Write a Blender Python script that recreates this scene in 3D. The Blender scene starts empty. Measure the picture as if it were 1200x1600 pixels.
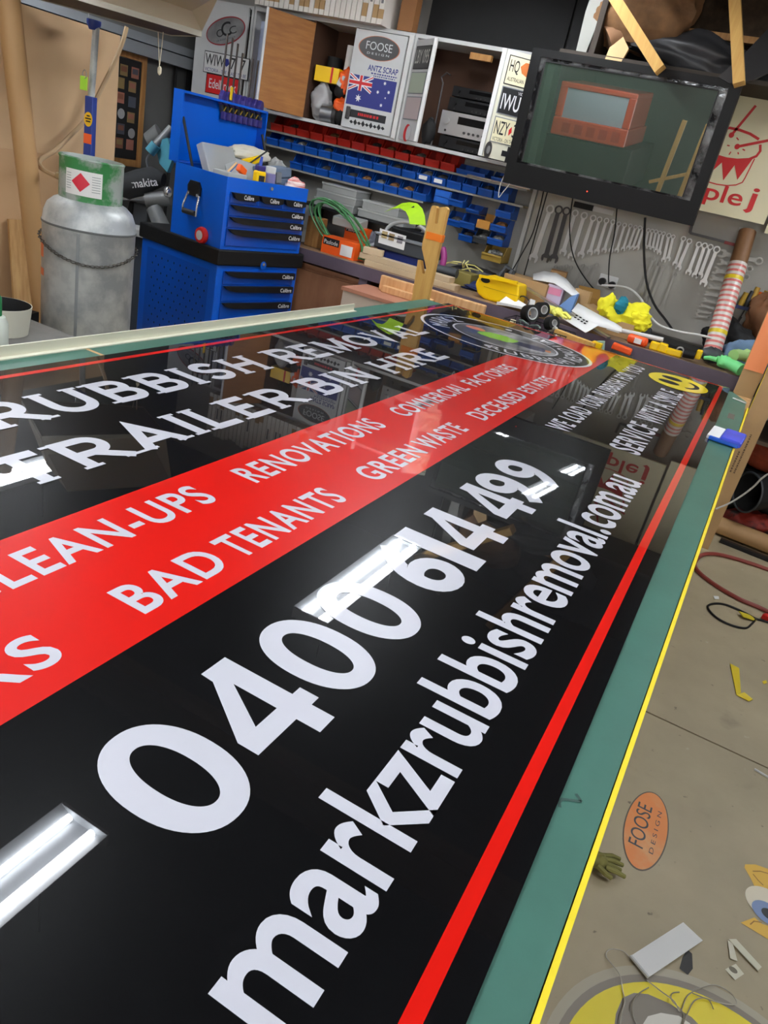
import bpy, math, random
from mathutils import Vector, Matrix

# ------------------------------------------------------------------ camera, world, light, exposure
random.seed(7)
SC = bpy.context.scene
COL = SC.collection
cam_d = bpy.data.cameras.new('camera')
cam_d.sensor_fit = 'VERTICAL'; cam_d.sensor_height = 36.0; cam_d.lens = 26.096
cam_d.clip_start = 0.02
cam = bpy.data.objects.new('camera', cam_d); COL.objects.link(cam)
cam.matrix_world = Matrix(((0.865524, -0.366224, 0.341685, 0.0),
                           (0.456068, 0.294241, -0.839895, 0.0),
                           (0.207052, 0.882781, 0.421696, 1.533),
                           (0, 0, 0, 1)))
SC.camera = cam
SC.view_settings.view_transform = 'Standard'
SC.view_settings.look = 'None'
SC.view_settings.gamma = 1.0
SC.view_settings.use_curve_mapping = False
SC.view_settings.exposure = 0.42
SC.cycles.use_denoising = True
SC.cycles.max_bounces = 8
SC.cycles.caustics_reflective = False
SC.cycles.caustics_refractive = False
W = bpy.data.worlds.new('world'); SC.world = W; W.use_nodes = True
W.node_tree.nodes['Background'].inputs[0].default_value = (0.75, 0.82, 1.0, 1)
W.node_tree.nodes['Background'].inputs[1].default_value = 0.3
LAMP = 76.0            # strength of the fluorescent tubes


def area(name, loc, sx, sy, power, rot=(0, 0, 0), color=(1, 1, 1)):
    d = bpy.data.lights.new(name, 'AREA'); d.shape = 'RECTANGLE'; d.size = sx; d.size_y = sy
    d.energy = power; d.color = color
    o = bpy.data.objects.new(name, d); COL.objects.link(o); o.location = loc; o.rotation_euler = rot
    return o


# added fill light standing in for daylight at the unseen door opening
area('added_door_fill', (1.2, -7.05, 1.4), 3.2, 2.5, 160, (math.radians(90), 0, 0), (1.0, 0.97, 0.92))

# ------------------------------------------------------------------ materials
MATS = {}


def mat(name, col, rough=0.5, metal=0.0, noise=0.0, nscale=12.0, coat=0.0, bump=0.0, bscale=60.0, alpha=1.0,
        trans=0.0, emit=None, estr=0.0, spec=0.5, col2=None, stretch=None, thr=None, crough=0.03):
    if name in MATS:
        return MATS[name]
    m = bpy.data.materials.new(name); m.use_nodes = True
    nt = m.node_tree; b = nt.nodes['Principled BSDF']
    b.inputs['Roughness'].default_value = rough
    b.inputs['Metallic'].default_value = metal
    b.inputs['Specular IOR Level'].default_value = spec
    b.inputs['Coat Weight'].default_value = coat
    b.inputs['Coat Roughness'].default_value = crough
    b.inputs['Alpha'].default_value = alpha
    b.inputs['Transmission Weight'].default_value = trans
    c = (*col, 1)
    b.inputs['Base Color'].default_value = c
    if emit:
        b.inputs['Emission Color'].default_value = (*emit, 1); b.inputs['Emission Strength'].default_value = estr
    tc = None
    if noise or col2 or bump:
        tc = nt.nodes.new('ShaderNodeTexCoord'); mp = nt.nodes.new('ShaderNodeMapping')
        nt.links.new(tc.outputs['Object'], mp.inputs[0])
        if stretch:
            mp.inputs['Scale'].default_value = stretch
    if noise or col2:
        n = nt.nodes.new('ShaderNodeTexNoise'); n.inputs['Scale'].default_value = nscale
        n.inputs['Detail'].default_value = 6; n.inputs['Roughness'].default_value = 0.6
        nt.links.new(mp.outputs[0], n.inputs['Vector'])
        r = nt.nodes.new('ShaderNodeValToRGB')
        lo, hi = thr if thr else (0.3, 0.7)
        r.color_ramp.elements[0].position = lo; r.color_ramp.elements[1].position = hi
        if col2:
            r.color_ramp.elements[0].color = c; r.color_ramp.elements[1].color = (*col2, 1)
        else:
            r.color_ramp.elements[0].color = tuple(max(0, x * (1 - noise)) for x in col) + (1,)
            r.color_ramp.elements[1].color = tuple(min(1, x * (1 + noise)) for x in col) + (1,)
        nt.links.new(n.outputs[0], r.inputs[0]); nt.links.new(r.outputs[0], b.inputs['Base Color'])
    if bump:
        n2 = nt.nodes.new('ShaderNodeTexNoise'); n2.inputs['Scale'].default_value = bscale
        n2.inputs['Detail'].default_value = 4
        nt.links.new(mp.outputs[0], n2.inputs['Vector'])
        bp = nt.nodes.new('ShaderNodeBump'); bp.inputs['Strength'].default_value = bump
        bp.inputs['Distance'].default_value = 0.004
        nt.links.new(n2.outputs[0], bp.inputs['Height']); nt.links.new(bp.outputs[0], b.inputs['Normal'])
    MATS[name] = m
    return m


def srgb(r, g, b):
    f = lambda c: (c / 255) / 12.92 if c <= 10 else (((c / 255) + 0.055) / 1.055) ** 2.4
    return (f(r), f(g), f(b))


def wood(name, a, b, stretch=(14, 14, 1.2), rough=0.6, nscale=3.0):
    return mat(name, a, rough, col2=b, nscale=nscale, stretch=stretch, thr=(0.35, 0.65))


SIGN_BLACK = mat('sign_black', (0.0045, 0.0045, 0.005), 0.32, coat=0.85, crough=0.012, spec=0.03)
SIGN_RED = mat('sign_red', (0.66, 0.008, 0.004), 0.35, coat=1.0, crough=0.012, spec=0.1)
VINYL = mat('white_vinyl', (0.60, 0.60, 0.66), 0.35, coat=0.7, crough=0.02, spec=0.3)
SIGN_YELLOW = mat('sign_yellow', (0.85, 0.68, 0.01), 0.35, coat=0.7)
MAT_GREEN = mat('cutting_mat_green', srgb(56, 102, 88), 0.45, noise=0.12, nscale=5, bump=0.03, bscale=90)
YELLOW_EDGE = mat('yellow_edge', srgb(240, 215, 40), 0.4, noise=0.05, nscale=30)
PLY = wood('plywood', srgb(190, 150, 98), srgb(160, 118, 70))
CONC = mat('concrete', srgb(164, 151, 122), 0.55, noise=0.16, nscale=1.6, bump=0.10, bscale=45)


def concrete_wear(m):
    nt = m.node_tree; b = nt.nodes['Principled BSDF']; src = b.inputs['Base Color'].links[0].from_socket
    tc = nt.nodes.new('ShaderNodeTexCoord')
    for sc_, lo, hi, col, det in ((5.5, .62, .80, srgb(112, 102, 84), 8), (34.0, .70, .76, srgb(84, 76, 62), 3), (21.0, .72, .80, srgb(186, 178, 156), 3)):
        n = nt.nodes.new('ShaderNodeTexNoise'); n.inputs['Scale'].default_value = sc_; n.inputs['Detail'].default_value = det
        nt.links.new(tc.outputs['Object'], n.inputs['Vector'])
        r = nt.nodes.new('ShaderNodeMapRange'); r.inputs['From Min'].default_value = lo; r.inputs['From Max'].default_value = hi
        r.inputs['To Max'].default_value = .75
        nt.links.new(n.outputs[0], r.inputs['Value'])
        mx = nt.nodes.new('ShaderNodeMix'); mx.data_type = 'RGBA'; mx.inputs['B'].default_value = (*col, 1)
        nt.links.new(r.outputs[0], mx.inputs['Factor']); nt.links.new(src, mx.inputs['A']); src = mx.outputs['Result']
    nt.links.new(src, b.inputs['Base Color'])


concrete_wear(CONC)
WALL = mat('wall_paint', srgb(168, 166, 160), 0.6, noise=0.05, nscale=3)
WALLD = mat('dark_wall_paint', srgb(88, 88, 86), 0.7, noise=0.1, nscale=3)
CEIL = mat('dark_ceiling', srgb(20, 18, 16), 0.9, noise=0.3, nscale=4)
TIMBER = wood('rough_timber', srgb(176, 130, 74), srgb(146, 100, 52))
PINE = wood('pine', srgb(222, 178, 128), srgb(204, 152, 100))
YELLOWWOOD = wood('yellow_pine', srgb(214, 172, 96), srgb(200, 152, 78))
CARD = mat('cardboard', srgb(176, 142, 98), 0.75, noise=0.08, nscale=6)
CARD2 = mat('pale_cardboard', srgb(196, 164, 126), 0.75, noise=0.07, nscale=2)
GALV = mat('galvanised_steel', srgb(160, 164, 166), 0.45, metal=0.25, col2=srgb(200, 203, 200), nscale=9, thr=(0.4, 0.62))
STEEL = mat('steel', srgb(176, 178, 180), 0.3, metal=0.9)
CHROME = mat('chrome', srgb(222, 222, 222), 0.22, metal=0.8)
DSTEEL = mat('dark_steel', srgb(72, 70, 70), 0.4, metal=0.6)
BLACK = mat('black_plastic', srgb(22, 22, 23), 0.5, spec=0.3)
BLACKM = mat('black_matt', srgb(10, 10, 11), 0.75, noise=0.2, nscale=20)
RUBBER = mat('black_rubber', srgb(34, 34, 35), 0.6)
BLUE = mat('tool_chest_blue', srgb(0, 88, 198), 0.28, coat=0.4, crough=0.1)
BLUED = mat('tool_chest_drawer_blue', srgb(0, 72, 172), 0.3, coat=0.4, crough=0.1)
BINBLUE = mat('bin_blue', srgb(10, 78, 168), 0.4)
BINRED = mat('bin_red', srgb(190, 38, 24), 0.4)
WHITE = mat('white_paint', srgb(214, 214, 212), 0.5)
PAPER = mat('white_paper', srgb(232, 232, 230), 0.7)
LIGHTGREY = mat('light_grey_paint', srgb(196, 197, 196), 0.5, noise=0.04, nscale=6)
GREY = mat('grey_plastic', srgb(120, 124, 128), 0.5)
DGREY = mat('dark_grey_plastic', srgb(58, 62, 66), 0.5)
CLEAR = mat('clear_plastic', srgb(190, 192, 190), 0.2, alpha=0.55)
RED = mat('red_paint', srgb(200, 30, 24), 0.4)
ORANGE = mat('orange_print', srgb(238, 92, 20), 0.5)
YELLOW = mat('yellow_plastic', srgb(245, 200, 0), 0.35)
CLOTHY = mat('yellow_cloth', srgb(235, 226, 40), 0.85, noise=0.1, nscale=15)
PURPLESTEEL = mat('purple_grey_paint', srgb(92, 80, 92), 0.5, noise=0.1, nscale=8)
BENCHTOP = wood('bench_top', srgb(150, 122, 92), srgb(112, 88, 64), stretch=(1.2, 14, 14))
BROWNWOOD = wood('brown_veneer', srgb(150, 104, 74), srgb(132, 88, 60), stretch=(4, 4, .8))
INKBLACK = mat('black_ink', srgb(20, 20, 24), 0.5)
INKBLUE = mat('blue_ink', srgb(34, 42, 120), 0.5)
INKRED = mat('red_ink', srgb(204, 28, 30), 0.5)
INKWHITE = mat('white_ink', srgb(225, 225, 225), 0.5)
CREAM = mat('cream_paint', srgb(226, 218, 182), 0.5)
PURPLE = mat('purple_plastic', srgb(52, 46, 112), 0.4)
GREENPL = mat('green_plastic', srgb(30, 120, 70), 0.45)


# ------------------------------------------------------------------ mesh helpers
class MB:
    def __init__(s):
        s.v = []; s.f = []; s.m = []; s.k = 0

    def add(s, vs, fs):
        o = len(s.v); s.v += [tuple(map(float, v)) for v in vs]
        for f in fs:
            s.f.append([i + o for i in f]); s.m.append(s.k)
        return s

    def box(s, x0, x1, y0, y1, z0, z1):
        return s.add([(x0, y0, z0), (x1, y0, z0), (x1, y1, z0), (x0, y1, z0), (x0, y0, z1), (x1, y0, z1), (x1, y1, z1), (x0, y1, z1)],
                     [(0, 3, 2, 1), (4, 5, 6, 7), (0, 1, 5, 4), (1, 2, 6, 5), (2, 3, 7, 6), (3, 0, 4, 7)])

    def obox(s, c, size, rz=0.0, rx=0.0, ry=0.0, base=False):
        R = Matrix.Rotation(rz, 3, 'Z') @ Matrix.Rotation(ry, 3, 'Y') @ Matrix.Rotation(rx, 3, 'X')
        hx, hy, hz = [a / 2 for a in size]; vs = []
        z0, z1 = (0, size[2]) if base else (-hz, hz)
        for z in (z0, z1):
            for x, y in ((-hx, -hy), (hx, -hy), (hx, hy), (-hx, hy)):
                vs.append(Vector(c) + R @ Vector((x, y, z)))
        return s.add(vs, [(0, 3, 2, 1), (4, 5, 6, 7), (0, 1, 5, 4), (1, 2, 6, 5), (2, 3, 7, 6), (3, 0, 4, 7)])

    def bar(s, p0, p1, w, h, up=(0, 0, 1)):
        p0 = Vector(p0); p1 = Vector(p1); d = (p1 - p0).normalized(); u = Vector(up)
        if abs(d.dot(u)) > .98:
            u = Vector((0, 1, 0))
        a = d.cross(u).normalized() * (w / 2); b = a.cross(d).normalized() * (h / 2); vs = []
        for p in (p0, p1):
            vs += [p - a - b, p + a - b, p + a + b, p - a + b]
        return s.add(vs, [(0, 3, 2, 1), (4, 5, 6, 7), (0, 1, 5, 4), (1, 2, 6, 5), (2, 3, 7, 6), (3, 0, 4, 7)])

    def tube(s, pts, r, n=8, closed=False, caps=True):
        pts = [Vector(p) for p in pts]; k = len(pts); rs = r if isinstance(r, (list, tuple)) else [r] * k
        vs = []; a = None
        for i, p in enumerate(pts):
            if closed:
                d = pts[(i + 1) % k] - pts[i - 1]
            else:
                d = pts[min(i + 1, k - 1)] - pts[max(i - 1, 0)]
            d.normalize()
            if a is None:
                a = d.cross(Vector((0, 0, 1)))
                if a.length < .05:
                    a = d.cross(Vector((0, 1, 0)))
            a = (a - d * a.dot(d))
            if a.length < 1e-6:
                a = d.orthogonal()
            a.normalize(); b = d.cross(a)
            for j in range(n):
                t = 2 * math.pi * j / n
                vs.append(p + (a * math.cos(t) + b * math.sin(t)) * rs[i])
        fs = []
        for i in range(k if closed else k - 1):
            for j in range(n):
                fs.append((i * n + j, i * n + (j + 1) % n, ((i + 1) % k) * n + (j + 1) % n, ((i + 1) % k) * n + j))
        if caps and not closed:
            fs.append(tuple(range(n - 1, -1, -1))); fs.append(tuple((k - 1) * n + j for j in range(n)))
        return s.add(vs, fs)

    def cyl(s, p0, p1, r, r1=None, n=16):
        return s.tube([p0, p1], [r, r if r1 is None else r1], n)

    def lathe(s, prof, n=24, c=(0, 0, 0), a0=0.0, a1=2 * math.pi):
        full = abs(a1 - a0 - 2 * math.pi) < 1e-6; cols = n if full else n + 1; vs = []
        for r, z in prof:
            for j in range(cols):
                t = a0 + (a1 - a0) * j / n
                vs.append((c[0] + r * math.cos(t), c[1] + r * math.sin(t), c[2] + z))
        fs = []
        for i in range(len(prof) - 1):
            for j in range(n):
                j2 = (j + 1) % cols
                fs.append((i * cols + j, i * cols + j2, (i + 1) * cols + j2, (i + 1) * cols + j))
        return s.add(vs, fs)

    def prism(s, poly, o, ux, uy, thick):
        o = Vector(o); ux = Vector(ux); uy = Vector(uy); nn = ux.cross(uy).normalized() * thick
        k = len(poly); a = [o + ux * p[0] + uy * p[1] for p in poly]
        vs = a + [p + nn for p in a]
        fs = [tuple(range(k - 1, -1, -1)), tuple(range(k, 2 * k))] + [(i, (i + 1) % k, k + (i + 1) % k, k + i) for i in range(k)]
        return s.add(vs, fs)

    def flat(s, poly, o, ux, uy):
        o = Vector(o); ux = Vector(ux); uy = Vector(uy)
        return s.add([o + ux * p[0] + uy * p[1] for p in poly], [tuple(range(len(poly)))])

    def blob(s, c, r, nu=14, nv=9, amp=0.0, seed=0, rz=0.0, flat0=False):
        rnd = random.Random(seed); ph = [rnd.uniform(0, 6.28) for _ in range(9)]
        vs = []; R = Matrix.Rotation(rz, 3, 'Z')
        for i in range(nv + 1):
            th = math.pi * i / nv
            for j in range(nu):
                t = 2 * math.pi * j / nu
                k = 1 + amp * (math.sin(3 * t + ph[0] + 2 * th) * math.sin(2 * th + ph[1]) + .6 * math.sin(5 * t + ph[2] - 3 * th) + .5 * math.sin(4 * th + ph[3] + 2 * t))
                p = Vector((r[0] * k * math.sin(th) * math.cos(t), r[1] * k * math.sin(th) * math.sin(t), r[2] * k * math.cos(th)))
                if flat0 and p.z < -r[2] * .5:
                    p.z = -r[2] * .5
                vs.append(Vector(c) + R @ p)
        fs = [(i * nu + j, (i + 1) * nu + j, (i + 1) * nu + (j + 1) % nu, i * nu + (j + 1) % nu) for i in range(nv) for j in range(nu)]
        return s.add(vs, fs)


def circ(rx, ry=None, n=32, cx=0, cy=0, a0=0.0, a1=2 * math.pi):
    ry = rx if ry is None else ry
    full = abs(a1 - a0 - 2 * math.pi) < 1e-6
    return [(cx + rx * math.cos(a0 + (a1 - a0) * i / n), cy + ry * math.sin(a0 + (a1 - a0) * i / n)) for i in range(n if full else n + 1)]


def ring(mb, o, ux, uy, r0, r1, n=48, cx=0, cy=0, a0=0.0, a1=2 * math.pi, sy=1.0):
    a = circ(r0, r0 * sy, n, cx, cy, a0, a1); b = circ(r1, r1 * sy, n, cx, cy, a0, a1)
    k = len(a); o = Vector(o); ux = Vector(ux); uy = Vector(uy)
    vs = [o + ux * p[0] + uy * p[1] for p in a + b]
    full = abs(a1 - a0 - 2 * math.pi) < 1e-6
    mb.add(vs, [(i, (i + 1) % k, k + (i + 1) % k, k + i) for i in range(k if full else k - 1)])
    return mb


def thick(mb, pts, w, o, ux, uy, closed=False):
    """flat stroke of width w along 2-D points with mitred joints"""
    pts = [Vector((p[0], p[1])) for p in pts]; k = len(pts); L = []; R = []
    for i in range(k):
        if closed:
            d0 = (pts[i] - pts[i - 1]).normalized(); d1 = (pts[(i + 1) % k] - pts[i]).normalized()
        else:
            d0 = (pts[i] - pts[i - 1]).normalized() if i else None
            d1 = (pts[i + 1] - pts[i]).normalized() if i < k - 1 else None
            d0 = d0 or d1; d1 = d1 or d0
        n0 = Vector((-d0.y, d0.x)); n1 = Vector((-d1.y, d1.x)); m = n0 + n1
        if m.length < 1e-4:
            m = n0.copy()
        m.normalize(); c = max(m.dot(n0), .38); m = m * (w / 2 / c)
        L.append(pts[i] + m); R.append(pts[i] - m)
    o = Vector(o); ux = Vector(ux); uy = Vector(uy)
    vs = [o + ux * p.x + uy * p.y for p in L + R]
    mb.add(vs, [(i, k + i, k + (i + 1) % k, (i + 1) % k) for i in range(k if closed else k - 1)])
    return mb


def empty_obj(name, loc=(0, 0, 0), rz=0.0):
    o = bpy.data.objects.new(name, None); COL.objects.link(o); o.location = loc; o.rotation_euler = (0, 0, rz)
    o.empty_display_size = .05
    return o


def tag(o, label, cat, group=None):
    o['label'] = label; o['category'] = cat
    if group:
        o['group'] = group
    return o


def thing(name, label, cat, loc=(0, 0, 0), rz=0.0, group=None):
    return tag(empty_obj(name, loc, rz), label, cat, group)


def mesh_obj(name, mb, m, smooth=False, bevel=0.0):
    me = bpy.data.meshes.new(name); me.from_pydata(mb.v, [], mb.f)
    for x in (m if isinstance(m, (list, tuple)) else [m]):
        me.materials.append(x)
    if len(me.materials) > 1:
        me.polygons.foreach_set('material_index', mb.m)
    if smooth:
        me.polygons.foreach_set('use_smooth', [True] * len(me.polygons))
        try:
            me.set_sharp_from_angle(angle=math.radians(40))
        except Exception:
            pass
    me.update()
    o = bpy.data.objects.new(name, me); COL.objects.link(o)
    if bevel:
        b = o.modifiers.new('bevel', 'BEVEL'); b.width = bevel; b.segments = 2; b.limit_method = 'ANGLE'
    return o


def root_of(o):
    v = Vector((0, 0, 0))
    while o:
        v += o.location; o = o.parent
    return v


def part(name, mb, m, parent, smooth=False, bevel=0.0, world=False, label=None):
    if world:
        d = root_of(parent); mb.v = [(v[0] - d.x, v[1] - d.y, v[2] - d.z) for v in mb.v]
    o = mesh_obj(name, mb, m, smooth, bevel); o.parent = parent
    if label:
        o['label'] = label
    return o


def solo(name, mb, m, label, cat, group=None, smooth=False, bevel=0.0):
    xs = [v[0] for v in mb.v]; ys = [v[1] for v in mb.v]; zs = [v[2] for v in mb.v]
    c = ((min(xs) + max(xs)) / 2, (min(ys) + max(ys)) / 2, min(zs))
    mb.v = [(v[0] - c[0], v[1] - c[1], v[2] - c[2]) for v in mb.v]
    o = mesh_obj(name, mb, m, smooth, bevel); o.location = c
    return tag(o, label, cat, group)


def struct(name, mb, m, parent=None, smooth=False):
    o = mesh_obj(name, mb, m, smooth)
    if parent:
        o.parent = parent
    else:
        o['kind'] = 'structure'
    return o


def copy_tree(o, parent=None):
    c = o.copy(); COL.objects.link(c); c.parent = parent
    for ch in list(o.children):
        copy_tree(ch, c)
    return c


ORD = ['first', 'second', 'third', 'fourth', 'fifth', 'sixth', 'seventh', 'eighth', 'ninth', 'tenth', 'eleventh', 'twelfth',
       'thirteenth', 'fourteenth', 'fifteenth', 'sixteenth', 'seventeenth', 'eighteenth', 'nineteenth', 'twentieth',
       'twenty-first', 'twenty-second', 'twenty-third', 'twenty-fourth', 'twenty-fifth', 'twenty-sixth', 'twenty-seventh',
       'twenty-eighth', 'twenty-ninth', 'thirtieth']

_TXT = {}


def glyphs(txt, off=0.0, res=6, space=1.0):
    """the outline of a word in the built-in font, normalised to its own box"""
    key = (txt, off, space)
    if key not in _TXT:
        c = bpy.data.curves.new('t', 'FONT'); c.body = txt; c.offset = off; c.resolution_u = res; c.space_character = space
        o = bpy.data.objects.new('t', c); COL.objects.link(o)
        me = bpy.data.meshes.new_from_object(o)
        vs = [(v.co.x, v.co.y) for v in me.vertices]; fs = [tuple(p.vertices) for p in me.polygons]
        bpy.data.objects.remove(o); bpy.data.curves.remove(c); bpy.data.meshes.remove(me)
        x0 = min(v[0] for v in vs); x1 = max(v[0] for v in vs); y0 = min(v[1] for v in vs); y1 = max(v[1] for v in vs)
        _TXT[key] = ([((v[0] - x0) / (x1 - x0), (v[1] - y0) / (y1 - y0)) for v in vs], fs)
    return _TXT[key]


def write(mb, txt, o, ux, uy, w, h, off=0.0, space=1.0):
    vs, fs = glyphs(txt, off, space=space); o = Vector(o); ux = Vector(ux).normalized() * w; uy = Vector(uy).normalized() * h
    return mb.add([o + ux * v[0] + uy * v[1] for v in vs], fs)


def lettering(parent, txt, o, ux, uy, w, h, m, off=0.0, world=False, name='lettering', space=1.0):
    return part(name, write(MB(), txt, o, ux, uy, w, h, off, space), m, parent, world=world)


def V3(p, dx=0, dy=0, dz=0):
    return (p[0] + dx, p[1] + dy, p[2] + dz)


# ------------------------------------------------------------------ the room
floor = struct('floor', MB().box(-5.2, 3.6, -7.2, 5.4, -.12, -.012), mat('slab_bed', srgb(40, 38, 34), .9))
for x0, x1, y0, y1 in ((-5.2, 3.6, -7.2, 2.408), (-5.2, 3.6, 2.416, 5.4)):
    s = struct('concrete_slab', MB().box(x0, x1, y0, y1, -.012, 0), CONC, floor)
struct('wall_back', MB().box(-5.2, 3.6, 5.1, 5.22, 0, 3.2), WALL)
struct('wall_left', MB().box(-4.42, -4.3, -7.2, 5.1, 0, 3.2), WALLD)
struct('wall_right', MB().box(3.5, 3.62, -7.2, 5.1, 0, 3.2), WALL)
fw = MB(); fw.box(-5.2, -.5, -7.22, -7.1, 0, 3.2); fw.box(2.9, 3.6, -7.22, -7.1, 0, 3.2); fw.box(-.5, 2.9, -7.22, -7.1, 2.7, 3.2)
struct('wall_front', fw, mat('front_wall_paint', srgb(126, 140, 128), .7))
ceil = struct('ceiling', MB().box(-5.2, 3.6, -7.2, 5.2, 3.0, 3.1), CEIL)
for i, y in enumerate((-5.2, -3.0, -1.2, 0.6, 2.27)):
    part('ceiling_beam', MB().box(-4.3, 3.5, y - .05, y + .05, 2.74, 2.995), wood('old_beam', srgb(104, 82, 54), srgb(80, 60, 38), stretch=(1, 12, 12)), ceil)


# ------------------------------------------------------------------ fluorescent lights
TUBE = mat('lit_tube', (1, 1, 1), .5, emit=(0.93, 0.96, 1.0), estr=LAMP)
REFL = mat('fitting_white', srgb(168, 172, 176), .35)


def fluorescent(x, y0, y1, z, label):
    t = thing('fluorescent_light', label, 'ceiling light', (x, (y0 + y1) / 2, z), 0, 'twin tube ceiling lights')
    L = (y1 - y0) / 2
    b = MB(); b.box(-.045, .045, -L, L, .035, .075)
    for s in (-1, 1):
        b.add([(s * .045, -L, .04), (s * .115, -L, -.005), (s * .115, L, -.005), (s * .045, L, .04)], [(0, 1, 2, 3)])
        b.box(-.11, .11, s * L - .006, s * L + .006, -.005, .06)
    part('reflector', b, REFL, t)
    for s in (-1, 1):
        part('tube', MB().cyl((s * .055, -L + .02, .012), (s * .055, L - .02, .012), .014, n=12), TUBE, t, smooth=True)
        part('hanger', MB().cyl((0, s * L * .7, .07), (0, s * L * .7, 3.0 - z), .004, n=6), DSTEEL, t)
    return t


fluorescent(-1.44, .16, 1.43, 2.6, 'lit twin-tube ceiling light above the near half of the black sign')
fluorescent(-1.55, 3.1, 4.37, 2.6, 'lit twin-tube ceiling light above the far end of the black sign')
fluorescent(-3.85, 2.26, 3.46, 2.6, 'lit twin-tube ceiling light above the blue tool chest')
fluorescent(.95, .3, 1.57, 2.6, 'added twin-tube ceiling light above the open concrete floor, nearer one')  # unseen fitting, added to light the floor on the right
fluorescent(.95, 3.0, 4.37, 2.6, 'added twin-tube ceiling light above the right end of the workbench')  # unseen fitting, added to brighten the right side of the back wall
fluorescent(-1.5, -2.2, -.93, 2.6, 'added twin-tube ceiling light behind the near end of the sign table')  # unseen fitting, added for more light in the rear of the room
fluorescent(-2.9, -3.6, -2.4, 2.6, 'added twin-tube ceiling light over the orange truck')  # added fitting that lights the truck for the screen reflection

# ------------------------------------------------------------------ table with the cutting mat
tab = thing('work_table', 'long work table with a green cutting mat top and a yellow painted edge', 'table', (-.77, 1.7, 0))
part('table_top', MB().add([(-1.62, -.6, .84), (.0425, -.6, .84), (.108, 3.84, .84), (-1.615, 3.86, .84), (-1.62, -.6, .893), (.0425, -.6, .893), (.108, 3.84, .893), (-1.615, 3.86, .893)],
     [(0, 3, 2, 1), (4, 5, 6, 7), (0, 1, 5, 4), (1, 2, 6, 5), (2, 3, 7, 6), (3, 0, 4, 7)]), PLY, tab, world=True)
part('edge_trim', MB().add([(.037, -.6, .893), (.0435, -.6, .893), (.1045, 3.56, .893), (.098, 3.56, .893), (.037, -.6, .9003), (.0435, -.6, .9003), (.1045, 3.56, .9003), (.098, 3.56, .9003)],
     [(0, 3, 2, 1), (4, 5, 6, 7), (0, 1, 5, 4), (1, 2, 6, 5), (2, 3, 7, 6), (3, 0, 4, 7)]), YELLOW_EDGE, tab, world=True)


def matpiece(q):
    k = len(q); return MB().add([(x, y, .893) for x, y in q] + [(x, y, .9) for x, y in q],
                                [tuple(range(k, 2 * k)), tuple(range(k - 1, -1, -1))] + [(i, (i + 1) % k, k + (i + 1) % k, k + i) for i in range(k)])


part('cutting_mat', matpiece([(-1.61, -.58), (.036, -.58), (.092, 3.3), (.088, 3.70), (.02, 3.835), (-1.61, 3.835)]), MAT_GREEN, tab, world=True)
part('joint_strip', MB().add([(-1.61, 1.464, .9005), (-1.50, 1.464, .9005), (-1.50, 1.476, .9005), (-1.61, 1.476, .9005)], [(0, 1, 2, 3)]), PINE, tab, world=True)
for x in (-1.5, -.03):
    for y in (-.4, 1.7, 3.6):
        part('leg', MB().box(x - .035, x + .035, y - .035, y + .035, 0, .84), DSTEEL, tab, world=True)
for x in (-1.5, -.03):
    part('rail', MB().box(x - .03, x + .03, -.4, 3.6, .3, .36), DSTEEL, tab, world=True)
mk = MB()
for q in ([(0.008, 0.726, 0.9), (0.005, 0.733, 0.9), (0.007, 0.741, 0.9), (0.028, 0.753, 0.9)], [(0.028, 0.753, 0.9), (0.019, 0.761, 0.9)]):
    thick(mk, [(p[0], p[1]) for p in q], .004, (0, 0, .9006), (1, 0, 0), (0, 1, 0))
part('pen_mark', mk, mat('pen_mark_ink', srgb(40, 70, 62), .6), tab, world=True)
part('dark_patch', MB().box(.035, .06, 3.22, 3.32, .9, .9012), mat('brown_patch', srgb(92, 84, 76), .7), tab, world=True)
part('strip_end', MB().bar((.03, 3.66, .905), (.088, 3.63, .905), .008, .004), WHITE, tab, world=True)

# the plastic edging strip that lies along the left of the sign
eb = MB()
prof = [(-.045, 0), (.0, 0), (.0, .003), (-.016, .003), (-.016, .030), (-.022, .030), (-.022, .003), (-.045, .003)]
eb.prism([(p[0], p[1]) for p in prof], (-1.565, 2.99, .9001), (1, 0, 0), (0, 0, 1), 3.5)
solo('edging_strip', eb, mat('ivory_plastic', srgb(222, 220, 200), .4), 'long ivory plastic edging strip lying along the left edge of the green mat', 'edging strip')

# ------------------------------------------------------------------ the sign
sign = thing('advertising_sign', 'large glossy black sign board with white lettering and a red band on the table', 'sign', (-.75, 1.8, .9))
ZT = .903
part('board', MB().box(-1.5, .004, -.45, 3.9, .9001, ZT), SIGN_BLACK, sign, world=True)
ZP = ZT + .0003


def sflat(q, z=ZP):
    return MB().add([(x, y, z) for x, y in q], [tuple(range(len(q)))])


part('red_band', sflat([(-.868, -.45), (-.55, -.45), (-.55, 3.9), (-.868, 3.9)]), SIGN_RED, sign, world=True)
part('red_stripe', sflat([(-1.469, -.45), (-1.452, -.45), (-1.452, 3.868), (-1.469, 3.868)]), SIGN_RED, sign, world=True)
part('red_stripe', sflat([(-.045, -.45), (-.027, -.45), (-.027, 3.868), (-.045, 3.868)]), SIGN_RED, sign, world=True)
part('red_stripe', sflat([(-1.469, 3.868), (-.027, 3.868), (-.027, 3.886), (-1.469, 3.886)]), SIGN_RED, sign, world=True)
SX = (0, 1, 0); SY = (-1, 0, 0)
ZL = ZP + .0003


def sgn(txt, y0, y1, xb, xt, off):
    lettering(sign, txt, (xb, y0, ZL), SX, SY, y1 - y0, xb - xt, VINYL, off, world=True, space=1.14 if txt.isupper() else 1.0)


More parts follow.
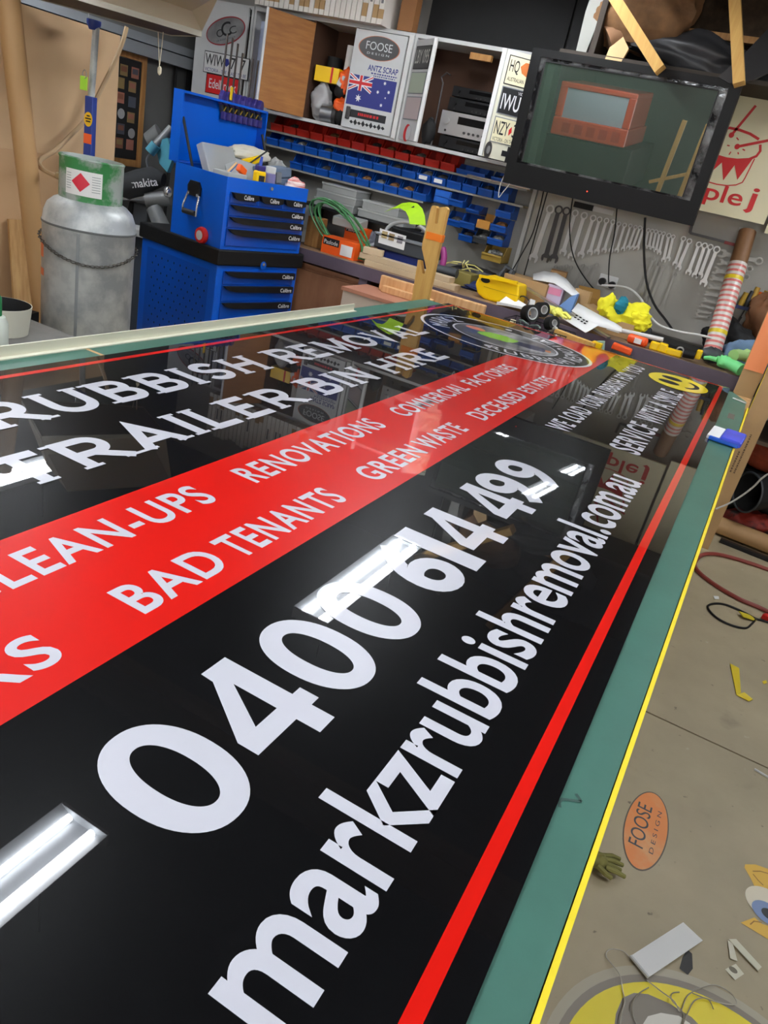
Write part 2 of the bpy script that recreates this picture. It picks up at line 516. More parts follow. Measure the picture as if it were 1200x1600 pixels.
def four(y0, y1, xb, xt):
    """an upright 4 with an open angular counter"""
    w = y1 - y0; h = xb - xt
    q = MB(); o = (xb, y0, ZL); s = .20 * h
    outer = [(.60 * w, 0), (.60 * w + s, 0), (.60 * w + s, h), (.60 * w - s * .35, h), (0, .36 * h), (0, .215 * h), (.60 * w, .215 * h)]
    a, b, c = (.60 * w, .80 * h), (.60 * w, .36 * h), (.19 * w, .36 * h)
    ux = Vector(SX); uy = Vector(SY); O = Vector(o)
    zz = [0.0]

    def P(p):
        return O + ux * p[0] + uy * p[1] + Vector((0, 0, zz[0]))
    q.add([P(p) for p in ((.60 * w, 0), (.60 * w + s, 0), (.60 * w + s, h), (.60 * w, h))], [(0, 1, 2, 3)])
    zz[0] = .00006
    q.add([P(p) for p in ((0, .20 * h), (w, .20 * h), (w, .37 * h), (0, .37 * h))], [(0, 1, 2, 3)])
    zz[0] = .00012
    q.add([P(p) for p in ((0, .37 * h), (.60 * w, h), (.60 * w, .76 * h), (.265 * w, .37 * h))], [(3, 2, 1, 0)])
    zz[0] = .00018
    q.add([P(p) for p in ((.60 * w, h), (.60 * w, .76 * h), (.48 * w, .80 * h), (.50 * w, h))], [(0, 1, 2, 3)])
    part('lettering', q, VINYL, sign, world=True)


def zero(y0, y1, xb, xt):
    w = (y1 - y0) / 2; h = (xb - xt) / 2; o = Vector((xb - h, y0 + w, ZL)); n = 56
    sp = lambda t, e: math.copysign(abs(t) ** e, t)
    a = [(w * sp(math.cos(2 * math.pi * i / n), .92), h * sp(math.sin(2 * math.pi * i / n), .92)) for i in range(n)]
    b = [(w * .44 * sp(math.cos(2 * math.pi * i / n), .92), h * .655 * sp(math.sin(2 * math.pi * i / n), .92)) for i in range(n)]
    ux = Vector(SX); uy = Vector(SY)
    part('lettering', MB().add([o + ux * p[0] + uy * p[1] for p in a + b], [(i, (i + 1) % n, n + (i + 1) % n, n + i) for i in range(n)]), VINYL, sign, world=True)


XB, XT = -.276, -.449
zero(.419, .545, XB, XT); four(.562, .692, XB, XT); zero(.707, .833, XB, XT); zero(.857, .985, XB, XT)
sgn('6', 1.047, 1.165, XB, XT, .028)
sgn('1', 1.178, 1.231, XB, XT, .028)
four(1.252, 1.380, XB, XT); four(1.450, 1.578, XB, XT)
sgn('9', 1.572, 1.690, XB, XT, .028); sgn('9', 1.712, 1.832, XB, XT, .028)
sgn('markzrubbishremoval.com.au', .326, 2.012, -.108, -.224, .016)
sgn('CLEAN-UPS', .52, 1.035, -.750, -.828, .021)
sgn('RENOVATIONS', 1.152, 1.732, -.750, -.822, .021)
sgn('COMMERCIAL', 1.855, 2.36, -.752, -.820, .021)
sgn('FACTORIES', 2.41, 2.885, -.752, -.818, .021)
sgn('RS', .43, .545, -.590, -.660, .021)
sgn('BAD', .674, .868, -.588, -.662, .021)
sgn('TENANTS', .895, 1.245, -.588, -.661, .021)
sgn('GREEN', 1.377, 1.655, -.592, -.660, .021)
sgn('WASTE', 1.682, 1.942, -.592, -.660, .021)
sgn('DECEASED', 2.072, 2.515, -.594, -.660, .021)
sgn('ESTATES', 2.56, 2.90, -.594, -.656, .021)
for w_, a_, b_ in (('WE', 2.24, 2.355), ('LOAD', 2.395, 2.60), ('YOUR', 2.64, 2.845), ('RUBBISH', 2.89, 3.27), ('FOR', 3.32, 3.475), ('YOU', 3.52, 3.735)):
    sgn(w_, a_, b_, -.378, -.454, .024)
for w_, a_, b_ in (('SERVICE', 2.258, 2.66), ('WITH', 2.72, 2.965), ('A', 3.01, 3.085), ('SMILE', 3.125, 3.39)):
    sgn(w_, a_, b_, -.158, -.255, .024)

# wide serif capitals of the two upper lines, drawn as strokes
def arcp(cx, cy, rx, ry, a0, a1, n=14):
    return [(cx + rx * math.cos(math.radians(a0 + (a1 - a0) * i / n)), cy + ry * math.sin(math.radians(a0 + (a1 - a0) * i / n))) for i in range(n + 1)]


T = .205
GLY = {
    'I': (.34, [[(.17, 0), (.17, 1)]], [(.17, 0), (.17, 1)]),
    'H': (1.02, [[(.17, 0), (.17, 1)], [(.85, 0), (.85, 1)], [(.17, .52), (.85, .52)]], [(.17, 0), (.17, 1), (.85, 0), (.85, 1)]),
    'R': (1.0, [[(.17, 0), (.17, 1)], [(.08, .925), (.55, .925)] + arcp(.55, .685, .25, .24, 90, -90)[1:] + [(.17, .445)], [(.48, .445), (.94, .02)]], [(.17, 0), (.93, 0), (.1, 1)]),
    'B': (.92, [[(.17, 0), (.17, 1)], [(.08, .925), (.52, .925)] + arcp(.52, .725, .2, .2, 90, -90)[1:] + [(.17, .525)],
                [(.17, .525), (.55, .525)] + arcp(.55, .30, .24, .225, 90, -90)[1:] + [(.08, .075)]], [(.1, 1), (.1, 0)]),
    'U': (1.02, [[(.17, 1), (.17, .40)] + arcp(.51, .40, .34, .325, 180, 360)[1:] + [(.85, 1)]], [(.17, 1), (.85, 1)]),
    'S': (.86, [arcp(.43, .715, .27, .215, 20, 270)[:-1] + arcp(.43, .285, .29, .215, 90, -165)], []),
    'E': (.86, [[(.17, 0), (.17, 1)], [(.08, .925), (.74, .925)], [(.17, .52), (.62, .52)], [(.08, .075), (.78, .075)]], [(.1, 1), (.1, 0)]),
    'M': (1.24, [[(.17, 0), (.17, 1)], [(1.07, 0), (1.07, 1)], [(.17, .98), (.62, .14), (1.07, .98)]], [(.17, 0), (1.07, 0), (.14, 1), (1.1, 1)]),
    'O': (1.14, [arcp(.57, .5, .45, .425, 0, 360, 40)], []),
    'V': (1.04, [[(.12, 1), (.52, .06), (.92, 1)]], [(.12, 1), (.92, 1)]),
    'A': (1.04, [[(.12, 0), (.52, .94), (.92, 0)], [(.26, .30), (.78, .30)]], [(.12, 0), (.92, 0)]),
    'L': (.82, [[(.17, 0), (.17, 1)], [(.08, .075), (.74, .075)]], [(.17, 1), (.1, 0)]),
    'T': (.94, [[(.47, 0), (.47, 1)], [(.06, .925), (.88, .925)]], [(.47, 0)]),
    'N': (1.04, [[(.17, 0), (.17, 1)], [(.87, 0), (.87, 1)], [(.17, .95), (.87, .05)]], [(.17, 0), (.87, 1), (.12, 1)]),
}


def serif_line(txt, y0, y1, xb, xt):
    h = xb - xt; gap = .13; tot = 0
    for c in txt:
        tot += (.52 if c == ' ' else GLY[c][0] + gap)
    sx = (y1 - y0) / (tot - gap); x = 0
    for wd in txt.split(' '):
        mb = MB()
        for c in wd:
            w, st, se = GLY[c]; o = (xb, y0 + x * sx, ZL)
            for qi, q in enumerate(st):
                thick(mb, q, T, V3(o, 0, 0, .00006 * qi), Vector(SX) * sx, Vector(SY) * h, closed=(c == 'O'))
            for si, (a, b) in enumerate(se):
                z = .035 if b < .5 else .965
                thick(mb, [(a - .17, z), (a + .17, z)], .075, V3(o, 0, 0, .0003 + .00006 * si), Vector(SX) * sx, Vector(SY) * h)
            x += w + gap
        x += .52 - gap + gap
        part('lettering', mb, VINYL, sign, world=True)


serif_line('RUBBISH REMOVAL', .925, 3.03, -1.212, -1.338)
serif_line('TRAILER BIN HIRE', .79, 2.715, -.982, -1.104)

# round emblem
EC = (-.987, 3.39)
em = Vector((EC[0], EC[1], ZL + .0004)); EX = Vector((0, 1, 0)); EY = Vector((-1, 0, 0))
part('emblem_disc', MB().flat(circ(.33, .412, 64), em, EX, EY), mat('emblem_grey_black', srgb(14, 15, 18), .35, coat=.7, spec=.05), sign, world=True)
rb = MB(); ring(rb, em + Vector((0, 0, .0003)), EX, EY, .322, .334, 72, sy=1.245); ring(rb, em + Vector((0, 0, .0003)), EX, EY, .196, .204, 64, sy=1.26)
part('emblem_ring', rb, VINYL, sign, world=True)
part('emblem_picture', MB().flat(circ(.195, .245, 56), em + Vector((0, 0, .0002)), EX, EY), mat('emblem_picture_grey', srgb(70, 72, 78), .35, col2=srgb(176, 176, 176), nscale=3, thr=(.45, .6), coat=1.0), sign, world=True)


def arc_text(txt, a_mid, span, r, h, sy, flip=False):
    mb = MB(); vs, fs = glyphs(txt, .010, space=1.18); out = []
    for x, y in vs:
        if not flip:
            a = math.radians(a_mid + span / 2 - span * x); rr = r - h / 2 + h * y
        else:
            a = math.radians(a_mid - span / 2 + span * x); rr = r + h / 2 - h * y
        out.append(em + Vector((0, 0, .0003)) + EX * (rr * math.cos(a)) + EY * (rr * sy * math.sin(a)))
    part('lettering', mb.add(out, fs), VINYL, sign, world=True)


def crumple(mb, c, r, seed, amp=.16, nu=52, nv=30, rz=0.0, floor_z=None):
    """a crumpled cloth: a flattened ball with ridged creases"""
    rd_ = random.Random(seed); R = Matrix.Rotation(rz, 3, 'Z')
    W_ = [(Vector((rd_.gauss(0, 1), rd_.gauss(0, 1), rd_.gauss(0, 1))).normalized() * f, rd_.uniform(0, 6.28), a) for f, a in ((2.2, 1.0), (2.8, .9), (3.6, .8), (5.0, .6), (6.5, .5), (8.5, .35), (11, .25))]
    vs = []
    for i in range(nv + 1):
        th_ = math.pi * i / nv
        for j in range(nu):
            t = 2 * math.pi * j / nu
            n = Vector((math.sin(th_) * math.cos(t), math.sin(th_) * math.sin(t), math.cos(th_)))
            k = 1 + amp * sum(a * (.64 - abs(math.sin(w.dot(n) + p))) for w, p, a in W_)
            q = Vector((r[0] * n.x * k, r[1] * n.y * k, r[2] * n.z * k))
            p_ = Vector(c) + R @ q
            if floor_z is not None and p_.z < floor_z:
                p_.z = floor_z
            vs.append(p_)
    return mb.add(vs, [(i * nu + j, (i + 1) * nu + j, (i + 1) * nu + (j + 1) % nu, i * nu + (j + 1) % nu) for i in range(nv) for j in range(nu)])


def heap(mb, c, rx, ry, h, seed, folds=6, amp=.3, rz=0.0, nr=12, nt=44):
    """a crumpled cloth lying in folds"""
    rd_ = random.Random(seed); ph = [rd_.uniform(0, 6.28) for _ in range(8)]; R = Matrix.Rotation(rz, 3, 'Z'); vs = []
    for i in range(nr + 1):
        r = i / nr
        for j in range(nt):
            t = 2 * math.pi * j / nt
            rr = r * (1 + .16 * math.sin(3 * t + ph[0]) + .10 * math.sin(5 * t + ph[1]))
            z = (1 - r ** 3.2) * (.86 + .5 * amp * math.sin(folds * t + ph[2] + 3 * r) * r + .45 * amp * math.sin(5 * rr * math.cos(t + ph[3]) + ph[4]) + .3 * amp * math.sin(8 * rr * math.sin(t + ph[5]) + ph[6]))
            p = R @ Vector((rx * rr * math.cos(t), ry * rr * math.sin(t), max(0.0, h * z)))
            vs.append(Vector(c) + p)
    fs = [(i * nt + j, (i + 1) * nt + j, (i + 1) * nt + (j + 1) % nt, i * nt + (j + 1) % nt) for i in range(nr) for j in range(nt)]
    fs.append(tuple(nr * nt + j for j in range(nt - 1, -1, -1)))
    return mb.add(vs, fs)


arc_text('MARKZ', 95, 66, .264, .072, 1.245)
arc_text('RUBBISH REMOVAL', 268, 170, .264, .066, 1.245, flip=True)
ed = MB()
for a in (182, 12):
    part('emblem_dot', MB().flat(circ(.018, .018, 14, .262 * math.cos(math.radians(a)), .262 * 1.245 * math.sin(math.radians(a))), em + Vector((0, 0, .0003)), EX, EY), VINYL, sign, world=True)
pz = em + Vector((0, 0, .0005))
part('printed_figure_shirt', MB().flat([(-.06, .12), (-.01, .13), (.05, .09), (.07, .02), (.05, -.05), (.0, -.07), (-.06, -.03), (-.075, .05)], pz, EX, EY), mat('print_lime', srgb(140, 205, 40), .4, coat=1), sign, world=True)
part('printed_figure_head', MB().flat(circ(.035, .05, 18, 0.04, .165), pz, EX, EY), mat('print_orange', srgb(225, 130, 70), .4, coat=1), sign, world=True)
part('printed_figure_trousers', MB().flat([(-.05, -.05), (.04, -.06), (.06, -.17), (.03, -.2), (-.03, -.2), (-.05, -.14)], pz + Vector((0, 0, .0001)), EX, EY), mat('print_navy', srgb(30, 36, 72), .4, coat=1), sign, world=True)
part('printed_figure_boot', MB().flat([(.0, -.2), (.03, -.19), (.04, -.215), (.0, -.225)], pz + Vector((0, 0, .0002)), EX, EY), MATS['print_orange'], sign, world=True)

# winking yellow face beside the slogan
sm = Vector((-.212, 3.63, ZL + .0004))
part('smiley_face', MB().flat(circ(.165, .134, 48), sm, EX, EY), SIGN_YELLOW, sign, world=True)
sf = MB()
for dx in (-.055, .055):
    sf.flat(circ(.038, .048, 20, dx, .035), sm + Vector((0, 0, .0003)), EX, EY)
thick(sf, arcp(0, -.01, .085, .075, 205, 335, 14), .022, sm + Vector((0, 0, .0003)), EX, EY)
part('smiley_features', sf, INKBLACK, sign, world=True)

# ================================================================== left side: gas bottle, prop, hood, cardboard
# leaning sheets
solo('cardboard_sheet', MB().box(-3.335, -3.325, 1.0, 3.26, 0, 1.80), CARD2, 'tall pale brown sheet standing behind the gas bottle, its upper half bare', 'sheet')
solo('cardboard_sheet', MB().box(-3.32, -3.312, .9, 3.235, 0, 1.205), mat('tan_sheet', srgb(188, 152, 112), .7, noise=.06, nscale=2), 'lower tan sheet reaching halfway up, standing against the taller pale sheet', 'sheet')
vb = thing('veneer_board', 'narrow wood-grained board with a bar code sticker leaning on the tan sheets', 'board', (-3.24, 2.66, 0))
part('board', MB().bar((-3.20, 2.66, .005), (-3.285, 2.66, .9), .17, .012, up=(1, 0, 0)), wood('veneer', srgb(196, 158, 106), srgb(168, 126, 76)), vb, world=True)
part('sticker', MB().bar((-3.250, 2.70, .68), (-3.261, 2.70, .81), .034, .004, up=(1, 0, 0)), PAPER, vb, world=True)
part('sticker_print', MB().bar((-3.252, 2.70, .715), (-3.254, 2.70, .73), .03, .006, up=(1, 0, 0)), INKBLACK, vb, world=True)
solo('cardboard_tube', MB().tube([(-3.0, 2.62, .0), (-3.17, 2.44, 2.15)], .047, 24), mat('tube_brown', srgb(176, 138, 92), .6, noise=.06, nscale=3), 'long brown cardboard tube leaning upright left of the gas bottle', 'cardboard tube', smooth=True)

# gas bottle
gb = thing('gas_bottle', 'tall weathered silver gas bottle with a chipped green collar', 'gas bottle', (-2.63, 2.46, 0))
R0 = .1875
part('body', MB().lathe([(.0, .03), (.14, .03), (R0 - .01, .06), (R0, .10), (R0, 1.0), (R0 + .002, 1.003), (R0 + .002, 1.017), (R0, 1.02), (R0 - .004, 1.05), (.170, 1.085), (.145, 1.108), (.115, 1.122), (.08, 1.13), (0, 1.135)], 48), GALV, gb, smooth=True)
part('weld_seam', MB().lathe([(R0, 1.005), (R0 + .004, 1.008), (R0 + .004, 1.014), (R0, 1.017)], 48), mat('weld', srgb(96, 98, 98), .6), gb, smooth=True)
vs = MB(); a = math.radians(-56); vs.box(R0 - .002, R0 + .0025, -.006, .006, .1, 1.0)
vs.v = [(x * math.cos(a) - y * math.sin(a), x * math.sin(a) + y * math.cos(a), z) for x, y, z in vs.v]
part('weld_seam', vs, mat('seam_grey', srgb(132, 136, 138), .5, metal=.3), gb)
part('foot_ring', MB().lathe([(.15, 0), (.16, 0), (.16, .06), (.15, .06), (.15, 0)], 32), DSTEEL, gb, smooth=True)
COLLAR = mat('chipped_green_paint', srgb(54, 128, 70), .5, col2=srgb(158, 166, 160), nscale=9, thr=(.44, .56))
cb = MB(); cb.lathe([(.126, 1.112), (.126, 1.265), (.130, 1.275), (.124, 1.28), (.118, 1.272), (.118, 1.112)], 40, a0=math.radians(-135), a1=math.radians(110))
part('collar', cb, COLLAR, gb, smooth=True)
cb = MB(); cb.lathe([(.126, 1.215), (.126, 1.265), (.130, 1.275), (.124, 1.28), (.118, 1.272), (.118, 1.215), (.126, 1.215)], 24, a0=math.radians(110), a1=math.radians(225))
part('collar_bridge', cb, COLLAR, gb, smooth=True)
part('valve', MB().lathe([(.03, 1.09), (.022, 1.12), (.022, 1.18), (.035, 1.19), (.035, 1.215), (0, 1.22)], 16), mat('brass', srgb(180, 150, 80), .35, metal=.9), gb, smooth=True)
lab = MB(); lab.lathe([(.1268, 1.14), (.1268, 1.235)], 16, a0=math.radians(-92), a1=math.radians(-24))
lo = part('label', lab, PAPER, gb)
dm = MB(); ac = math.radians(-62)
for k in range(-8, 8):
    q = []
    for kk in (k, k + 1):
        aa = ac + .29 * kk / 8; hh = .036 * (1 - abs(kk) / 8)
        q += [(.1276 * math.cos(aa), .1276 * math.sin(aa), 1.190 - hh), (.1276 * math.cos(aa), .1276 * math.sin(aa), 1.190 + hh)]
    dm.add(q, [(0, 2, 3, 1)])
part('hazard_diamond', dm, mat('hazard_red', srgb(214, 40, 62), .5), lo)
lp = MB()
for k in range(7):
    for a0, a1 in ((-90, -80), (-42, -27)):
        lp.lathe([(.1272, 1.160 + k * .0095), (.1272, 1.1625 + k * .0095)], 4, a0=math.radians(a0), a1=math.radians(a1))
lp_o = part('label_print', lp, mat('grey_print', srgb(150, 158, 156), .6), lo); lp_o['kind'] = 'stuff'
om = MB(); om.lathe([(R0 + .001, .865), (R0 + .001, .925)], 8, a0=math.radians(-130), a1=math.radians(-112))
part('orange_mark', MB().lathe([(R0 + .001, .79), (R0 + .001, .82)], 8, a0=math.radians(-130), a1=math.radians(-110)), mat('faded_orange', srgb(224, 122, 76), .6), gb)
part('orange_mark', om, mat('faded_orange', srgb(224, 122, 76), .6), gb)
# chain round the bottle
ch = thing('chain', 'thin steel chain slung round the middle of the gas bottle', 'chain', (-2.63, 2.46, .7))
link = MB(); pts = [(.012 * math.cos(t) , .006 * math.sin(t), 0) for t in [i * math.pi / 4 for i in range(8)]]
link.tube(pts, .0023, 5, closed=True)
lk = None; NL = 66
for i in range(NL):
    t = 2 * math.pi * i / NL
    z = .925 - .7 - .025 * math.cos(t - math.radians(-30)) + .02 * math.sin(2 * t)
    if lk is None:
        lk = part('link', link, mat('chain_steel', srgb(96, 94, 90), .45, metal=.7), ch, smooth=True); o = lk
    else:
        o = lk.copy(); COL.objects.link(o); o.parent = ch
    o.location = ((R0 + .0095) * math.cos(t), (R0 + .0095) * math.sin(t), z)
    o.rotation_euler = (math.pi / 2 * (i % 2) + .5, 0, t + math.pi / 2)
# gas hose
hp = [(-2.835, 2.5, 1.169), (-2.951, 2.55, 1.158), (-3.1, 2.604, 1.166), (-3.16, 2.65, 1.192), (-3.22, 2.78, 1.235), (-3.25, 2.898, 1.309), (-3.25, 2.993, 1.398), (-3.24, 3.058, 1.523), (-3.22, 3.113, 1.648), (-3.2, 3.148, 1.754), (-3.19, 3.165, 1.835)]


def smooth_path(p, n=6):
    p = [Vector(q) for q in p]; out = []
    for i in range(len(p) - 1):
        a = p[max(i - 1, 0)]; b = p[i]; c = p[i + 1]; d = p[min(i + 2, len(p) - 1)]
        for j in range(n):
            t = j / n
            out.append(.5 * ((2 * b) + (c - a) * t + (2 * a - 5 * b + 4 * c - d) * t * t + (3 * b - a - 3 * c + d) * t ** 3))
    out.append(p[-1]); return out


gh = thing('gas_hose', 'beige rubber gas hose looping from the bottle valve up to the hood', 'hose', hp[0])
part('hose', MB().tube(smooth_path(hp), .011, 8), mat('hose_beige', srgb(176, 150, 116), .6), gh, smooth=True, world=True)
part('fitting', MB().cyl(hp[0], V3(hp[0], -.05, .01, .0), .014, n=10), mat('fitting_brass', srgb(190, 180, 150), .35, metal=.8), gh, smooth=True, world=True)

# steel prop
pr = thing('steel_prop', 'blue and galvanised adjustable steel prop holding up the metal hood', 'steel prop', (-3.155, 2.93, 0), math.radians(20))
part('outer_tube', MB().box(-.021, .021, -.021, .021, .01, 1.50), mat('prop_blue', srgb(40, 62, 140), .45), pr, bevel=.004)
part('inner_tube', MB().tube([(0, 0, 1.50), (0.012, 0, 1.80)], .0155, 16), GALV, pr, smooth=True)
part('head_plate', MB().lathe([(.0, 1.775), (.02, 1.775), (.032, 1.80), (.032, 1.815), (0, 1.815)], 16), MATS['prop_blue'], pr, smooth=True)
part('base_plate', MB().box(-.07, .07, -.07, .07, 0, .01), MATS['prop_blue'], pr)
part('sticker', MB().flat(circ(.021, .032, 20), (0, -.0218, 1.40), (1, 0, 0), (0, 0, 1)), mat('sticker_yellow', srgb(240, 190, 20), .5), pr, label='round yellow sticker with small print')
part('sticker', MB().flat([(-.02, -.022), (.02, -.022), (.02, .022), (-.02, .022)], (0, -.0218, 1.315), (1, 0, 0), (0, 0, 1)), mat('sticker_orange', srgb(244, 100, 40), .5), pr, label='square orange sticker')
pk = MB()
for k, w in enumerate((.016, .030, .022)):
    pk.box(-w / 2, w / 2, -.0224, -.022, 1.412 - k * .012, 1.418 - k * .012)
o = part('sticker_print', pk, INKBLACK, pr); o['kind'] = 'stuff'
kt = thing('key_tag', 'lime green plastic key tag hanging beside the steel prop', 'key tag', (-3.13, 2.86, 1.549))
part('tag', MB().obox((-3.13, 2.86, 1.549), (.035, .006, .058), .4), mat('tag_lime', srgb(170, 225, 60), .4), kt, world=True, bevel=.002)
part('ring', MB().tube([V3((-3.127, 2.86, 1.586), .012 * math.cos(t), 0, .018 * math.sin(t)) for t in [i * math.pi / 6 for i in range(12)]], .002, 5, closed=True), STEEL, kt, world=True)

# hood propped up overhead
C0 = Vector((-2.54, 2.95, 1.83)); e1 = Vector((.48, .877, 0)); n1 = Vector((-.877, .48, 0))
hd = thing('metal_hood', 'large pale beige sheet-metal hood propped up overhead with a dark underside', 'hood', C0 - e1 * .3)


def HP(a, b, z):
    return C0 + e1 * a + n1 * b + Vector((0, 0, z))


hb = MB()
A = [HP(0, 0, .0), HP(-.62, 0, .0), HP(-.62, .52, .0), HP(0, .40, .0)]
b0 = Vector((-2.55, 2.83, 1.955)); b3 = Vector((-2.257, 2.702, 1.955))
B = [b0, b0 - e1 * .50, b3 - e1 * .50, b3]
A2 = [p + Vector((0, 0, .022)) for p in A]
hb.add(A2 + B, [(0, 1, 5, 4), (1, 2, 6, 5), (2, 3, 7, 6), (3, 0, 4, 7), (4, 5, 6, 7)])
part('hood_panel', hb, mat('hood_beige', srgb(196, 186, 166), .35, noise=.05, nscale=3), hd, world=True)
part('hood_rim', MB().add(A + A2, [(0, 1, 5, 4), (1, 2, 6, 5), (2, 3, 7, 6), (3, 0, 4, 7)]), mat('rim_bright', srgb(208, 204, 190), .25, metal=.5), hd, world=True)
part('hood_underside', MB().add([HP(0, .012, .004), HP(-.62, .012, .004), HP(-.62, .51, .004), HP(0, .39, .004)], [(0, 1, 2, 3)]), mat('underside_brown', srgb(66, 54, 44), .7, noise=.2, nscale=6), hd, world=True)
pc = thing('pull_cord', 'knotted white pull cord hanging under the metal hood', 'cord', (-2.885, 3.08, 1.676))
for q in ([(-2.909, 3.08, 1.831), (-2.897, 3.08, 1.754), (-2.887, 3.08, 1.692)], [(-2.878, 3.08, 1.835), (-2.882, 3.08, 1.756), (-2.887, 3.08, 1.692)]):
    part('strand', MB().tube(q, .0022, 5), mat('cord_white', srgb(214, 204, 180), .7), pc, world=True)
part('knot', MB().blob((-2.885, 3.08, 1.676), (.010, .010, .018), 10, 6, .15, 3), MATS['cord_white'], pc, smooth=True, world=True)
part('hook', MB().tube([(-3.159, 2.9, 1.821), (-3.161, 2.9, 1.856)], .002, 5), STEEL, pc, world=True)

# bucket and bottle on the low stand at the far left
st = thing('low_stand', 'low grey stand at the left edge carrying the bucket and the bottle', 'stand', (-2.62, 1.95, 0))
zs = (-2.45, 1.996, 0.621)[2]
part('stand_top', MB().box(-.33, .36, -.30, .24, zs - .03, zs), mat('stand_grey', srgb(122, 120, 116), .7, noise=.12, nscale=8), st)
for sx in (-.28, .31):
    for sy in (-.25, .19):
        part('leg', MB().box(sx - .02, sx + .02, sy - .02, sy + .02, 0, zs - .03), DSTEEL, st)
bc = (-2.55, 1.984, 0.665)
bk = thing('bucket', 'white round bucket with a black lining on the low grey stand', 'bucket', (-2.55, bc[1] - .02, zs))
part('shell', MB().lathe([(0, .002), (.098, .002), (.112, .11), (.109, .11)], 32), mat('bucket_white', srgb(206, 204, 188), .45), bk, smooth=True)
part('lining', MB().lathe([(.109, .11), (.1085, .108), (.097, .012), (0, .010)], 32), BLACKM, bk, smooth=True)
bo = thing('spray_bottle', 'squat white bottle with a green cap beside the bucket', 'bottle', (-2.335, 1.775, zs))
part('body', MB().lathe([(0, 0), (.04, 0), (.044, .006), (.044, .11), (.034, .135), (.022, .14), (0, .14)], 24), mat('bottle_white', srgb(214, 222, 212), .4), bo, smooth=True)
part('cap', MB().lathe([(.024, .138), (.024, .20), (.018, .21), (0, .212)], 16), GREENPL, bo, smooth=True)
bm = MB()
for k in range(5):
    bm.lathe([(.0446, .03 + k * .018), (.0446, .0325 + k * .018)], 6, a0=math.radians(-80), a1=math.radians(-45))
part('scale_mark', bm, mat('mark_green', srgb(140, 190, 160), .6), bo)['kind'] = 'stuff'
bx = thing('open_box', 'small black open box with a grey flap behind the bucket', 'box', (-2.75, 2.246, 0.611))
c = (-2.75, 2.243, 0.594)
part('box', MB().obox((c[0], c[1], c[2]), (.06, .09, .06), .3), BLACKM, bx, world=True)
part('flap', MB().obox(V3(c, .05, -.02, -.04), (.09, .1, .004), .3), GREY, bx, world=True)
part('support', MB().obox((c[0], c[1], (c[2] - .04) / 2), (.05, .08, c[2] - .045), .3), DGREY, bx, world=True)

# ================================================================== tool chest
TBM = Matrix.Translation((-2.83, 3.6, 0)) @ Matrix.Rotation(math.atan2(.986, .167), 4, 'Z')
TBR = math.atan2(.986, .167)


def tw(x, y, z):
    v = TBM @ Vector((x, y, z)); return (v.x, v.y, v.z)


tc = thing('tool_chest', 'bright blue steel tool chest on a roller cabinet with the lid open', 'tool chest', (-2.83, 3.6, 0), TBR)
part('roller_cabinet', MB().box(-.005, .675, .0, .70, .10, .785), BLUE, tc, bevel=.006)
part('worktop_band', MB().box(-.022, .70, -.018, .715, .783, .872), BLACK, tc, bevel=.008)
for x in (.08, .6):
    for y in (.09, .61):
        part('caster', MB().cyl((x - .02, y, .05), (x + .02, y, .05), .05, n=16), RUBBER, tc, smooth=True)
up = MB(); up.box(0, .664, 0, .444, .872, 1.205); up.box(0, .664, 0, .012, 1.205, 1.26); up.box(0, .012, .012, .444, 1.205, 1.26); up.box(.652, .664, .012, .444, 1.205, 1.26); up.box(.012, .652, .432, .444, 1.205, 1.26)
part('top_chest', up, BLUE, tc)
lid = part('lid', MB().box(0, .664, .50, .512, 1.262, 1.635).box(0, .01, .43, .50, 1.262, 1.635).box(.654, .664, .43, .50, 1.262, 1.635).box(.01, .654, .43, .50, 1.623, 1.635), BLUE, tc)
part('hinge', MB().cyl((.01, .47, 1.262), (.654, .47, 1.262), .012, n=8), BLUED, tc)
for x in (.02, .644):
    part('gas_strut', MB().cyl((x, .30, 1.21), (x, .44, 1.50), .008, n=8), BLACK, tc, smooth=True)


def drawer(x0, x1, z0, z1, hw=None, small=False):
    d = part('drawer', MB().box(x0, x1, -.008, .0, z0, z1), BLUED, tc, bevel=.003)
    hz = z1 - .002; hh = .036 if small else .04
    L = x1 - x0
    if small:
        q = [(0.005, 0), (L - .005, 0), (L - .005, -hh * .75), (L - .04, -hh), (.045, -hh), (.02, -hh * .75)]
    else:
        q = [(0.003, 0), (L - .003, 0), (L - .003, -hh), (.10, -hh * .82), (.05, -hh * .65), (.02, -hh * .35)]
    h = part('handle', MB().prism(q[::-1], (x0, -.007, hz), (1, 0, 0), (0, 0, 1), .022), BLACK, d)
    w = .10 if not small else .075
    lx = x1 - w - .02 if not small else x0 + L * .5 - .02
    part('lettering', write(MB(), 'Calibre', (lx, -.0302, hz - hh * .82), (1, 0, 0), (0, 0, 1), w, .024, .01), INKWHITE, h)


for x0, x1 in ((.030, .236), (.240, .440), (.444, .640)):
    drawer(x0, x1, 1.127, 1.187, small=True)
for z0, z1 in ((1.060, 1.121), (.996, 1.056), (.893, .990)):
    drawer(.030, .640, z0, z1)
for z0, z1 in ((.672, .752), (.572, .667), (.452, .567), (.30, .447), (.13, .295)):
    drawer(.045, .635, z0, z1)
for z, x in ((1.232, .345), (.80, .345)):
    part('lock', MB().cyl((x, .0 if z > 1 else -.016, z), (x, -.008 if z > 1 else -.024, z), .010, n=12), CHROME, tc, smooth=True)
part('lock_cutout', MB().cyl((.345, -.0185, .793), (.345, -.0195, .793), .024, n=20), BLUE, tc)
ph = MB()
for i in range(9):
    for j in range(12):
        yy = .09 + i * .058 + (.029 if j % 2 else 0); zz = .70 - j * .045
        if yy < .62:
            ph.flat(circ(.0055, .0075, 8), (-.0056, yy, zz), (0, -1, 0), (0, 0, 1))
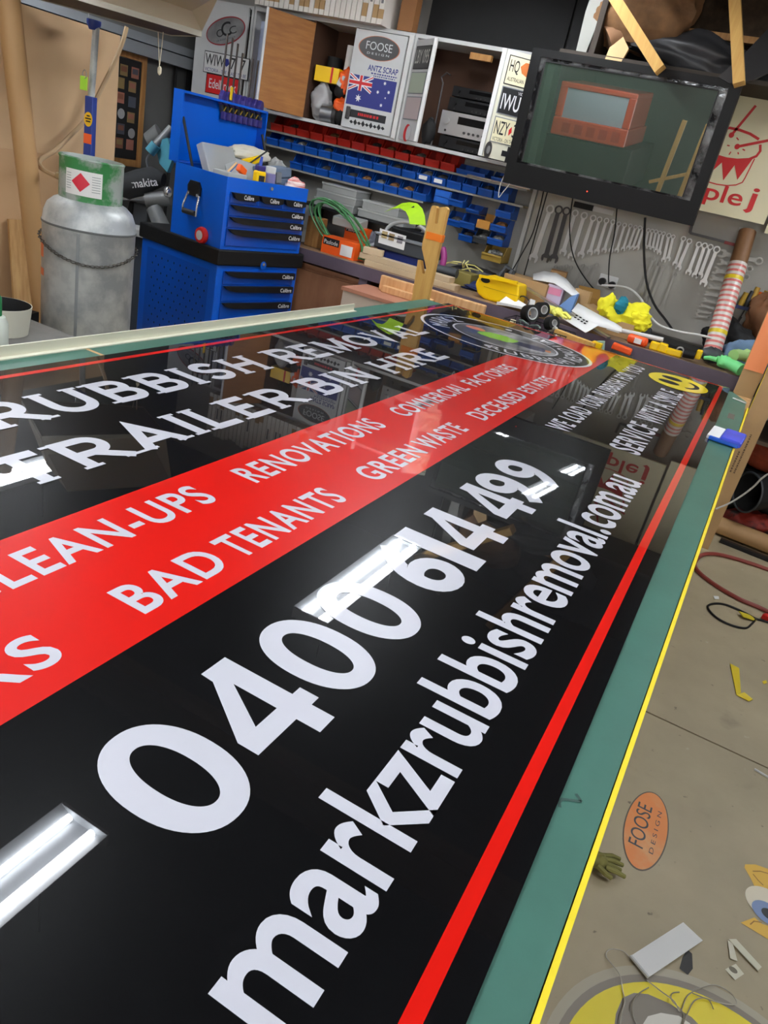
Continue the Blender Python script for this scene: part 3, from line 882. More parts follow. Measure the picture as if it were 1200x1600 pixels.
po = part('peg_hole', ph, BLACKM, tc); po['kind'] = 'stuff'
part('side_panel', MB().box(-.0052, -.002, .06, .64, .13, .74), BLUED, tc)
hb = part('side_handle', MB().prism([(-.055, .03), (-.05, -.02), (.05, -.02), (.055, .03), (.035, .06), (-.035, .06)][::-1], (.0, .255, 1.13), (0, -1, 0), (0, 0, 1), .014), BLACK, tc)
part('loop', MB().tube([(-.012, .205, 1.115), (-.03, .195, 1.05), (-.03, .195, 1.01), (-.03, .315, 1.01), (-.03, .315, 1.05), (-.012, .305, 1.115)], .006, 8), CHROME, hb, smooth=True)
part('grip', MB().cyl((-.03, .205, 1.02), (-.03, .305, 1.02), .015, n=10), RUBBER, hb, smooth=True)
for y in (.215, .295):
    part('rivet', MB().cyl((-.012, y, 1.118), (-.02, y, 1.118), .009, n=10), CHROME, hb, smooth=True)
mg = thing('magnet_torch', 'round red rimmed lamp stuck to the side of the tool chest', 'lamp', tw(-.0005, .15, .914), TBR)
part('rim', MB().lathe([(0, 0), (.045, 0), (.048, .012), (.042, .028), (.03, .03), (0, .028)], 24), RED, mg, smooth=True).rotation_euler = (0, -math.pi / 2, 0)
part('lens', MB().lathe([(0, .029), (.027, .0305), (.0, .033)], 20), LIGHTGREY, mg, smooth=True).rotation_euler = (0, -math.pi / 2, 0)


# things lying in the open top of the chest
def inchest(name, mb, m, label, cat, **k):
    mb.v = [tw(*v) for v in mb.v]
    return solo(name, mb, m, label, cat, **k)


ZC = 1.2055
inchest('plastic_case', MB().obox((.15, .25, ZC + .10), (.26, .05, .19), .1, rx=-.5), CLEAR, 'clear plastic case tilted against the left of the open lid', 'case', bevel=.006)
inchest('plastic_tray', MB().box(.03, .17, .03, .16, ZC, ZC + .075), mat('frosted', srgb(170, 172, 168), .4), 'low frosted tray with pencils at the near corner of the chest', 'tray', bevel=.004)
inchest('foam_pad', MB().obox((.36, .33, ZC + .10), (.34, .03, .18), 0, rx=-.35), mat('grey_foam', srgb(86, 86, 84), .9), 'dark grey foam pad leaning inside the open lid', 'pad', bevel=.008)
inchest('rag', crumple(MB(), (.47, .36, ZC + .17), (.16, .045, .05), 4), mat('rag_white', srgb(206, 202, 188), .9), 'crumpled off-white rag draped over the grey foam pad', 'rag', smooth=True)
inchest('grey_sheet', MB().obox((.30, .20, ZC + .085), (.26, .16, .006), -.2, rx=.7, ry=.1), mat('sheet_grey', srgb(150, 152, 152), .6), 'bent light grey sheet lying across the chest clutter', 'sheet')
inchest('pencil', MB().tube([(.06, .07, ZC + .075), (.10, .05, ZC + .13)], .006, 6), mat('pencil_wood', srgb(220, 180, 130), .6), 'short wooden pencil standing in the frosted tray', 'pencil')
inchest('marker_pen', MB().tube([(.09, .09, ZC + .075), (.12, .07, ZC + .125)], .008, 6), mat('pen_blue', srgb(70, 110, 170), .5), 'blue marker pen standing in the frosted tray', 'pen')
inchest('orange_wedge', MB().obox((.17, .08, ZC + .095), (.07, .03, .04), .2, ry=.4), ORANGE, 'bright orange plastic wedge sticking out of the frosted tray', 'wedge', bevel=.006)
cl = thing('chalk_line', 'yellow chalk line reel with a blue spout at the chest front', 'chalk line', tw(.285, .05, ZC), TBR)
part('body', MB().obox((0, 0, .055), (.075, .04, .11)), YELLOW, cl, bevel=.012)
part('panel', MB().box(-.022, .022, -.022, -.0195, .035, .085), INKBLACK, cl)
part('shoulder', MB().obox((0, 0, .122), (.06, .034, .03)), PURPLE, cl, bevel=.006)
part('spout', MB().cyl((-.004, 0, .13), (.002, 0, .185), .012, .007, 10), mat('spout_blue', srgb(50, 80, 180), .4), cl, smooth=True)
gp = thing('glue_pot', 'small white pot with a violet label and white lid beside the chalk line', 'pot', tw(.375, .055, ZC), TBR)
part('pot', MB().lathe([(0, 0), (.033, 0), (.035, .005), (.035, .10), (.028, .108), (0, .108)], 20), mat('label_violet', srgb(120, 116, 160), .5), gp, smooth=True)
part('lid', MB().lathe([(.031, .106), (.031, .138), (.027, .142), (0, .142)], 20), LIGHTGREY, gp, smooth=True)
gc = thing('grey_tool_case', 'blue-grey moulded tool case with a latch lying on the chest front', 'case', tw(.50, .16, ZC), TBR)
part('lower_shell', MB().obox((0, 0, .05), (.24, .10, .055), .0, ry=-.12), mat('case_bluegrey', srgb(96, 112, 132), .5), gc, bevel=.008)
part('upper_shell', MB().obox((-.006, 0, .108), (.24, .10, .055), .0, ry=-.12), MATS['case_bluegrey'], gc, bevel=.008)
part('latch', MB().obox((.0, -.053, .085), (.045, .012, .06), .0, ry=-.12), GREY, gc, bevel=.003)
ck = MB(); crumple(ck, (.60, .06, ZC + .045), (.075, .045, .06), 9)
inchest('striped_cloth', ck, mat('cloth_red', srgb(206, 92, 88), .9, col2=srgb(230, 214, 208), nscale=2.2, stretch=(1, 1, 22), thr=(.45, .55)), 'crumpled red and white striped cloth at the chest front corner', 'cloth', smooth=True)
inchest('clear_bag', crumple(MB(), (.61, .24, ZC + .09), (.04, .08, .085), 12), CLEAR, 'clear plastic bag slumped behind the grey tool case', 'bag', smooth=True)
sg = thing('yellow_square', 'yellow and black speed square standing in the chest behind the pot', 'square', tw(.44, .30, ZC), TBR)
part('blade', MB().prism([(0, 0), (.14, .05), (.14, .09), (0, .05)], (-.08, 0, .09), (1, 0, 0), (0, 0, 1), .02), YELLOW, sg, bevel=.004)
part('rule', MB().bar((-.09, -.03, .09), (.11, -.03, .22), .012, .004), DSTEEL, sg)
part('stock', MB().box(-.02, .02, -.02, .02, 0, .1), YELLOW, sg, bevel=.004)

# bar clamps on the open lid
PL = mat('clamp_purple', srgb(54, 46, 116), .4)
for i in range(8):
    x = .335 + i * .044; L = (.34, .33, .31, .27, .0, .26, .26, .0)[i]; zt = 1.66
    t = thing('bar_clamp', 'purple and grey bar clamp gripping the open chest lid, %s from the left' % ORD[i], 'clamp', tw(x, .506, zt - .02), TBR + .5, 'bar clamps on the chest lid')
    lean = .035
    part('bar', MB().bar((0, .0, -.06), (lean if L else 0, .01, max(L, .05)), .016, .007, up=(0, 1, 0)), mat('bar_grey', srgb(82, 78, 76), .4, metal=.6), t)
    part('head', MB().prism([(-.05, -.03), (.026, -.03), (.03, .02), (.014, .045), (-.024, .048), (-.052, .02)][::-1], (0, -.005, .0), (1, 0, 0), (0, 0, 1), .026), PL, t, bevel=.006)
    part('trigger', MB().prism([(-.03, -.022), (.028, -.024), (.04, -.07), (.014, -.09), (-.016, -.055)][::-1], (-.012, -.006, .012), (1, 0, 0), (0, 0, 1), .022), DGREY, t, bevel=.004)
    part('jaw', MB().obox((.0, -.03, -.085), (.03, .03, .045)), PL, t, bevel=.006)
    part('screw', MB().cyl((-.004, -.03, -.06), (-.004, -.042, -.035), .004, n=8), mat('gold_screw', srgb(190, 160, 70), .35, metal=.7), t)
    if i == 0:
        part('tag', MB().obox((.004, -.062, .04), (.034, .006, .072)), YELLOW, t, bevel=.004)

# ================================================================== drop saw and the dark room behind the chest
SGREY = mat('saw_grey', srgb(126, 128, 128), .45, metal=.2)
ds = thing('mitre_saw', 'grey sliding mitre saw with a black dust bag behind the gas bottle', 'mitre saw', (-3.72, 3.95, 0))
b0 = (-3.926, 3.9, 1.021); b1 = (-3.692, 4.05, 1.106)
bag = part('dust_bag', MB().tube([b0, V3(b0, .05, .02, -.002), tuple((a + b) / 2 for a, b in zip(b0, b1)), V3(b1, -.06, -.02, 0), b1], [.068, .080, .080, .070, .04], 20), mat('bag_black', srgb(48, 50, 52), .8, noise=.1, nscale=10), ds, smooth=True, world=True)
dv = (Vector(b1) - Vector(b0)).normalized(); tocam = Vector((.66, -.70, .03)); tocam = (tocam - dv * tocam.dot(dv)).normalized(); upv = tocam.cross(dv) * -1
if upv.z < 0:
    upv = -upv
mid = Vector(b0) + (Vector(b1) - Vector(b0)) * .34 + tocam * .0835
part('lettering', write(MB(), 'makita', mid - upv * .026, dv, upv, .165, .05, .012), INKWHITE, bag, world=True)
part('slide_rail', MB().cyl((-3.898, 3.9, 0.949), (-3.785, 4, 0.97), .017, n=12), STEEL, ds, smooth=True, world=True)
part('slide_rail', MB().cyl(V3((-3.898, 3.9, 0.949), 0, .07, .0), V3((-3.785, 4, 0.97), 0, .07, .0), .017, n=12), STEEL, ds, smooth=True, world=True)
part('slide_housing', MB().tube([(-3.766, 3.98, 0.965), (-3.635, 4.06, 1.005)], .046, 12), SGREY, ds, smooth=True, world=True)
part('pivot_arm', MB().tube([(-3.714, 4, 0.925), (-3.638, 4, 0.833), (-3.567, 4, 0.687)], [.05, .055, .06], 10), SGREY, ds, smooth=True, world=True)
part('bracket', MB().obox((-3.826, 4.02, 0.841), (.1, .08, .17), .4), DGREY, ds, world=True, bevel=.01)
part('bracket', MB().obox((-3.934, 4.02, 0.826), (.04, .06, .20), .4, ry=.2), BLACK, ds, world=True, bevel=.01)
part('motor', MB().tube([(-3.891, 4.1, 1.302), (-3.823, 4.14, 1.357)], [.055, .075], 16), SGREY, ds, smooth=True, world=True)
part('handle_tube', MB().tube([(-3.76, 4, 1.276), (-3.707, 4.1, 1.417)], .026, 12), SGREY, ds, smooth=True, world=True)
part('handle_collar', MB().cyl((-3.77, 3.99, 1.251), (-3.74, 4.01, 1.304), .034, n=12), mat('saw_teal', srgb(86, 160, 180), .45), ds, smooth=True, world=True)
part('guard', MB().prism([(0, .06), (.1, .10), (.16, 0), (.12, -.10), (.05, -.06)][::-1], (-3.771, 4.06, 1.258), (1, 0, 0), (0, 0, 1), .03), MATS['saw_teal'], ds, world=True)
part('cord', MB().tube(smooth_path([(-3.769, 3.99, 1.244), (-3.792, 3.99, 1.201), (-3.78, 4, 1.143), (-3.773, 4.02, 1.1)]), .006, 6), GREY, ds, smooth=True, world=True)
part('knob', MB().blob((-3.625, 4.02, 1.044), (.03, .03, .035), 12, 8), CHROME, ds, smooth=True, world=True)
part('blade_housing', MB().cyl((-3.559, 4.02, 0.94), V3((-3.559, 4.02, 0.94), .03, .03, 0), .10, n=24), LIGHTGREY, ds, smooth=True, world=True)
part('saw_table', MB().obox((-3.746, 4.02, 0.769), (.42, .36, .05), .25), LIGHTGREY, ds, world=True, bevel=.008)
zb = (-3.746, 4.02, 0.769)
part('stand', MB().box(zb[0] - .22, zb[0] + .14, zb[1] - .12, zb[1] + .2, 0, zb[2] - .03), mat('stand_slate', srgb(60, 68, 80), .6), ds, world=True)

# photo board on the left wall
pb = thing('photo_board', 'black pin board with small photos in a yellow wood frame on the dark wall', 'photo board', (-4.296, 4.22, 1.1))
part('panel', MB().box(-.002, .006, -.24, .19, .05, .66), BLACKM, pb)
fr = MB()
for a in ((-.28, .235, .0, .045), (-.28, .235, .665, .71)):
    part('frame', MB().box(-.002, .012, a[0], a[1], a[2], a[3]), TIMBER, pb)
for a in ((.19, .235), (-.28, -.24)):
    part('frame', MB().box(-.002, .012, a[0], a[1], .045, .665), TIMBER, pb)
rr = random.Random(5)
PHO = [mat('photo_%d' % k, c, .4) for k, c in enumerate([srgb(120, 76, 56), srgb(70, 74, 84), srgb(130, 110, 70), srgb(150, 96, 80), srgb(60, 66, 110), srgb(150, 150, 150)])]
for r in range(6):
    for c in range(4):
        y = -.19 + c * .105 + rr.uniform(-.012, .012); z = .10 + r * .093 + rr.uniform(-.01, .01)
        if (r + c) % 5 == 4:
            part('badge', MB().cyl((.006, y, z + .03), (.0075, y, z + .03), .032, n=16), PHO[5], pb)
        else:
            q = part('photo', MB().box(.006, .0072, y - .034, y + .034, z, z + .066), PHO[rr.randrange(5)], pb)
            part('picture', MB().box(.0072, .0078, y - .026, y + .026, z + .024, z + .056), PHO[(r * 2 + c) % 4], q)
tr = struct('trim_1', MB().box(-4.3, -4.2, 3.3, 5.1, 1.80, 1.87).box(-4.3, -4.23, 3.3, 5.1, 1.88, 1.93), GREY)
hz = thing('hanging_cable', 'dark cables hanging down the grey wall right of the photo board', 'cable', (-4.27, 4.75, .9))
for k, (y, r) in enumerate(((4.72, .012), (4.86, .018))):
    part('cable', MB().tube([(-4.27, y, .6), (-4.275, y + .02, 1.2), (-4.27, y, 1.8)], r, 6), BLACKM, hz, world=True)

# ================================================================== wall cabinets
FY = 4.8
CABIN = mat('cabinet_inside', srgb(70, 44, 28), .8, noise=.15, nscale=5)  # inside and dividers coloured dark to stand in for shade in the cabinets


def carcass(name, label, x0, x1, z0=1.64, z1=2.25, back=5.095):
    t = thing(name, label, 'cabinet', ((x0 + x1) / 2, 4.95, z0))
    part('bottom_panel', MB().box(x0, x1, FY, back, z0, z0 + .02), LIGHTGREY, t, world=True)
    part('top_panel', MB().box(x0, x1, FY, back, z1 - .022, z1), LIGHTGREY, t, world=True)
    part('side_panel', MB().box(x0, x0 + .018, FY, back, z0 + .02, z1 - .022), LIGHTGREY, t, world=True)
    part('side_panel', MB().box(x1 - .018, x1, FY, back, z0 + .02, z1 - .022), LIGHTGREY, t, world=True)
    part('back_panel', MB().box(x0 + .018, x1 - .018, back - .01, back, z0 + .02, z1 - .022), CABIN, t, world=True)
    return t


def panel_door(t, hx, hy, ex, ey, z0, z1, m_out, m_in=None, th=.016):
    """a door leaf standing between the hinge point and its free edge (plan view)"""
    p = Vector((hx, hy, 0)); q = Vector((ex, ey, 0)); d = (q - p).normalized()
    mb = MB(); n = Vector((d.y, -d.x, 0))
    if n.y > 0:
        n = -n
    a = [p, q, q - n * th, p - n * th]
    mb.add([v + Vector((0, 0, z0)) for v in a] + [v + Vector((0, 0, z1)) for v in a], [(0, 1, 5, 4), (1, 2, 6, 5), (2, 3, 7, 6), (3, 0, 4, 7), (4, 5, 6, 7), (3, 2, 1, 0)])
    o = part('door', mb, m_out, t, world=True)
    return o, p, q, d, n


ca = carcass('wall_cabinet', 'grey wall cabinet with a closed door carrying an oval badge and a number plate', -4.18, -3.705)
part('door', MB().box(-4.17, -3.735, FY - .016, FY, 1.655, 2.235), LIGHTGREY, ca, world=True)
cb = carcass('wall_cabinet', 'grey wall cabinet with an open plywood door and a closed stickered door', -3.70, -2.475)
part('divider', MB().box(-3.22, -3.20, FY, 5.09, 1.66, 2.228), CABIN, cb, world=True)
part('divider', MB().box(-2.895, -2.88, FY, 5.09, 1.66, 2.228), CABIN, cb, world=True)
panel_door(cb, -3.20, FY - .002, -3.365, 4.505, 1.66, 2.215, wood('door_ply', srgb(170, 112, 52), srgb(150, 94, 40), stretch=(2, 2, 14)))
part('door_edge', MB().cyl((-3.3725, 4.503, 1.66), (-3.3725, 4.503, 2.215), .009, n=8), WHITE, cb, world=True)
part('door', MB().box(-2.885, -2.515, FY - .016, FY, 1.66, 2.222), LIGHTGREY, cb, world=True)
part('stile', MB().box(-2.505, -2.475, FY - .012, FY, 1.655, 2.235), WHITE, cb, world=True)
part('handle', MB().obox((-2.845, FY - .022, 1.745), (.03, .012, .075)), DSTEEL, cb, world=True, bevel=.005)
cc = carcass('wall_cabinet', 'grey wall cabinet with two open doors holding stereo equipment', -2.47, -1.12)
part('divider', MB().box(-1.45, -1.43, FY, 5.09, 1.66, 2.228), LIGHTGREY, cc, world=True)
dl = panel_door(cc, -2.455, FY - .002, -2.24, 4.615, 1.66, 2.215, LIGHTGREY)
dr = panel_door(cc, -1.43, FY - .002, -1.775, 4.56, 1.66, 2.212, mat('door_cream', srgb(212, 210, 190), .5))
part('door_edge', MB().box(-2.246, -2.228, 4.605, 4.625, 1.66, 2.215), WHITE, cc, world=True)
part('door_edge', MB().box(-1.79, -1.765, 4.55, 4.572, 1.66, 2.212), WHITE, cc, world=True)
part('door_block', MB().box(-2.10, -1.96, 4.83, 4.86, 2.17, 2.205), TIMBER, cc, world=True)

UP = (0, 0, 1); RX = (1, 0, 0)


def plate(label, o, ux, w, h, base, border, text, tm, rows, name='number_plate', cat='number plate', oval=False, tilt=0.0):
    """thin metal plate with painted lettering: rows = (text, x, y, w, h, offset)"""
    ux = Vector(ux).normalized(); uy = Vector(UP)
    if tilt:
        uy2 = uy * math.cos(tilt) - ux * math.sin(tilt); ux2 = ux * math.cos(tilt) + uy * math.sin(tilt); ux, uy = ux2, uy2
    n = ux.cross(uy)
    t = thing(name, label, cat, o)
    if oval:
        q = circ(w / 2, h / 2, 40, w / 2, h / 2); q2 = circ(w / 2 - .008, h / 2 - .008, 40, w / 2, h / 2)
    else:
        q = [(0, 0), (w, 0), (w, h), (0, h)]; q2 = [(.005, .005), (w - .005, .005), (w - .005, h - .005), (.005, h - .005)]
    part('rim', MB().prism(q, (0, 0, 0), ux, uy, .0025), border, t)
    part('plate', MB().prism(q2, n * .0025, ux, uy, .0006), base, t)
    for tx, x, y, tw_, th_, off in rows:
        part('lettering', write(MB(), tx, ux * x + uy * y + n * .0034, ux, uy, tw_, th_, off), tm, t)
    return t, ux, uy, n


PF = FY - .0165
p0 = (-4.076, 4.78, 1.805); p1 = (-3.681, 4.78, 1.788)
w = p1[0] - p0[0]
t, a1, a2, a3 = plate('white number plate reading WIW 7 7 on the grey cabinet door', (p0[0], PF, p0[2]), RX, w, .135, WHITE, INKBLACK, '', INKBLACK,
      [('WIW', .012, .05, .17, .07, .01), ('7', w * .60, .05, .04, .07, .01), ('7', w * .82, .05, .04, .07, .01)])
part('lettering', write(MB(), 'VICTORIA - THE PLACE TO BE', a1 * .014 + a2 * .012 + a3 * .0034, a1, a2, w - .03, .022, .0), INKBLUE, t)
part('emblem', MB().flat([(0, .05), (.03, .05), (.04, .02), (.015, 0), (-.008, .02)], a1 * (w * .47) + a2 * .058 + a3 * .0034, a1, a2), INKBLUE, t, label='blue map emblem')
p0 = (-4.052, 4.78, 2.014); p1 = (-3.713, 4.78, 2.088)
w = p1[0] - p0[0]
BRUSH = mat('brushed_badge', srgb(176, 176, 176), .35, metal=.5, col2=srgb(96, 94, 94), nscale=3, thr=(.35, .65))
cx = (-3.882, 4.78, 2.048)
t, a1, a2, a3 = plate('oval silver badge with a red rim on the grey cabinet door', (cx[0] - w / 2, PF, cx[2] - .10), RX, w, .165, BRUSH, mat('badge_red', srgb(150, 40, 48), .4), '', INKBLACK, [('O', w * .27, .055, .06, .045, 0), ('C', w * .40, .05, .085, .085, .01), ('C', w * .60, .055, .06, .045, 0)], name='oval_badge', cat='badge', oval=True, tilt=.30)
def small_print(parent, o, ux, uy, w, h, n, m, seed=1):
    """print too small to read: a row of short dashes"""
    rp = random.Random(seed); mb = MB(); x = 0.0
    while x < w:
        d = min(rp.uniform(.6, 1.6) * w / n, w - x + .001)
        mb.flat([(x, 0), (x + d * .7, 0), (x + d * .7, h), (x, h)], o, Vector(ux).normalized(), Vector(uy).normalized()); x += d
    part('small_print', mb, m, parent)['kind'] = 'stuff'


small_print(t, a1 * (w * .25) + a2 * .03 + a3 * .0034, a1, a2, w * .5, .010, 12, GREY)
p0 = (-4.042, 4.78, 1.68)
plate('red metal sign lettered in white script under the number plate', (p0[0], PF, p0[2]), RX, .30, .125, INKRED, BLACK, '', INKWHITE, [('Edelbrock', .03, .035, .24, .06, .004)], name='metal_sign', cat='sign')
po = thing('pin_up_poster', 'narrow colour poster standing inside the cabinet beside the plywood door', 'poster', (-3.62, 4.86, 1.662))
part('sheet', MB().box(-.065, .075, 0, .006, 0, .52), mat('poster_sky', srgb(170, 180, 205), .5), po)
part('print', MB().flat([(-.01, .02), (.06, .02), (.06, .3), (.03, .36), (0.0, .3)], (0, -.0005, .06), RX, UP), mat('poster_tan', srgb(190, 122, 84), .5), po)
part('print', MB().flat(circ(.045, .09, 20, .03, .40), (0, -.0008, .02), RX, UP), mat('poster_brown', srgb(60, 30, 26), .5), po)
pk = MB()
for i in range(3):
    for j in range(3):
        if (i + j) % 2 == 0:
            pk.flat([(0, 0), (.022, 0), (.022, .022), (0, .022)], (-.005 + i * .022, -.0009, .01 + j * .022), RX, UP)
part('check_print', pk, INKRED, po)['kind'] = 'stuff'

# stickers on the closed door
dy = FY - .0165
sd = [(-2.885, 1.66)]
DX, DZ = -2.885, 1.66


def sticker(label, x, z, w, h, base, rows, tm, oval=False, name='sticker'):
    t = thing(name, label, 'sticker', (DX + x, dy, DZ + z))
    q = circ(w / 2, h / 2, 36, w / 2, h / 2) if oval else [(0, 0), (w, 0), (w, h), (0, h)]
    part('film', MB().prism(q, (0, 0, 0), RX, UP, .0006), base, t)
    for tx, a, b, c, d, off in rows:
        part('lettering', write(MB(), tx, (a, -.0009, b), RX, UP, c, d, off), tm, t)
    return t


t = sticker('black oval sticker with silver lettering at the top of the cabinet door', .035, .405, .30, .135, mat('sticker_black', srgb(38, 34, 32), .4), [('FOOSE', .055, .055, .19, .045, 0), ('D E S I G N', .07, .03, .16, .012, 0)], LIGHTGREY, oval=True)
ro = MB(); ring(ro, (.15, -.0008, .0675), RX, UP, .144, .150, 40, sy=.45)
part('rim', ro, mat('rim_orange', srgb(180, 90, 40), .4), t)
t = sticker('blue lettered scrap dealer sticker under the oval one', .03, .315, .33, .07, LIGHTGREY, [('ANTZ SCRAP', .10, .03, .22, .034, .02)], INKBLUE)
small_print(t, (.13, -.0009, .014), RX, UP, .19, .008, 14, INKBLUE, 2); small_print(t, (.15, -.0009, .002), RX, UP, .16, .006, 12, INKBLUE, 3)
fl = sticker('Australian flag sticker in the middle of the cabinet door', .01, .135, .345, .175, INKBLUE, [], INKWHITE, name='flag_sticker')
fb = MB(); W2, H2 = .172, .0875
for a, b in (((0, 0), (W2, H2)), ((0, H2), (W2, 0))):
    thick(fb, [a, b], .018, (0, -.0009, H2), RX, UP)
part('saltire', fb, INKWHITE, fl)
fb = MB()
for a, b in (((0, 0), (W2, H2)), ((0, H2), (W2, 0))):
    thick(fb, [a, b], .006, (0, -.0010, H2), RX, UP)
part('saltire', fb, INKRED, fl)
fb = MB(); fb.flat([(W2 / 2 - .015, 0), (W2 / 2 + .015, 0), (W2 / 2 + .015, H2), (W2 / 2 - .015, H2)], (0, -.0012, H2), RX, UP)
fb.flat([(0, H2 / 2 - .015), (W2, H2 / 2 - .015), (W2, H2 / 2 + .015), (0, H2 / 2 + .015)], (0, -.0013, H2), RX, UP)
part('cross', fb, INKWHITE, fl)
fb = MB(); fb.flat([(W2 / 2 - .009, 0), (W2 / 2 + .009, 0), (W2 / 2 + .009, H2), (W2 / 2 - .009, H2)], (0, -.0014, H2), RX, UP)
fb.flat([(0, H2 / 2 - .009), (W2, H2 / 2 - .009), (W2, H2 / 2 + .009), (0, H2 / 2 + .009)], (0, -.0015, H2), RX, UP)
part('cross', fb, INKRED, fl)
for x, z, r in ((.086, .045, .024), (.262, .155, .012), (.262, .03, .012), (.222, .10, .012), (.300, .11, .012), (.283, .075, .007)):
    part('star', MB().flat([((r if i % 2 == 0 else r * .45) * math.sin(math.pi * i / 7), (r if i % 2 == 0 else r * .45) * math.cos(math.pi * i / 7)) for i in range(14)], (x, -.0009, z), RX, UP), INKWHITE, fl)
t = sticker('long black and red sticker under the flag', .055, .065, .27, .045, INKBLACK, [], INKRED)
small_print(t, (.06, -.0009, .016), RX, UP, .16, .016, 9, INKRED, 4)
cs = thing('scroll_sticker', 'black scrollwork sticker at the bottom of the cabinet door', 'sticker', (DX + .06, dy, DZ + .02))
sb = MB()
for k in range(9):
    x = k * .03; s = (1 if k % 2 else .5)
    sb.flat([(x, .018), (x + .014, .018 + .02 * s), (x + .03, .016), (x + .016, .012 - .012 * s)], (0, -.0006, 0), RX, UP)
part('scroll', sb, INKBLACK, cs)['kind'] = 'stuff'


# number plates on the open doors
def on_door(door, a, z):
    o, p, q, d, n = door
    v = p + d * a + n * .0008
    return (v.x, v.y, z)


d = dl[3]
plate('black number plate at the top of the narrow open cabinet door', on_door(dl, .025, 2.055), d, .23, .125, mat('plate_dark', srgb(70, 70, 70), .5), INKBLACK, '', mat('plate_pale', srgb(180, 180, 172), .5), [('LBY 095', .015, .03, .2, .075, .01)])
plate('pale green number plate second from the top on the narrow open door', on_door(dl, .025, 1.92), d, .23, .12, mat('plate_green', srgb(168, 180, 158), .5), GREY, '', GREY, [])
plate('pinkish number plate third from the top on the narrow open door', on_door(dl, .025, 1.775), d, .23, .13, mat('plate_pink', srgb(186, 170, 168), .5), GREY, '', mat('plate_pinkink', srgb(140, 100, 100), .5), [])
rs = thing('round_sticker', 'red and silver round sticker at the bottom of the narrow open door', 'sticker', on_door(dl, .13, 1.70))
n = dl[4]
part('disc', MB().prism(circ(.05, .05, 24), (0, 0, 0), d, UP, .002), INKRED, rs)
part('disc', MB().prism(circ(.036, .042, 24, .03, 0), n * .002, d, UP, .002), LIGHTGREY, rs)
d = -dr[3]; L = (Vector((-1.775, 4.56, 0)) - Vector((-1.43, FY - .002, 0))).length


def on_r(a, z):
    v = Vector((-1.775, 4.56, 0)) + d * a + dr[4] * .0008
    return (v.x, v.y, z)


t, a1, a2, a3 = plate('cream number plate reading HQ with a painted orange car', on_r(.03, 2.045), d, .30, .145, CREAM, INKBLACK, '', INKBLACK, [('HQ', .014, .055, .056, .07, .01), ('AUSTRALIAN', .014, .02, .10, .02, .01)])
part('car_print', MB().flat([(.075, .10), (.09, .07), (.14, .05), (.2, .05), (.24, .07), (.22, .10), (.17, .125), (.10, .125)], a3 * .0034, a1, a2), mat('print_rust', srgb(196, 110, 50), .5), t)
t, a1, a2, a3 = plate('black number plate reading IWU-1 on the cream open door', on_r(.03, 1.895), d, .30, .14, INKBLACK, GREY, '', INKWHITE, [('IWU-1', .014, .025, .15, .08, .01), ('VIC', .10, .112, .03, .016, .0)])
t, a1, a2, a3 = plate('cream number plate reading NZY 3 on the cream open door', on_r(.03, 1.745), d, .30, .135, CREAM, GREY, '', INKBLACK, [('NZY', .012, .045, .085, .07, .006), ('3', .122, .045, .03, .07, .008)])
part('lettering', write(MB(), 'VICTORIA - ON THE MOVE', a1 * .012 + a2 * .01 + a3 * .0034, a1, a2, .17, .02), INKBLACK, t)
part('emblem', MB().flat([(.102, .05), (.118, .07), (.112, .10), (.098, .08)], a3 * .0034, a1, a2), INKRED, t)
cs = thing('cross_sticker', 'black cross sticker low on the cream open door', 'sticker', on_r(.17, 1.70))
part('cross', MB().prism([(-.02, -.045), (.02, -.045), (.02, -.015), (.05, -.015), (.05, .015), (.02, .015), (.02, .04), (-.02, .04), (-.02, .015), (-.05, .015), (-.05, -.015), (-.02, -.015)], (0, 0, 0), d, UP, .001), INKBLACK, cs)
dh = thing('door_latch', 'worn oval metal latch low on the cream open door', 'latch', on_r(.035, 1.70))
part('plate', MB().prism(circ(.022, .045, 20), (0, 0, 0), d, UP, .004), DSTEEL, dh)
part('catch', MB().prism(circ(.010, .022, 16), dr[4] * .004, d, UP, .008), STEEL, dh)

# contents of the middle cabinet
CZ = 1.6605
solo('dark_roll', MB().cyl((-3.13, 4.98, CZ), (-3.13, 4.98, CZ + .4), .05, n=16), BLACKM, 'dark roll standing at the back of the middle cabinet', 'roll', smooth=True)
yb = thing('yellow_box', 'yellow carton with a red stripe lying on a bag in the middle cabinet', 'box', (-3.085, 4.86, CZ + .235))
part('carton', MB().box(-.085, .10, -.04, .05, 0, .09), YELLOW, yb)
part('stripe', MB().box(.04, .055, -.042, .051, .0, .0915), INKRED, yb)
solo('plastic_bag', crumple(MB(), (-3.11, 4.865, CZ + .115), (.075, .05, .115), 21), mat('bag_grey', srgb(160, 160, 160), .4), 'crumpled grey plastic bag under the yellow carton', 'bag', smooth=True)
solo('paper_roll', MB().tube([(-3.00, 4.95, CZ), (-2.995, 4.95, CZ + .48)], .032, 16), PAPER, 'white paper roll standing in the middle cabinet', 'paper roll', smooth=True)
tm_ = thing('steel_canister', 'steel canister on its side at the bottom of the middle cabinet', 'canister', (-3.02, 4.84, CZ))
part('drum', MB().cyl((-.06, 0, .055), (.02, .02, .055), .055, n=20), STEEL, tm_, smooth=True)
part('lid', MB().cyl((.02, .02, .055), (.045, .026, .055), .058, n=20), DSTEEL, tm_, smooth=True)
hv = thing('hi_vis_vest', 'orange high-visibility vest with a grey stripe bundled in the middle cabinet', 'vest', (-2.945, 4.85, CZ + .16))
part('cloth', crumple(MB(), (0, 0, .10), (.045, .04, .085), 31), ORANGE, hv, smooth=True)
part('stripe', MB().obox((-.012, -.036, .10), (.035, .012, .07), .1, ry=.4), LIGHTGREY, hv, bevel=.004)
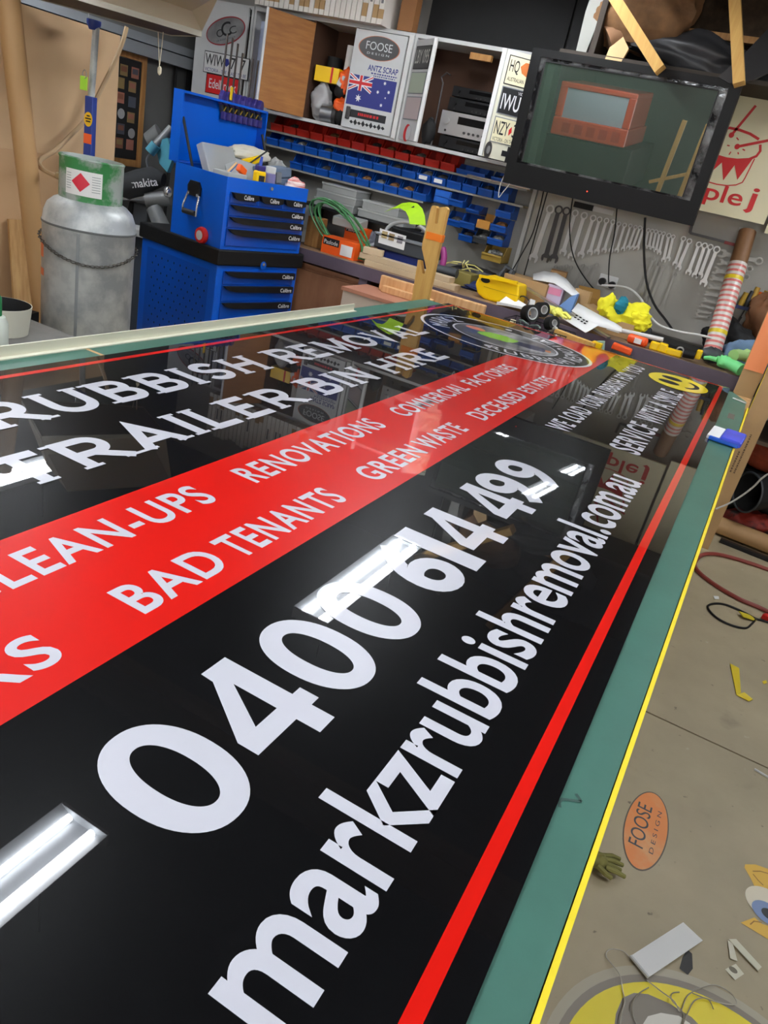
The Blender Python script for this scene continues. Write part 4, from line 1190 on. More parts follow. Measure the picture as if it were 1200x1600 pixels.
solo('hi_vis_jacket', crumple(MB(), (-2.945, 4.85, CZ + .115), (.05, .04, .05), 33), ORANGE, 'folded orange jacket under the black cap in the middle cabinet', 'jacket', smooth=True)
solo('baseball_cap', MB().blob((-2.965, 4.845, CZ + .20), (.05, .035, .04), 14, 8, .08, 35), BLACKM, 'black cap lying between the orange vest and jacket', 'cap', smooth=True)
solo('black_bag', MB().blob((-2.935, 4.85, CZ + .055), (.05, .045, .055), 14, 8, .08, 37), BLACKM, 'black cloth bag at the bottom right of the middle cabinet', 'bag', smooth=True)

# stereo equipment
AMP = mat('amp_silver', srgb(196, 194, 194), .3, metal=.6)


def hifi(label, x0, x1, z0, z1, y, m, kind):
    t = thing('hifi_unit', label, 'hi-fi unit', ((x0 + x1) / 2, y + .12, z0))
    w = x1 - x0; h = z1 - z0
    part('case', MB().box(-w / 2, w / 2, -.11, .12, .008, h), BLACK if m != AMP else GREY, t, bevel=.003)
    fc = part('front_panel', MB().box(-w / 2, w / 2, -.12, -.11, .008, h), m, t, bevel=.002)
    part('display', MB().box(-w * .2, w * .42, -.1215, -.12, h * .55, h * .85), mat('display_black', srgb(12, 12, 14), .1), fc)
    for k in range(5 if kind else 3):
        part('knob', MB().cyl((-w * .05 + k * w * .08, -.12, h * .25), (-w * .05 + k * w * .08, -.13, h * .25), h * .055, n=10), DSTEEL, fc, smooth=True)
    part('volume_knob', MB().cyl((-w * .38, -.12, h * .6), (-w * .38, -.135, h * .6), h * .13, n=16), m, fc, smooth=True)
    part('power_button', MB().cyl((-w * .38, -.12, h * .22), (-w * .38, -.124, h * .22), h * .05, n=10), DSTEEL, fc, smooth=True)
    for s in (-1, 1):
        part('foot', MB().cyl((s * w * .4, -.08, 0), (s * w * .4, -.08, .01), .012, n=10), BLACK, t)
    return t


hifi('black cassette deck at the bottom of the stereo stack', -2.18, -1.78, 1.661, 1.735, 4.83, BLACK, 1)
hifi('silver stereo receiver with a black display in the open cabinet', -2.20, -1.80, 1.7355, 1.875, 4.825, AMP, 1)
hifi('black amplifier with small knobs resting on the silver receiver', -2.18, -1.80, 1.8755, 1.955, 4.85, BLACK, 1)
hifi('black player with a red display on top of the stereo stack', -2.18, -1.80, 1.9555, 2.02, 4.87, BLACK, 0)
gs = thing('microphone_stand', 'thin jointed black stand with a hooked tip at the left of the stereo stack', 'stand', (-2.245, 4.87, CZ))
part('stem', MB().cyl((.0, 0, 0), (-.01, 0, .36), .006, n=8), DSTEEL, gs)
part('hook', MB().tube([(-.01, 0, .36), (-.03, 0, .39), (.0, 0, .42), (.03, 0, .41)], .005, 6), DSTEEL, gs)
part('foot', MB().cyl((0, 0, 0), (0, 0, .008), .04, n=16), DSTEEL, gs)
solo('headset', MB().blob((-2.28, 4.86, CZ + .075), (.045, .04, .08), 12, 8, .12, 44), BLACKM, 'black headset heaped beside the silver receiver', 'headset', smooth=True)

# things on top of the cabinets
rnd = random.Random(3)
NC = 25
CTW = mat('carton_white', srgb(226, 220, 212), .7)
for i in range(NC):
    x0 = -3.64 + i * .0388; h = .34 + rnd.uniform(-.02, .02)
    t = thing('flat_carton', 'flat white carton standing in the row on the cabinets, %s from the left' % ORD[i], 'carton', (x0 + .017, 4.86, 2.2505), 0, 'flat white cartons on the cabinets')
    part('carton', MB().box(-.0165, .0165, -.15, .15, 0, h), CTW, t)
    for z in (.0,):
        if rnd.random() < .55:
            part('brown_patch', MB().box(-.0168, .0168, -.1508, -.14, .03, .03 + rnd.choice((.05, .07))), CARD, t)
        if rnd.random() < .4:
            part('print', MB().box(-.008, .008, -.1505, -.149, .11, .2), mat('print_grey', srgb(120, 116, 120), .7), t)
solo('timber_post', MB().box(-2.605, -2.50, 4.79, 4.86, 2.2505, 2.999), mat('post_brown', srgb(142, 96, 56), .7, noise=.1, nscale=4), 'short brown timber post standing on the cabinets up to the ceiling', 'post')
solo('insulation_board', MB().box(-2.49, -1.585, 4.97, 5.0, 2.2505, 2.99), BLACKM, 'large matt black panel standing on the cabinets right of the timber post', 'panel')
solo('insulation_board', MB().box(-1.57, .3, 4.97, 5.0, 2.2505, 2.99), BLACKM, 'matt black panel standing behind the television, beside the other black panel', 'panel')

# ================================================================== bin racks
ra = thing('bin_rack', 'grey stepped rack on the wall carrying rows of small plastic bins', 'rack', (-2.6, 5.05, .95))
part('back_plate', MB().box(-3.75, -1.56, 5.085, 5.099, .93, 1.62), mat('rack_grey', srgb(140, 138, 132), .6, noise=.06, nscale=4), ra, world=True)
part('upright', MB().box(-1.56, -1.535, 5.06, 5.099, .93, 1.62), LIGHTGREY, ra, world=True)


def bin_mesh(w, d, h):
    """open-fronted stacking bin, front toward -y, origin at bottom back centre"""
    t = .0035; mb = MB(); hw = w / 2; fl = h * .42
    side = [(0, 0), (0, h), (-d * .55, h), (-d * .80, fl), (-d, fl + .004), (-d * .94, 0)]
    for s in (-1, 1):
        x = s * hw - (t if s > 0 else 0)
        mb.prism(side, (x, 0, 0), (0, 1, 0), (0, 0, 1), t)
    mb.box(-hw, hw, -d * .94, 0, 0, t)
    mb.box(-hw, hw, -t, 0, 0, h)
    mb.add([(-hw, -d * .94, 0), (hw, -d * .94, 0), (hw, -d, fl), (-hw, -d, fl), (-hw, -d * .94 + t, 0), (hw, -d * .94 + t, 0), (hw, -d + t, fl), (-hw, -d + t, fl)], [(0, 1, 2, 3), (7, 6, 5, 4), (3, 2, 6, 7)])
    mb.box(-hw, hw, -d - .004, -d + .002, fl - .008, fl + .003)
    return mb


BPROTO = {}
FILL = [mat('fill_bolts', srgb(150, 150, 148), .35, metal=.6, noise=.5, nscale=60, bump=.8, bscale=80), mat('fill_dark', srgb(54, 52, 52), .6, noise=.5, nscale=60, bump=.8, bscale=80), mat('fill_brass', srgb(120, 84, 52), .5, noise=.5, nscale=60, bump=.8, bscale=80)]


def put_bin(label, x, y, z, m, group, w=.098, d=.15, h=.10, fill=None, tagged=False):
    t = thing('parts_bin', label, 'bin', (x, y, z), 0, group)
    key = (w, d, h, m.name)
    if key not in BPROTO:
        BPROTO[key] = part('tray', bin_mesh(w, d, h), m, t)
    else:
        o = BPROTO[key].copy(); COL.objects.link(o); o.parent = t
    if fill is not None:
        part('contents', MB().blob((0, -d * .5, h * .32), (w * .44, d * .40, h * .36), 14, 8, .06, int(x * 100) % 50), FILL[fill], t)['kind'] = 'stuff'
    if tagged:
        part('label_card', MB().box(-w * .3, w * .3, -d - .0058, -d - .0042, h * .12, h * .36), PAPER, t)
    return t


def bin_row(a, b, n, y, m, fmt, group, fills, tags=(), **k):
    z = (a[2] + b[2]) / 2
    for i in range(n):
        x = a[0] + (b[0] - a[0]) * i / (n - 1)
        put_bin(fmt % ORD[i], x, y, z, m, group, fill=fills[i % len(fills)], tagged=i in tags, **k)
    return z


YB = 5.083
YF = YB - .145
z1 = bin_row((-3.5, 4.94, 1.548), (-2.128, 4.94, 1.537), 13, YB, BINRED, 'small red parts bin, %s from the left in the top rack row', 'red bins', (None, 1, None, None, 2, None, None, 1, 2, 1, 0, None, None), w=.100)
part('shelf', MB().box(-3.72, -1.56, 4.945, 5.085, z1 - .014, z1 - .001), MATS['rack_grey'], ra, world=True)
for i, q in enumerate(((-2.009, 4.94, 1.544), (-1.909, 4.94, 1.548), (-1.761, 4.94, 1.551))):
    put_bin('shallow blue parts bin right of the red row, %s of three' % ORD[i], q[0], YB, z1, BINBLUE, 'shallow blue bins', h=.06, w=.104, fill=1 if i == 2 else None)
part('rail', MB().cyl((-1.98, 4.94, z1 + .004), (-1.545, 4.94, z1 + .004), .006, n=8), CHROME, ra, world=True)
z2 = bin_row((-3.521, 4.94, 1.442), (-1.718, 4.94, 1.448), 17, YB, BINBLUE, 'small blue parts bin, %s from the left in the second rack row', 'blue bins of the second row', (None, 1, 0, None, 1, None, None, None, 1, 1, None, 0, 1, None, None, 1, None), tags=(11, 12), w=.100)
part('shelf', MB().box(-3.72, -1.56, 4.945, 5.085, z2 - .014, z2 - .001), MATS['rack_grey'], ra, world=True)
z3 = bin_row((-3.292, 4.94, 1.332), (-2.282, 4.94, 1.322), 10, YB, BINBLUE, 'small blue parts bin, %s from the left in the third rack row', 'blue bins of the third row', (None, None, 1, None, 1, 2, 0, 2, 2, None), w=.100)
part('shelf', MB().box(-3.72, -2.25, 4.945, 5.085, z3 - .014, z3 - .001), MATS['rack_grey'], ra, world=True)
q = (-2.122, 4.94, 1.339)
fd = thing('blue_drawer_front', 'flat blue double drawer unit at the end of the third rack row', 'drawer unit', (q[0], 5.0, q[2] - .002))
part('case', MB().box(-.06, .06, -.05, .083, 0, .085), BINBLUE, fd, bevel=.003)
for z in (.008, .046):
    part('drawer', MB().box(-.054, .054, -.055, -.05, z, z + .032), mat('drawer_blue2', srgb(24, 96, 190), .4), fd)
part('support', MB().box(-.06, .06, .04, .083, -.03, 0), MATS['rack_grey'], fd)
LOW = [((-2.015, 4.93, 1.345), .105, .09, None, 'large blue bin at the right end of the third rack row'),
       ((-1.884, 4.93, 1.33), .095, .05, None, 'short blue bin hanging low beside the clear louvres'),
       ((-1.675, 4.93, 1.347), .105, .09, None, 'blue bin at the far right under the second row'),
       ((-2, 4.93, 1.223), .11, .09, 1, 'blue bin just right of the notched wooden post'),
       ((-1.898, 4.93, 1.23), .11, .09, None, 'blue bin second right of the notched wooden post'),
       ((-1.685, 4.93, 1.258), .11, .09, 2, 'blue bin right of the small open cardboard box'),
       ((-1.89, 4.93, 1.15), .10, .09, 1, 'blue bin in the lowest rack row, left one'),
       ((-1.683, 4.93, 1.174), .11, .09, 0, 'blue bin full of bright screws in the lowest rack row')]
for q, w, h, fi, lab in LOW:
    put_bin(lab, q[0], YB, q[2], BINBLUE, 'blue bins at the right end', w=w, h=h, fill=fi)
    part('hook_bar', MB().box(q[0] - w / 2, q[0] + w / 2, 5.0, 5.085, q[2] - .006, q[2] - .0005), MATS['rack_grey'], ra, world=True)
q = (-1.786, 4.93, 1.162)
put_bin('dark grey bin of mixed screws between two blue bins in the lowest row', q[0], YB, q[2], DGREY, 'blue bins at the right end', w=.10, h=.09, fill=0)
part('hook_bar', MB().box(q[0] - .05, q[0] + .05, 5.0, 5.085, q[2] - .006, q[2] - .0005), MATS['rack_grey'], ra, world=True)
q = (-1.789, 4.93, 1.255)
ob = thing('small_carton', 'small open brown carton among the blue bins', 'carton', (q[0], 5.0, q[2]))
part('box', MB().box(-.045, .045, -.07, .07, 0, .005).box(-.045, .045, -.07, -.066, .005, .05).box(-.045, -.041, -.066, .07, .005, .05).box(.041, .045, -.066, .07, .005, .05).box(-.041, .041, .066, .07, .005, .09), mat('carton_orange', srgb(200, 140, 60), .7), ob)
part('contents', MB().blob((0, 0, .025), (.036, .055, .022), 12, 6, .1, 3), FILL[2], ob)['kind'] = 'stuff'
part('hook_bar', MB().box(q[0] - .05, q[0] + .05, 4.95, 5.085, q[2] - .006, q[2] - .0005), MATS['rack_grey'], ra, world=True)
q = (-1.672, 4.93, 1.074)
tb_ = thing('tan_bin', 'tan bin of loose drill bits at the bottom of the rack', 'bin', (q[0], YB, q[2]))
part('tray', bin_mesh(.14, .17, .10), mat('bin_tan', srgb(170, 140, 60), .5), tb_)
part('contents', MB().blob((0, -.08, .04), (.055, .06, .03), 14, 7, .15, 8), FILL[0], tb_)['kind'] = 'stuff'
part('support', MB().box(-.06, .06, -.02, .015, -.05, 0), MATS['rack_grey'], tb_)
solo('cable_loop', MB().tube(smooth_path([(-1.614, 4.7, 1.638), (-1.609, 4.72, 1.558), (-1.644, 4.74, 1.497), (-1.668, 4.75, 1.463), (-1.673, 4.74, 1.535), (-1.652, 4.72, 1.603)], 5), .003, 6), WHITE, 'thin white cable loop hanging at the left of the television', 'cable', smooth=True)

# ================================================================== wrench board
WB = thing('spanner_board', 'pale grey steel wall panels behind the hanging spanners', 'wall panel', (-.7, 5.09, .92))
for x0, x1 in ((-1.53, -1.475), (-1.468, .62)):
    part('panel', MB().box(x0, x1, 5.082, 5.099, .91, 1.95), mat('panel_grey', srgb(168, 166, 158), .5, noise=.04, nscale=2), WB, world=True)
part('dark_gap_strip', MB().box(-1.4755, -1.4675, 5.0805, 5.099, .91, 1.95), BLACKM, WB, world=True)  # black strip across the gap, in place of its shade
YW = 5.072
SPC = mat('spanner_chrome', srgb(214, 214, 212), .28, metal=.45)
SPS = mat('spanner_dull', srgb(160, 158, 152), .4, metal=.4)


def spanner(p0, p1, label, group, m=None, k=1.0, flat_dark=False):
    a = Vector((p0[0], YW, p0[2])); b = Vector((p1[0], YW, p1[2])); L = (b - a).length; d = (b - a).normalized()
    s = Vector((d.z, 0, -d.x)); n = Vector((0, -1, 0))
    r = max(.010, L * .072 * k); th = .008 if not flat_dark else .003
    mb = MB()
    # ring end
    R1, R2 = r * 1.25, r * .78; nn = 18
    va = [a + (d * math.cos(2 * math.pi * i / nn) + s * math.sin(2 * math.pi * i / nn)) * q + n * h for h in (0, th) for q in (R1, R2) for i in range(nn)]
    fs = []
    for i in range(nn):
        j = (i + 1) % nn
        fs += [(2 * nn + i, 2 * nn + j, 3 * nn + j, 3 * nn + i), (i, j, 2 * nn + j, 2 * nn + i), (nn + j, nn + i, 3 * nn + i, 3 * nn + j), (j, i, nn + i, nn + j)]
    mb.add(va, fs)
    # shaft
    w0 = r * .62; w1 = r * .72; c0 = a + d * R1 * .9; c1 = b - d * r * 1.2
    q = [c0 - s * w0, c0 + s * w0, c1 + s * w1, c1 - s * w1]
    mb.add([v + n * .001 for v in q] + [v + n * (th * .8) for v in q], [(0, 1, 2, 3), (7, 6, 5, 4), (0, 4, 5, 1), (1, 5, 6, 2), (2, 6, 7, 3), (3, 7, 4, 0)])
    # open jaw
    o = b; jaw = [(-.75, -1.25), (.75, -1.25), (1.35, -.5), (1.3, .5), (.85, 1.15), (.55, .75), (.6, -.05), (-.6, -.05), (-.55, 1.05), (-.95, 1.35), (-1.4, .45), (-1.35, -.5)]
    vs = [o + s * (x * r) + d * (y * r) for x, y in jaw]; K = len(vs)
    mb.add([v for v in vs] + [v + n * th for v in vs], [tuple(range(K)), tuple(range(2 * K - 1, K - 1, -1))] + [(i, K + i, K + (i + 1) % K, (i + 1) % K) for i in range(K)])
    return solo('spanner', mb, m, label, 'spanner', group)


SPT = [((-1.418, 5.07, 1.46), (-1.436, 5.07, 1.151), 0), ((-1.364, 5.07, 1.468), (-1.36, 5.07, 1.17), 1), ((-1.313, 5.07, 1.471), (-1.305, 5.07, 1.179), 1),
       ((-1.253, 5.07, 1.472), (-1.256, 5.07, 1.231), 0), ((-1.193, 5.07, 1.47), (-1.195, 5.07, 1.218), 0), ((-1.134, 5.07, 1.468), (-1.139, 5.07, 1.243), 0),
       ((-1.092, 5.07, 1.469), (-1.088, 5.07, 1.271), 0), ((-1.048, 5.07, 1.472), (-1.046, 5.07, 1.285), 0), ((-1.007, 5.07, 1.473), (-1.006, 5.07, 1.303), 0),
       ((-0.969, 5.07, 1.47), (-0.964, 5.07, 1.313), 0), ((-0.932, 5.07, 1.471), (-0.929, 5.07, 1.321), 0), ((-0.897, 5.07, 1.475), (-0.894, 5.07, 1.337), 0),
       ((-0.865, 5.07, 1.474), (-0.866, 5.07, 1.352), 0), ((-0.838, 5.07, 1.477), (-0.84, 5.07, 1.358), 0), ((-0.814, 5.07, 1.478), (-0.814, 5.07, 1.364), 0),
       ((-0.785, 5.07, 1.474), (-0.772, 5.07, 1.382), 0), ((-0.761, 5.07, 1.475), (-0.748, 5.07, 1.383), 0), ((-0.738, 5.07, 1.477), (-0.724, 5.07, 1.382), 0),
       ((-0.714, 5.07, 1.475), (-0.701, 5.07, 1.375), 0), ((-0.691, 5.07, 1.476), (-0.678, 5.07, 1.366), 0), ((-0.658, 5.07, 1.472), (-0.638, 5.07, 1.333), 0),
       ((-0.631, 5.07, 1.471), (-0.616, 5.07, 1.346), 0), ((-0.57, 5.07, 1.474), (-0.566, 5.07, 1.328), 0), ((-0.533, 5.07, 1.468), (-0.54, 5.07, 1.312), 0),
       ((-0.474, 5.07, 1.463), (-0.474, 5.07, 1.301), 0), ((-0.44, 5.07, 1.464), (-0.432, 5.07, 1.293), 0), ((-0.406, 5.07, 1.464), (-0.404, 5.07, 1.3), 0), ((-0.367, 5.07, 1.459), (-0.37, 5.07, 1.263), 0)]
for i, (a, b, k) in enumerate(SPT):
    spanner(a, b, ('dark flat' if k else 'chrome') + ' spanner hanging in the long upper row, %s from the left' % ORD[i], 'spanners of the upper row', DSTEEL if k else SPC, k=1.0 if i < 12 else 1.15, flat_dark=bool(k))
SPH = [((-0.328, 5.07, 1.446), (-0.122, 5.07, 1.452)), ((-0.321, 5.07, 1.399), (-0.155, 5.07, 1.4)), ((-0.331, 5.07, 1.348), (-0.154, 5.07, 1.352)), ((-0.333, 5.07, 1.303), (-0.194, 5.07, 1.304)), ((-0.328, 5.07, 1.251), (-0.202, 5.07, 1.257)),
       ((-0.335, 5.07, 1.21), (-0.211, 5.07, 1.212)), ((-0.331, 5.07, 1.169), (-0.217, 5.07, 1.172)), ((-0.337, 5.07, 1.136), (-0.242, 5.07, 1.138)), ((-0.343, 5.07, 1.099), (-0.253, 5.07, 1.108)), ((-0.34, 5.07, 1.072), (-0.266, 5.07, 1.081))]
for i, (a, b) in enumerate(SPH):
    spanner(b, a, 'steel spanner lying level in the column behind the striped roll, %s from the top' % ORD[i], 'level spanners', SPS, k=1.2)
SPL = [((-1.277, 5.07, 1.133), (-1.284, 5.07, 1.069)), ((-1.243, 5.07, 1.137), (-1.246, 5.07, 1.062)), ((-1.209, 5.07, 1.154), (-1.212, 5.07, 1.054)), ((-1.178, 5.07, 1.153), (-1.181, 5.07, 1.054)), ((-1.106, 5.07, 1.183), (-1.126, 5.07, 1.035)), ((-1.062, 5.07, 1.182), (-1.076, 5.07, 1.015)), ((-1.024, 5.07, 1.207), (-1.035, 5.07, 1.009)),
       ((-0.699, 5.07, 1.326), (-0.703, 5.07, 1.113)), ((-0.658, 5.07, 1.301), (-0.664, 5.07, 1.084)), ((-0.626, 5.07, 1.29), (-0.631, 5.07, 1.06)), ((-0.547, 5.07, 1.268), (-0.55, 5.07, 1.082))]
for i, (a, b) in enumerate(SPL):
    spanner(a, b, 'dull spanner in the lower hanging row, %s from the left' % ORD[i], 'spanners of the lower row', SPS, k=.8 if i > 3 else 1.4)
# socket outlet and cables
so = thing('socket_outlet', 'white double power socket on the wall under the spanners', 'socket outlet', (-0.923, 5.08, 1.128))
q = (-0.923, 5.081, 1.128)
part('face_plate', MB().box(q[0] - .06, q[0] + .06, 5.07, 5.082, q[2] - .038, q[2] + .038), WHITE, so, world=True, bevel=.004)
part('plug', MB().cyl((q[0] - .03, 5.07, q[2] - .005), (q[0] - .03, 5.035, q[2] - .005), .022, n=14), BLACK, so, world=True, smooth=True)
part('plug', MB().cyl((q[0] + .035, 5.07, q[2] - .012), (q[0] + .035, 5.035, q[2] - .012), .022, n=14), BLACK, so, world=True, smooth=True)
for i, (pp, lab, r) in enumerate((
        ([(-1.483, 5.03, 1.564), (-1.482, 5.05, 1.434), (-1.483, 5.05, 1.295), (-1.505, 5.03, 1.18), (-1.518, 4.98, 1.083), (-1.524, 4.9, 0.996)], 'black cable curving down left of the spanners', .004),
        ([(-1.281, 5, 1.558), (-1.259, 5.03, 1.404), (-1.202, 5.03, 1.268), (-1.133, 5.03, 1.177), (-1.036, 5.02, 1.101), (-0.937, 5, 1.047)], 'black cable hanging across the large spanners to the bench', .004),
        ([(-0.997, 5, 1.555), (-0.969, 5.03, 1.412), (-0.953, 5.03, 1.281), (-0.923, 5.03, 1.17), (-0.907, 5.03, 1.126)], 'black cable hanging from the television to the socket', .004),
        ([(-0.817, 5, 1.539), (-0.766, 5.03, 1.364), (-0.688, 5.03, 1.19), (-0.597, 5.02, 1.076), (-0.494, 4.98, 1.008), (-0.435, 4.93, 0.973)], 'thick black cable hanging right of the socket to the bench', .007))):
    solo('power_cable', MB().tube(smooth_path(pp, 5), r, 6), BLACK, lab, 'cable', smooth=True)
bl = thing('black_level', 'small black spirit level stuck above the spanners', 'level', (-1.225, 5.07, 1.528))
q = (-1.277, 5.075, 1.525); r = (-1.154, 5.075, 1.525)
part('body', MB().box(q[0], r[0], 5.06, 5.08, q[2] - .02, q[2] + .014), BLACK, bl, world=True)
part('spanner_outline', MB().box(r[0], r[0] + .13, 5.075, 5.08, q[2] - .018, q[2] + .010), LIGHTGREY, bl, world=True)
fm = thing('shelf_bracket', 'flat dark metal shelf frame on the wall right of the television', 'shelf frame', (-0.383, 5.05, 1.6))
part('rail', MB().bar((-0.544, 5.05, 1.513), (-0.267, 5.05, 1.508), .02, .014), DSTEEL, fm, world=True)
part('stay', MB().bar((-0.544, 5.05, 1.513), (-0.551, 5.05, 1.581), .016, .014), DSTEEL, fm, world=True)
part('stay', MB().bar((-0.267, 5.05, 1.508), (-0.283, 5.05, 1.605), .02, .014), LIGHTGREY, fm, world=True)
part('red_end', MB().bar((-0.339, 5.045, 1.507), (-0.266, 5.045, 1.506), .021, .016), mat('dull_red', srgb(150, 50, 50), .5), fm, world=True)

# ================================================================== television
TVY = 4.47; th = math.radians(5)
TVM = Matrix.Translation((-1.028, TVY, 1.885)) @ Matrix.Rotation(-th, 4, 'X')
tv = thing('television', 'wall television with a dark reflective screen and a black frame', 'television', (-1.028, TVY, 1.885))
tv.rotation_euler = (th, 0, 0)
TW, TH = 1.09 / 2, .335
fm = MB(); fm.box(-TW, TW, -.02, .03, -TH, -TH + .115).box(-TW, TW, -.02, .03, TH - .035, TH).box(-TW, -TW + .055, -.02, .03, -TH + .115, TH - .035).box(TW - .055, TW, -.02, .03, -TH + .115, TH - .035)
part('frame', fm, mat('tv_black', srgb(13, 13, 13), .5, spec=.25), tv)
CR = mat('crinkled_film', srgb(36, 36, 38), .18, metal=.7, col2=srgb(150, 152, 152), nscale=7, thr=(.45, .62), bump=1.0, bscale=14)
gi = MB(); a, b, c, d = -TW + .055, TW - .055, -TH + .115, TH - .035
g0, g1, g2, g3 = -TW + .085, TW - .10, -TH + .125, TH - .055
gi.box(a, b, -.012, .02, c, g2).box(a, b, -.012, .02, g3, d).box(a, g0, -.012, .02, g2, g3).box(g1, b, -.012, .02, g2, g3)
part('inner_bezel', gi, CR, tv)
GLASS = mat('screen_glass', srgb(52, 66, 56), .3, coat=1.0, crough=0.0)
GLASS.node_tree.nodes['Principled BSDF'].inputs['Coat IOR'].default_value = 4.0
part('screen', MB().box(g0, g1, -.010, .0, g2, g3), GLASS, tv)
part('screen_gasket', MB().box(g0 - .006, g0, -.016, .0, g2, g3).box(g1, g1 + .006, -.016, 0, g2, g3).box(g0, g1, -.016, 0, g3, g3 + .006), BLACK, tv)
part('back_case', MB().box(-TW + .02, TW - .02, .03, .09, -TH + .02, TH - .02), BLACK, tv)
part('standby_light', MB().cyl((-.05, -.0205, -TH + .05), (-.05, -.022, -TH + .05), .003, n=8), mat('led_red', (1, .05, .02), .4, emit=(1, .05, .02), estr=4), tv)
part('wall_arm', MB().box(-.08, .08, .09, .62, -.06, .06), DSTEEL, tv)

# ================================================================== triple j panels
tj = thing('radio_sign', 'cream sign panel with a red drum and lettering beside the television', 'sign', (-.46, 4.9, 1.64))
part('panel', MB().box(-.40, .292, 0, .02, 0, .60), CREAM, tj)
dj = 4.8985


def wflat(q):
    q = [(p[0], dj, p[2]) for p in q]
    return MB().add(q, [tuple(range(len(q)))])


def wline(q, w):
    mb = MB(); thick(mb, [(p[0], p[2]) for p in q], w, (0, dj, 0), (1, 0, 0), (0, 0, 1)); return mb


part('drumstick', wline([(-0.433, 4.9, 2.192), (-0.499, 4.9, 2.036)], .014), INKRED, tj, world=True)
part('drumstick', wline([(-0.298, 4.9, 2.047), (-0.445, 4.9, 1.988)], .014), INKRED, tj, world=True)
for q in ((-0.499, 4.9, 2.036), (-0.449, 4.9, 1.987)):
    part('stick_tip', MB().flat(circ(.014, .014, 16), (q[0], dj - .0002, q[2]), RX, UP), INKRED, tj, world=True)
for e in (((-0.454, 4.9, 2.019), (-0.469, 4.9, 2.029)), ((-0.488, 4.9, 1.984), (-0.502, 4.9, 1.984)), ((-0.471, 4.9, 1.957), (-0.475, 4.9, 1.941)), ((-0.435, 4.9, 1.961), (-0.428, 4.9, 1.952)), ((-0.418, 4.9, 1.98), (-0.403, 4.9, 1.976))):
    part('spark', wline(e, .006), INKRED, tj, world=True)
part('drum_rim', wline([(-0.604, 4.9, 2.015), (-0.566, 4.9, 2.05), (-0.521, 4.9, 2.068), (-0.47, 4.9, 2.067), (-0.409, 4.9, 2.058), (-0.355, 4.9, 2.04)], .013), INKRED, tj, world=True)
part('drum_rim', wline([(-0.339, 4.9, 2.017), (-0.327, 4.9, 1.987), (-0.336, 4.9, 1.96), (-0.368, 4.9, 1.938), (-0.424, 4.9, 1.924), (-0.481, 4.9, 1.92), (-0.542, 4.9, 1.925), (-0.588, 4.9, 1.952)], .013), INKRED, tj, world=True)
dj -= .0004
part('drum_skirt', wflat([(-0.541, 4.9, 1.922), (-0.482, 4.9, 1.923), (-0.425, 4.9, 1.927), (-0.37, 4.9, 1.944), (-0.343, 4.9, 1.962), (-0.386, 4.9, 1.829), (-0.427, 4.9, 1.897), (-0.456, 4.9, 1.812), (-0.496, 4.9, 1.897), (-0.531, 4.9, 1.844)]), INKRED, tj, world=True)
part('drum_side', wline([(-0.34, 4.9, 1.946), (-0.351, 4.9, 1.846), (-0.356, 4.9, 1.822), (-0.383, 4.9, 1.803), (-0.427, 4.9, 1.791), (-0.481, 4.9, 1.787), (-0.532, 4.9, 1.79), (-0.568, 4.9, 1.81)], .006), INKRED, tj, world=True)
q0 = (-0.534, 4.9, 1.674); q1 = (-0.257, 4.9, 1.678)
part('lettering', write(MB(), 'triple', (q0[0] - .172, dj, q0[2] + .0), RX, UP, .385, .115, .012), INKRED, tj, world=True)
part('lettering', write(MB(), 'j', (q1[0] - .045, dj, q1[2] - .0), RX, UP, .05, .13, .012), INKRED, tj, world=True)
solo('blank_sign', MB().box(-.15, .45, 4.9, 4.92, 1.6, 2.22), CREAM, 'plain cream sign panel at the right edge beside the drum sign', 'sign')

# ================================================================== junk and timber hanging over the television
solo('ceiling_brace', MB().bar((-0.861, 4.3, 2.189), (-1.433, 4.3, 2.658), .085, .05), YELLOWWOOD, 'pale timber brace slanting down to the top of the television', 'timber')
solo('ceiling_hanger', MB().bar((-0.487, 4.32, 2.187), (-0.815, 4.32, 2.907), .11, .05), YELLOWWOOD, 'pale upright timber hanging down to the television right corner', 'timber')
solo('cross_batten', MB().bar((-0.931, 4.7, 2.434), (-0.375, 4.7, 2.438), .045, .03), TIMBER, 'thin level batten behind the two pale timbers', 'batten')
solo('hessian_bundle', crumple(MB(), (-1.096, 4.66, 2.486), (.27, .13, .19), 3, .14), mat('hessian', srgb(112, 80, 50), .9, noise=.3, nscale=12, bump=.6, bscale=30), 'brown hessian bundle stuffed above the television', 'bundle', smooth=True)
solo('hide_roll', MB().tube([(-1.25, 4.62, 2.335), (-1.158, 4.66, 2.42), (-1.095, 4.68, 2.473)], [.075, .085, .08], 14), mat('hide_tan', srgb(150, 112, 82), .8, noise=.2, nscale=9), 'tan rolled hide lying above the television left half', 'hide', smooth=True)
solo('wood_paddle', MB().prism([(-.035, -.09), (.0, -.12), (.04, -.08), (.07, .05), (.02, .10), (-.03, .04)][::-1], (-1.165, 4.52, 2.238), (1, 0, 0), (0, .25, 1), .02), mat('paddle_wood', srgb(196, 160, 110), .6), 'rounded pale wood offcut poking out above the television', 'wood offcut')
solo('white_trim_piece', MB().prism([(-.02, -.24), (.03, -.20), (.05, -.05), (.04, .25), (-.01, .25), (-.03, .0)][::-1], (-1.361, 4.6, 2.435), (1, 0, 0), (0, 0, 1), .03), mat('trim_grey', srgb(136, 136, 130), .6), 'curved white plastic trim piece standing above the television left end', 'trim piece')
solo('black_sheet', crumple(MB(), V3((-0.764, 4.64, 2.316), 0, 0, 0), (.29, .10, .10), 14, .2), mat('black_film', srgb(44, 44, 46), .45, noise=.2, nscale=6), 'crumpled black plastic sheet lying above the television', 'plastic sheet', smooth=True)
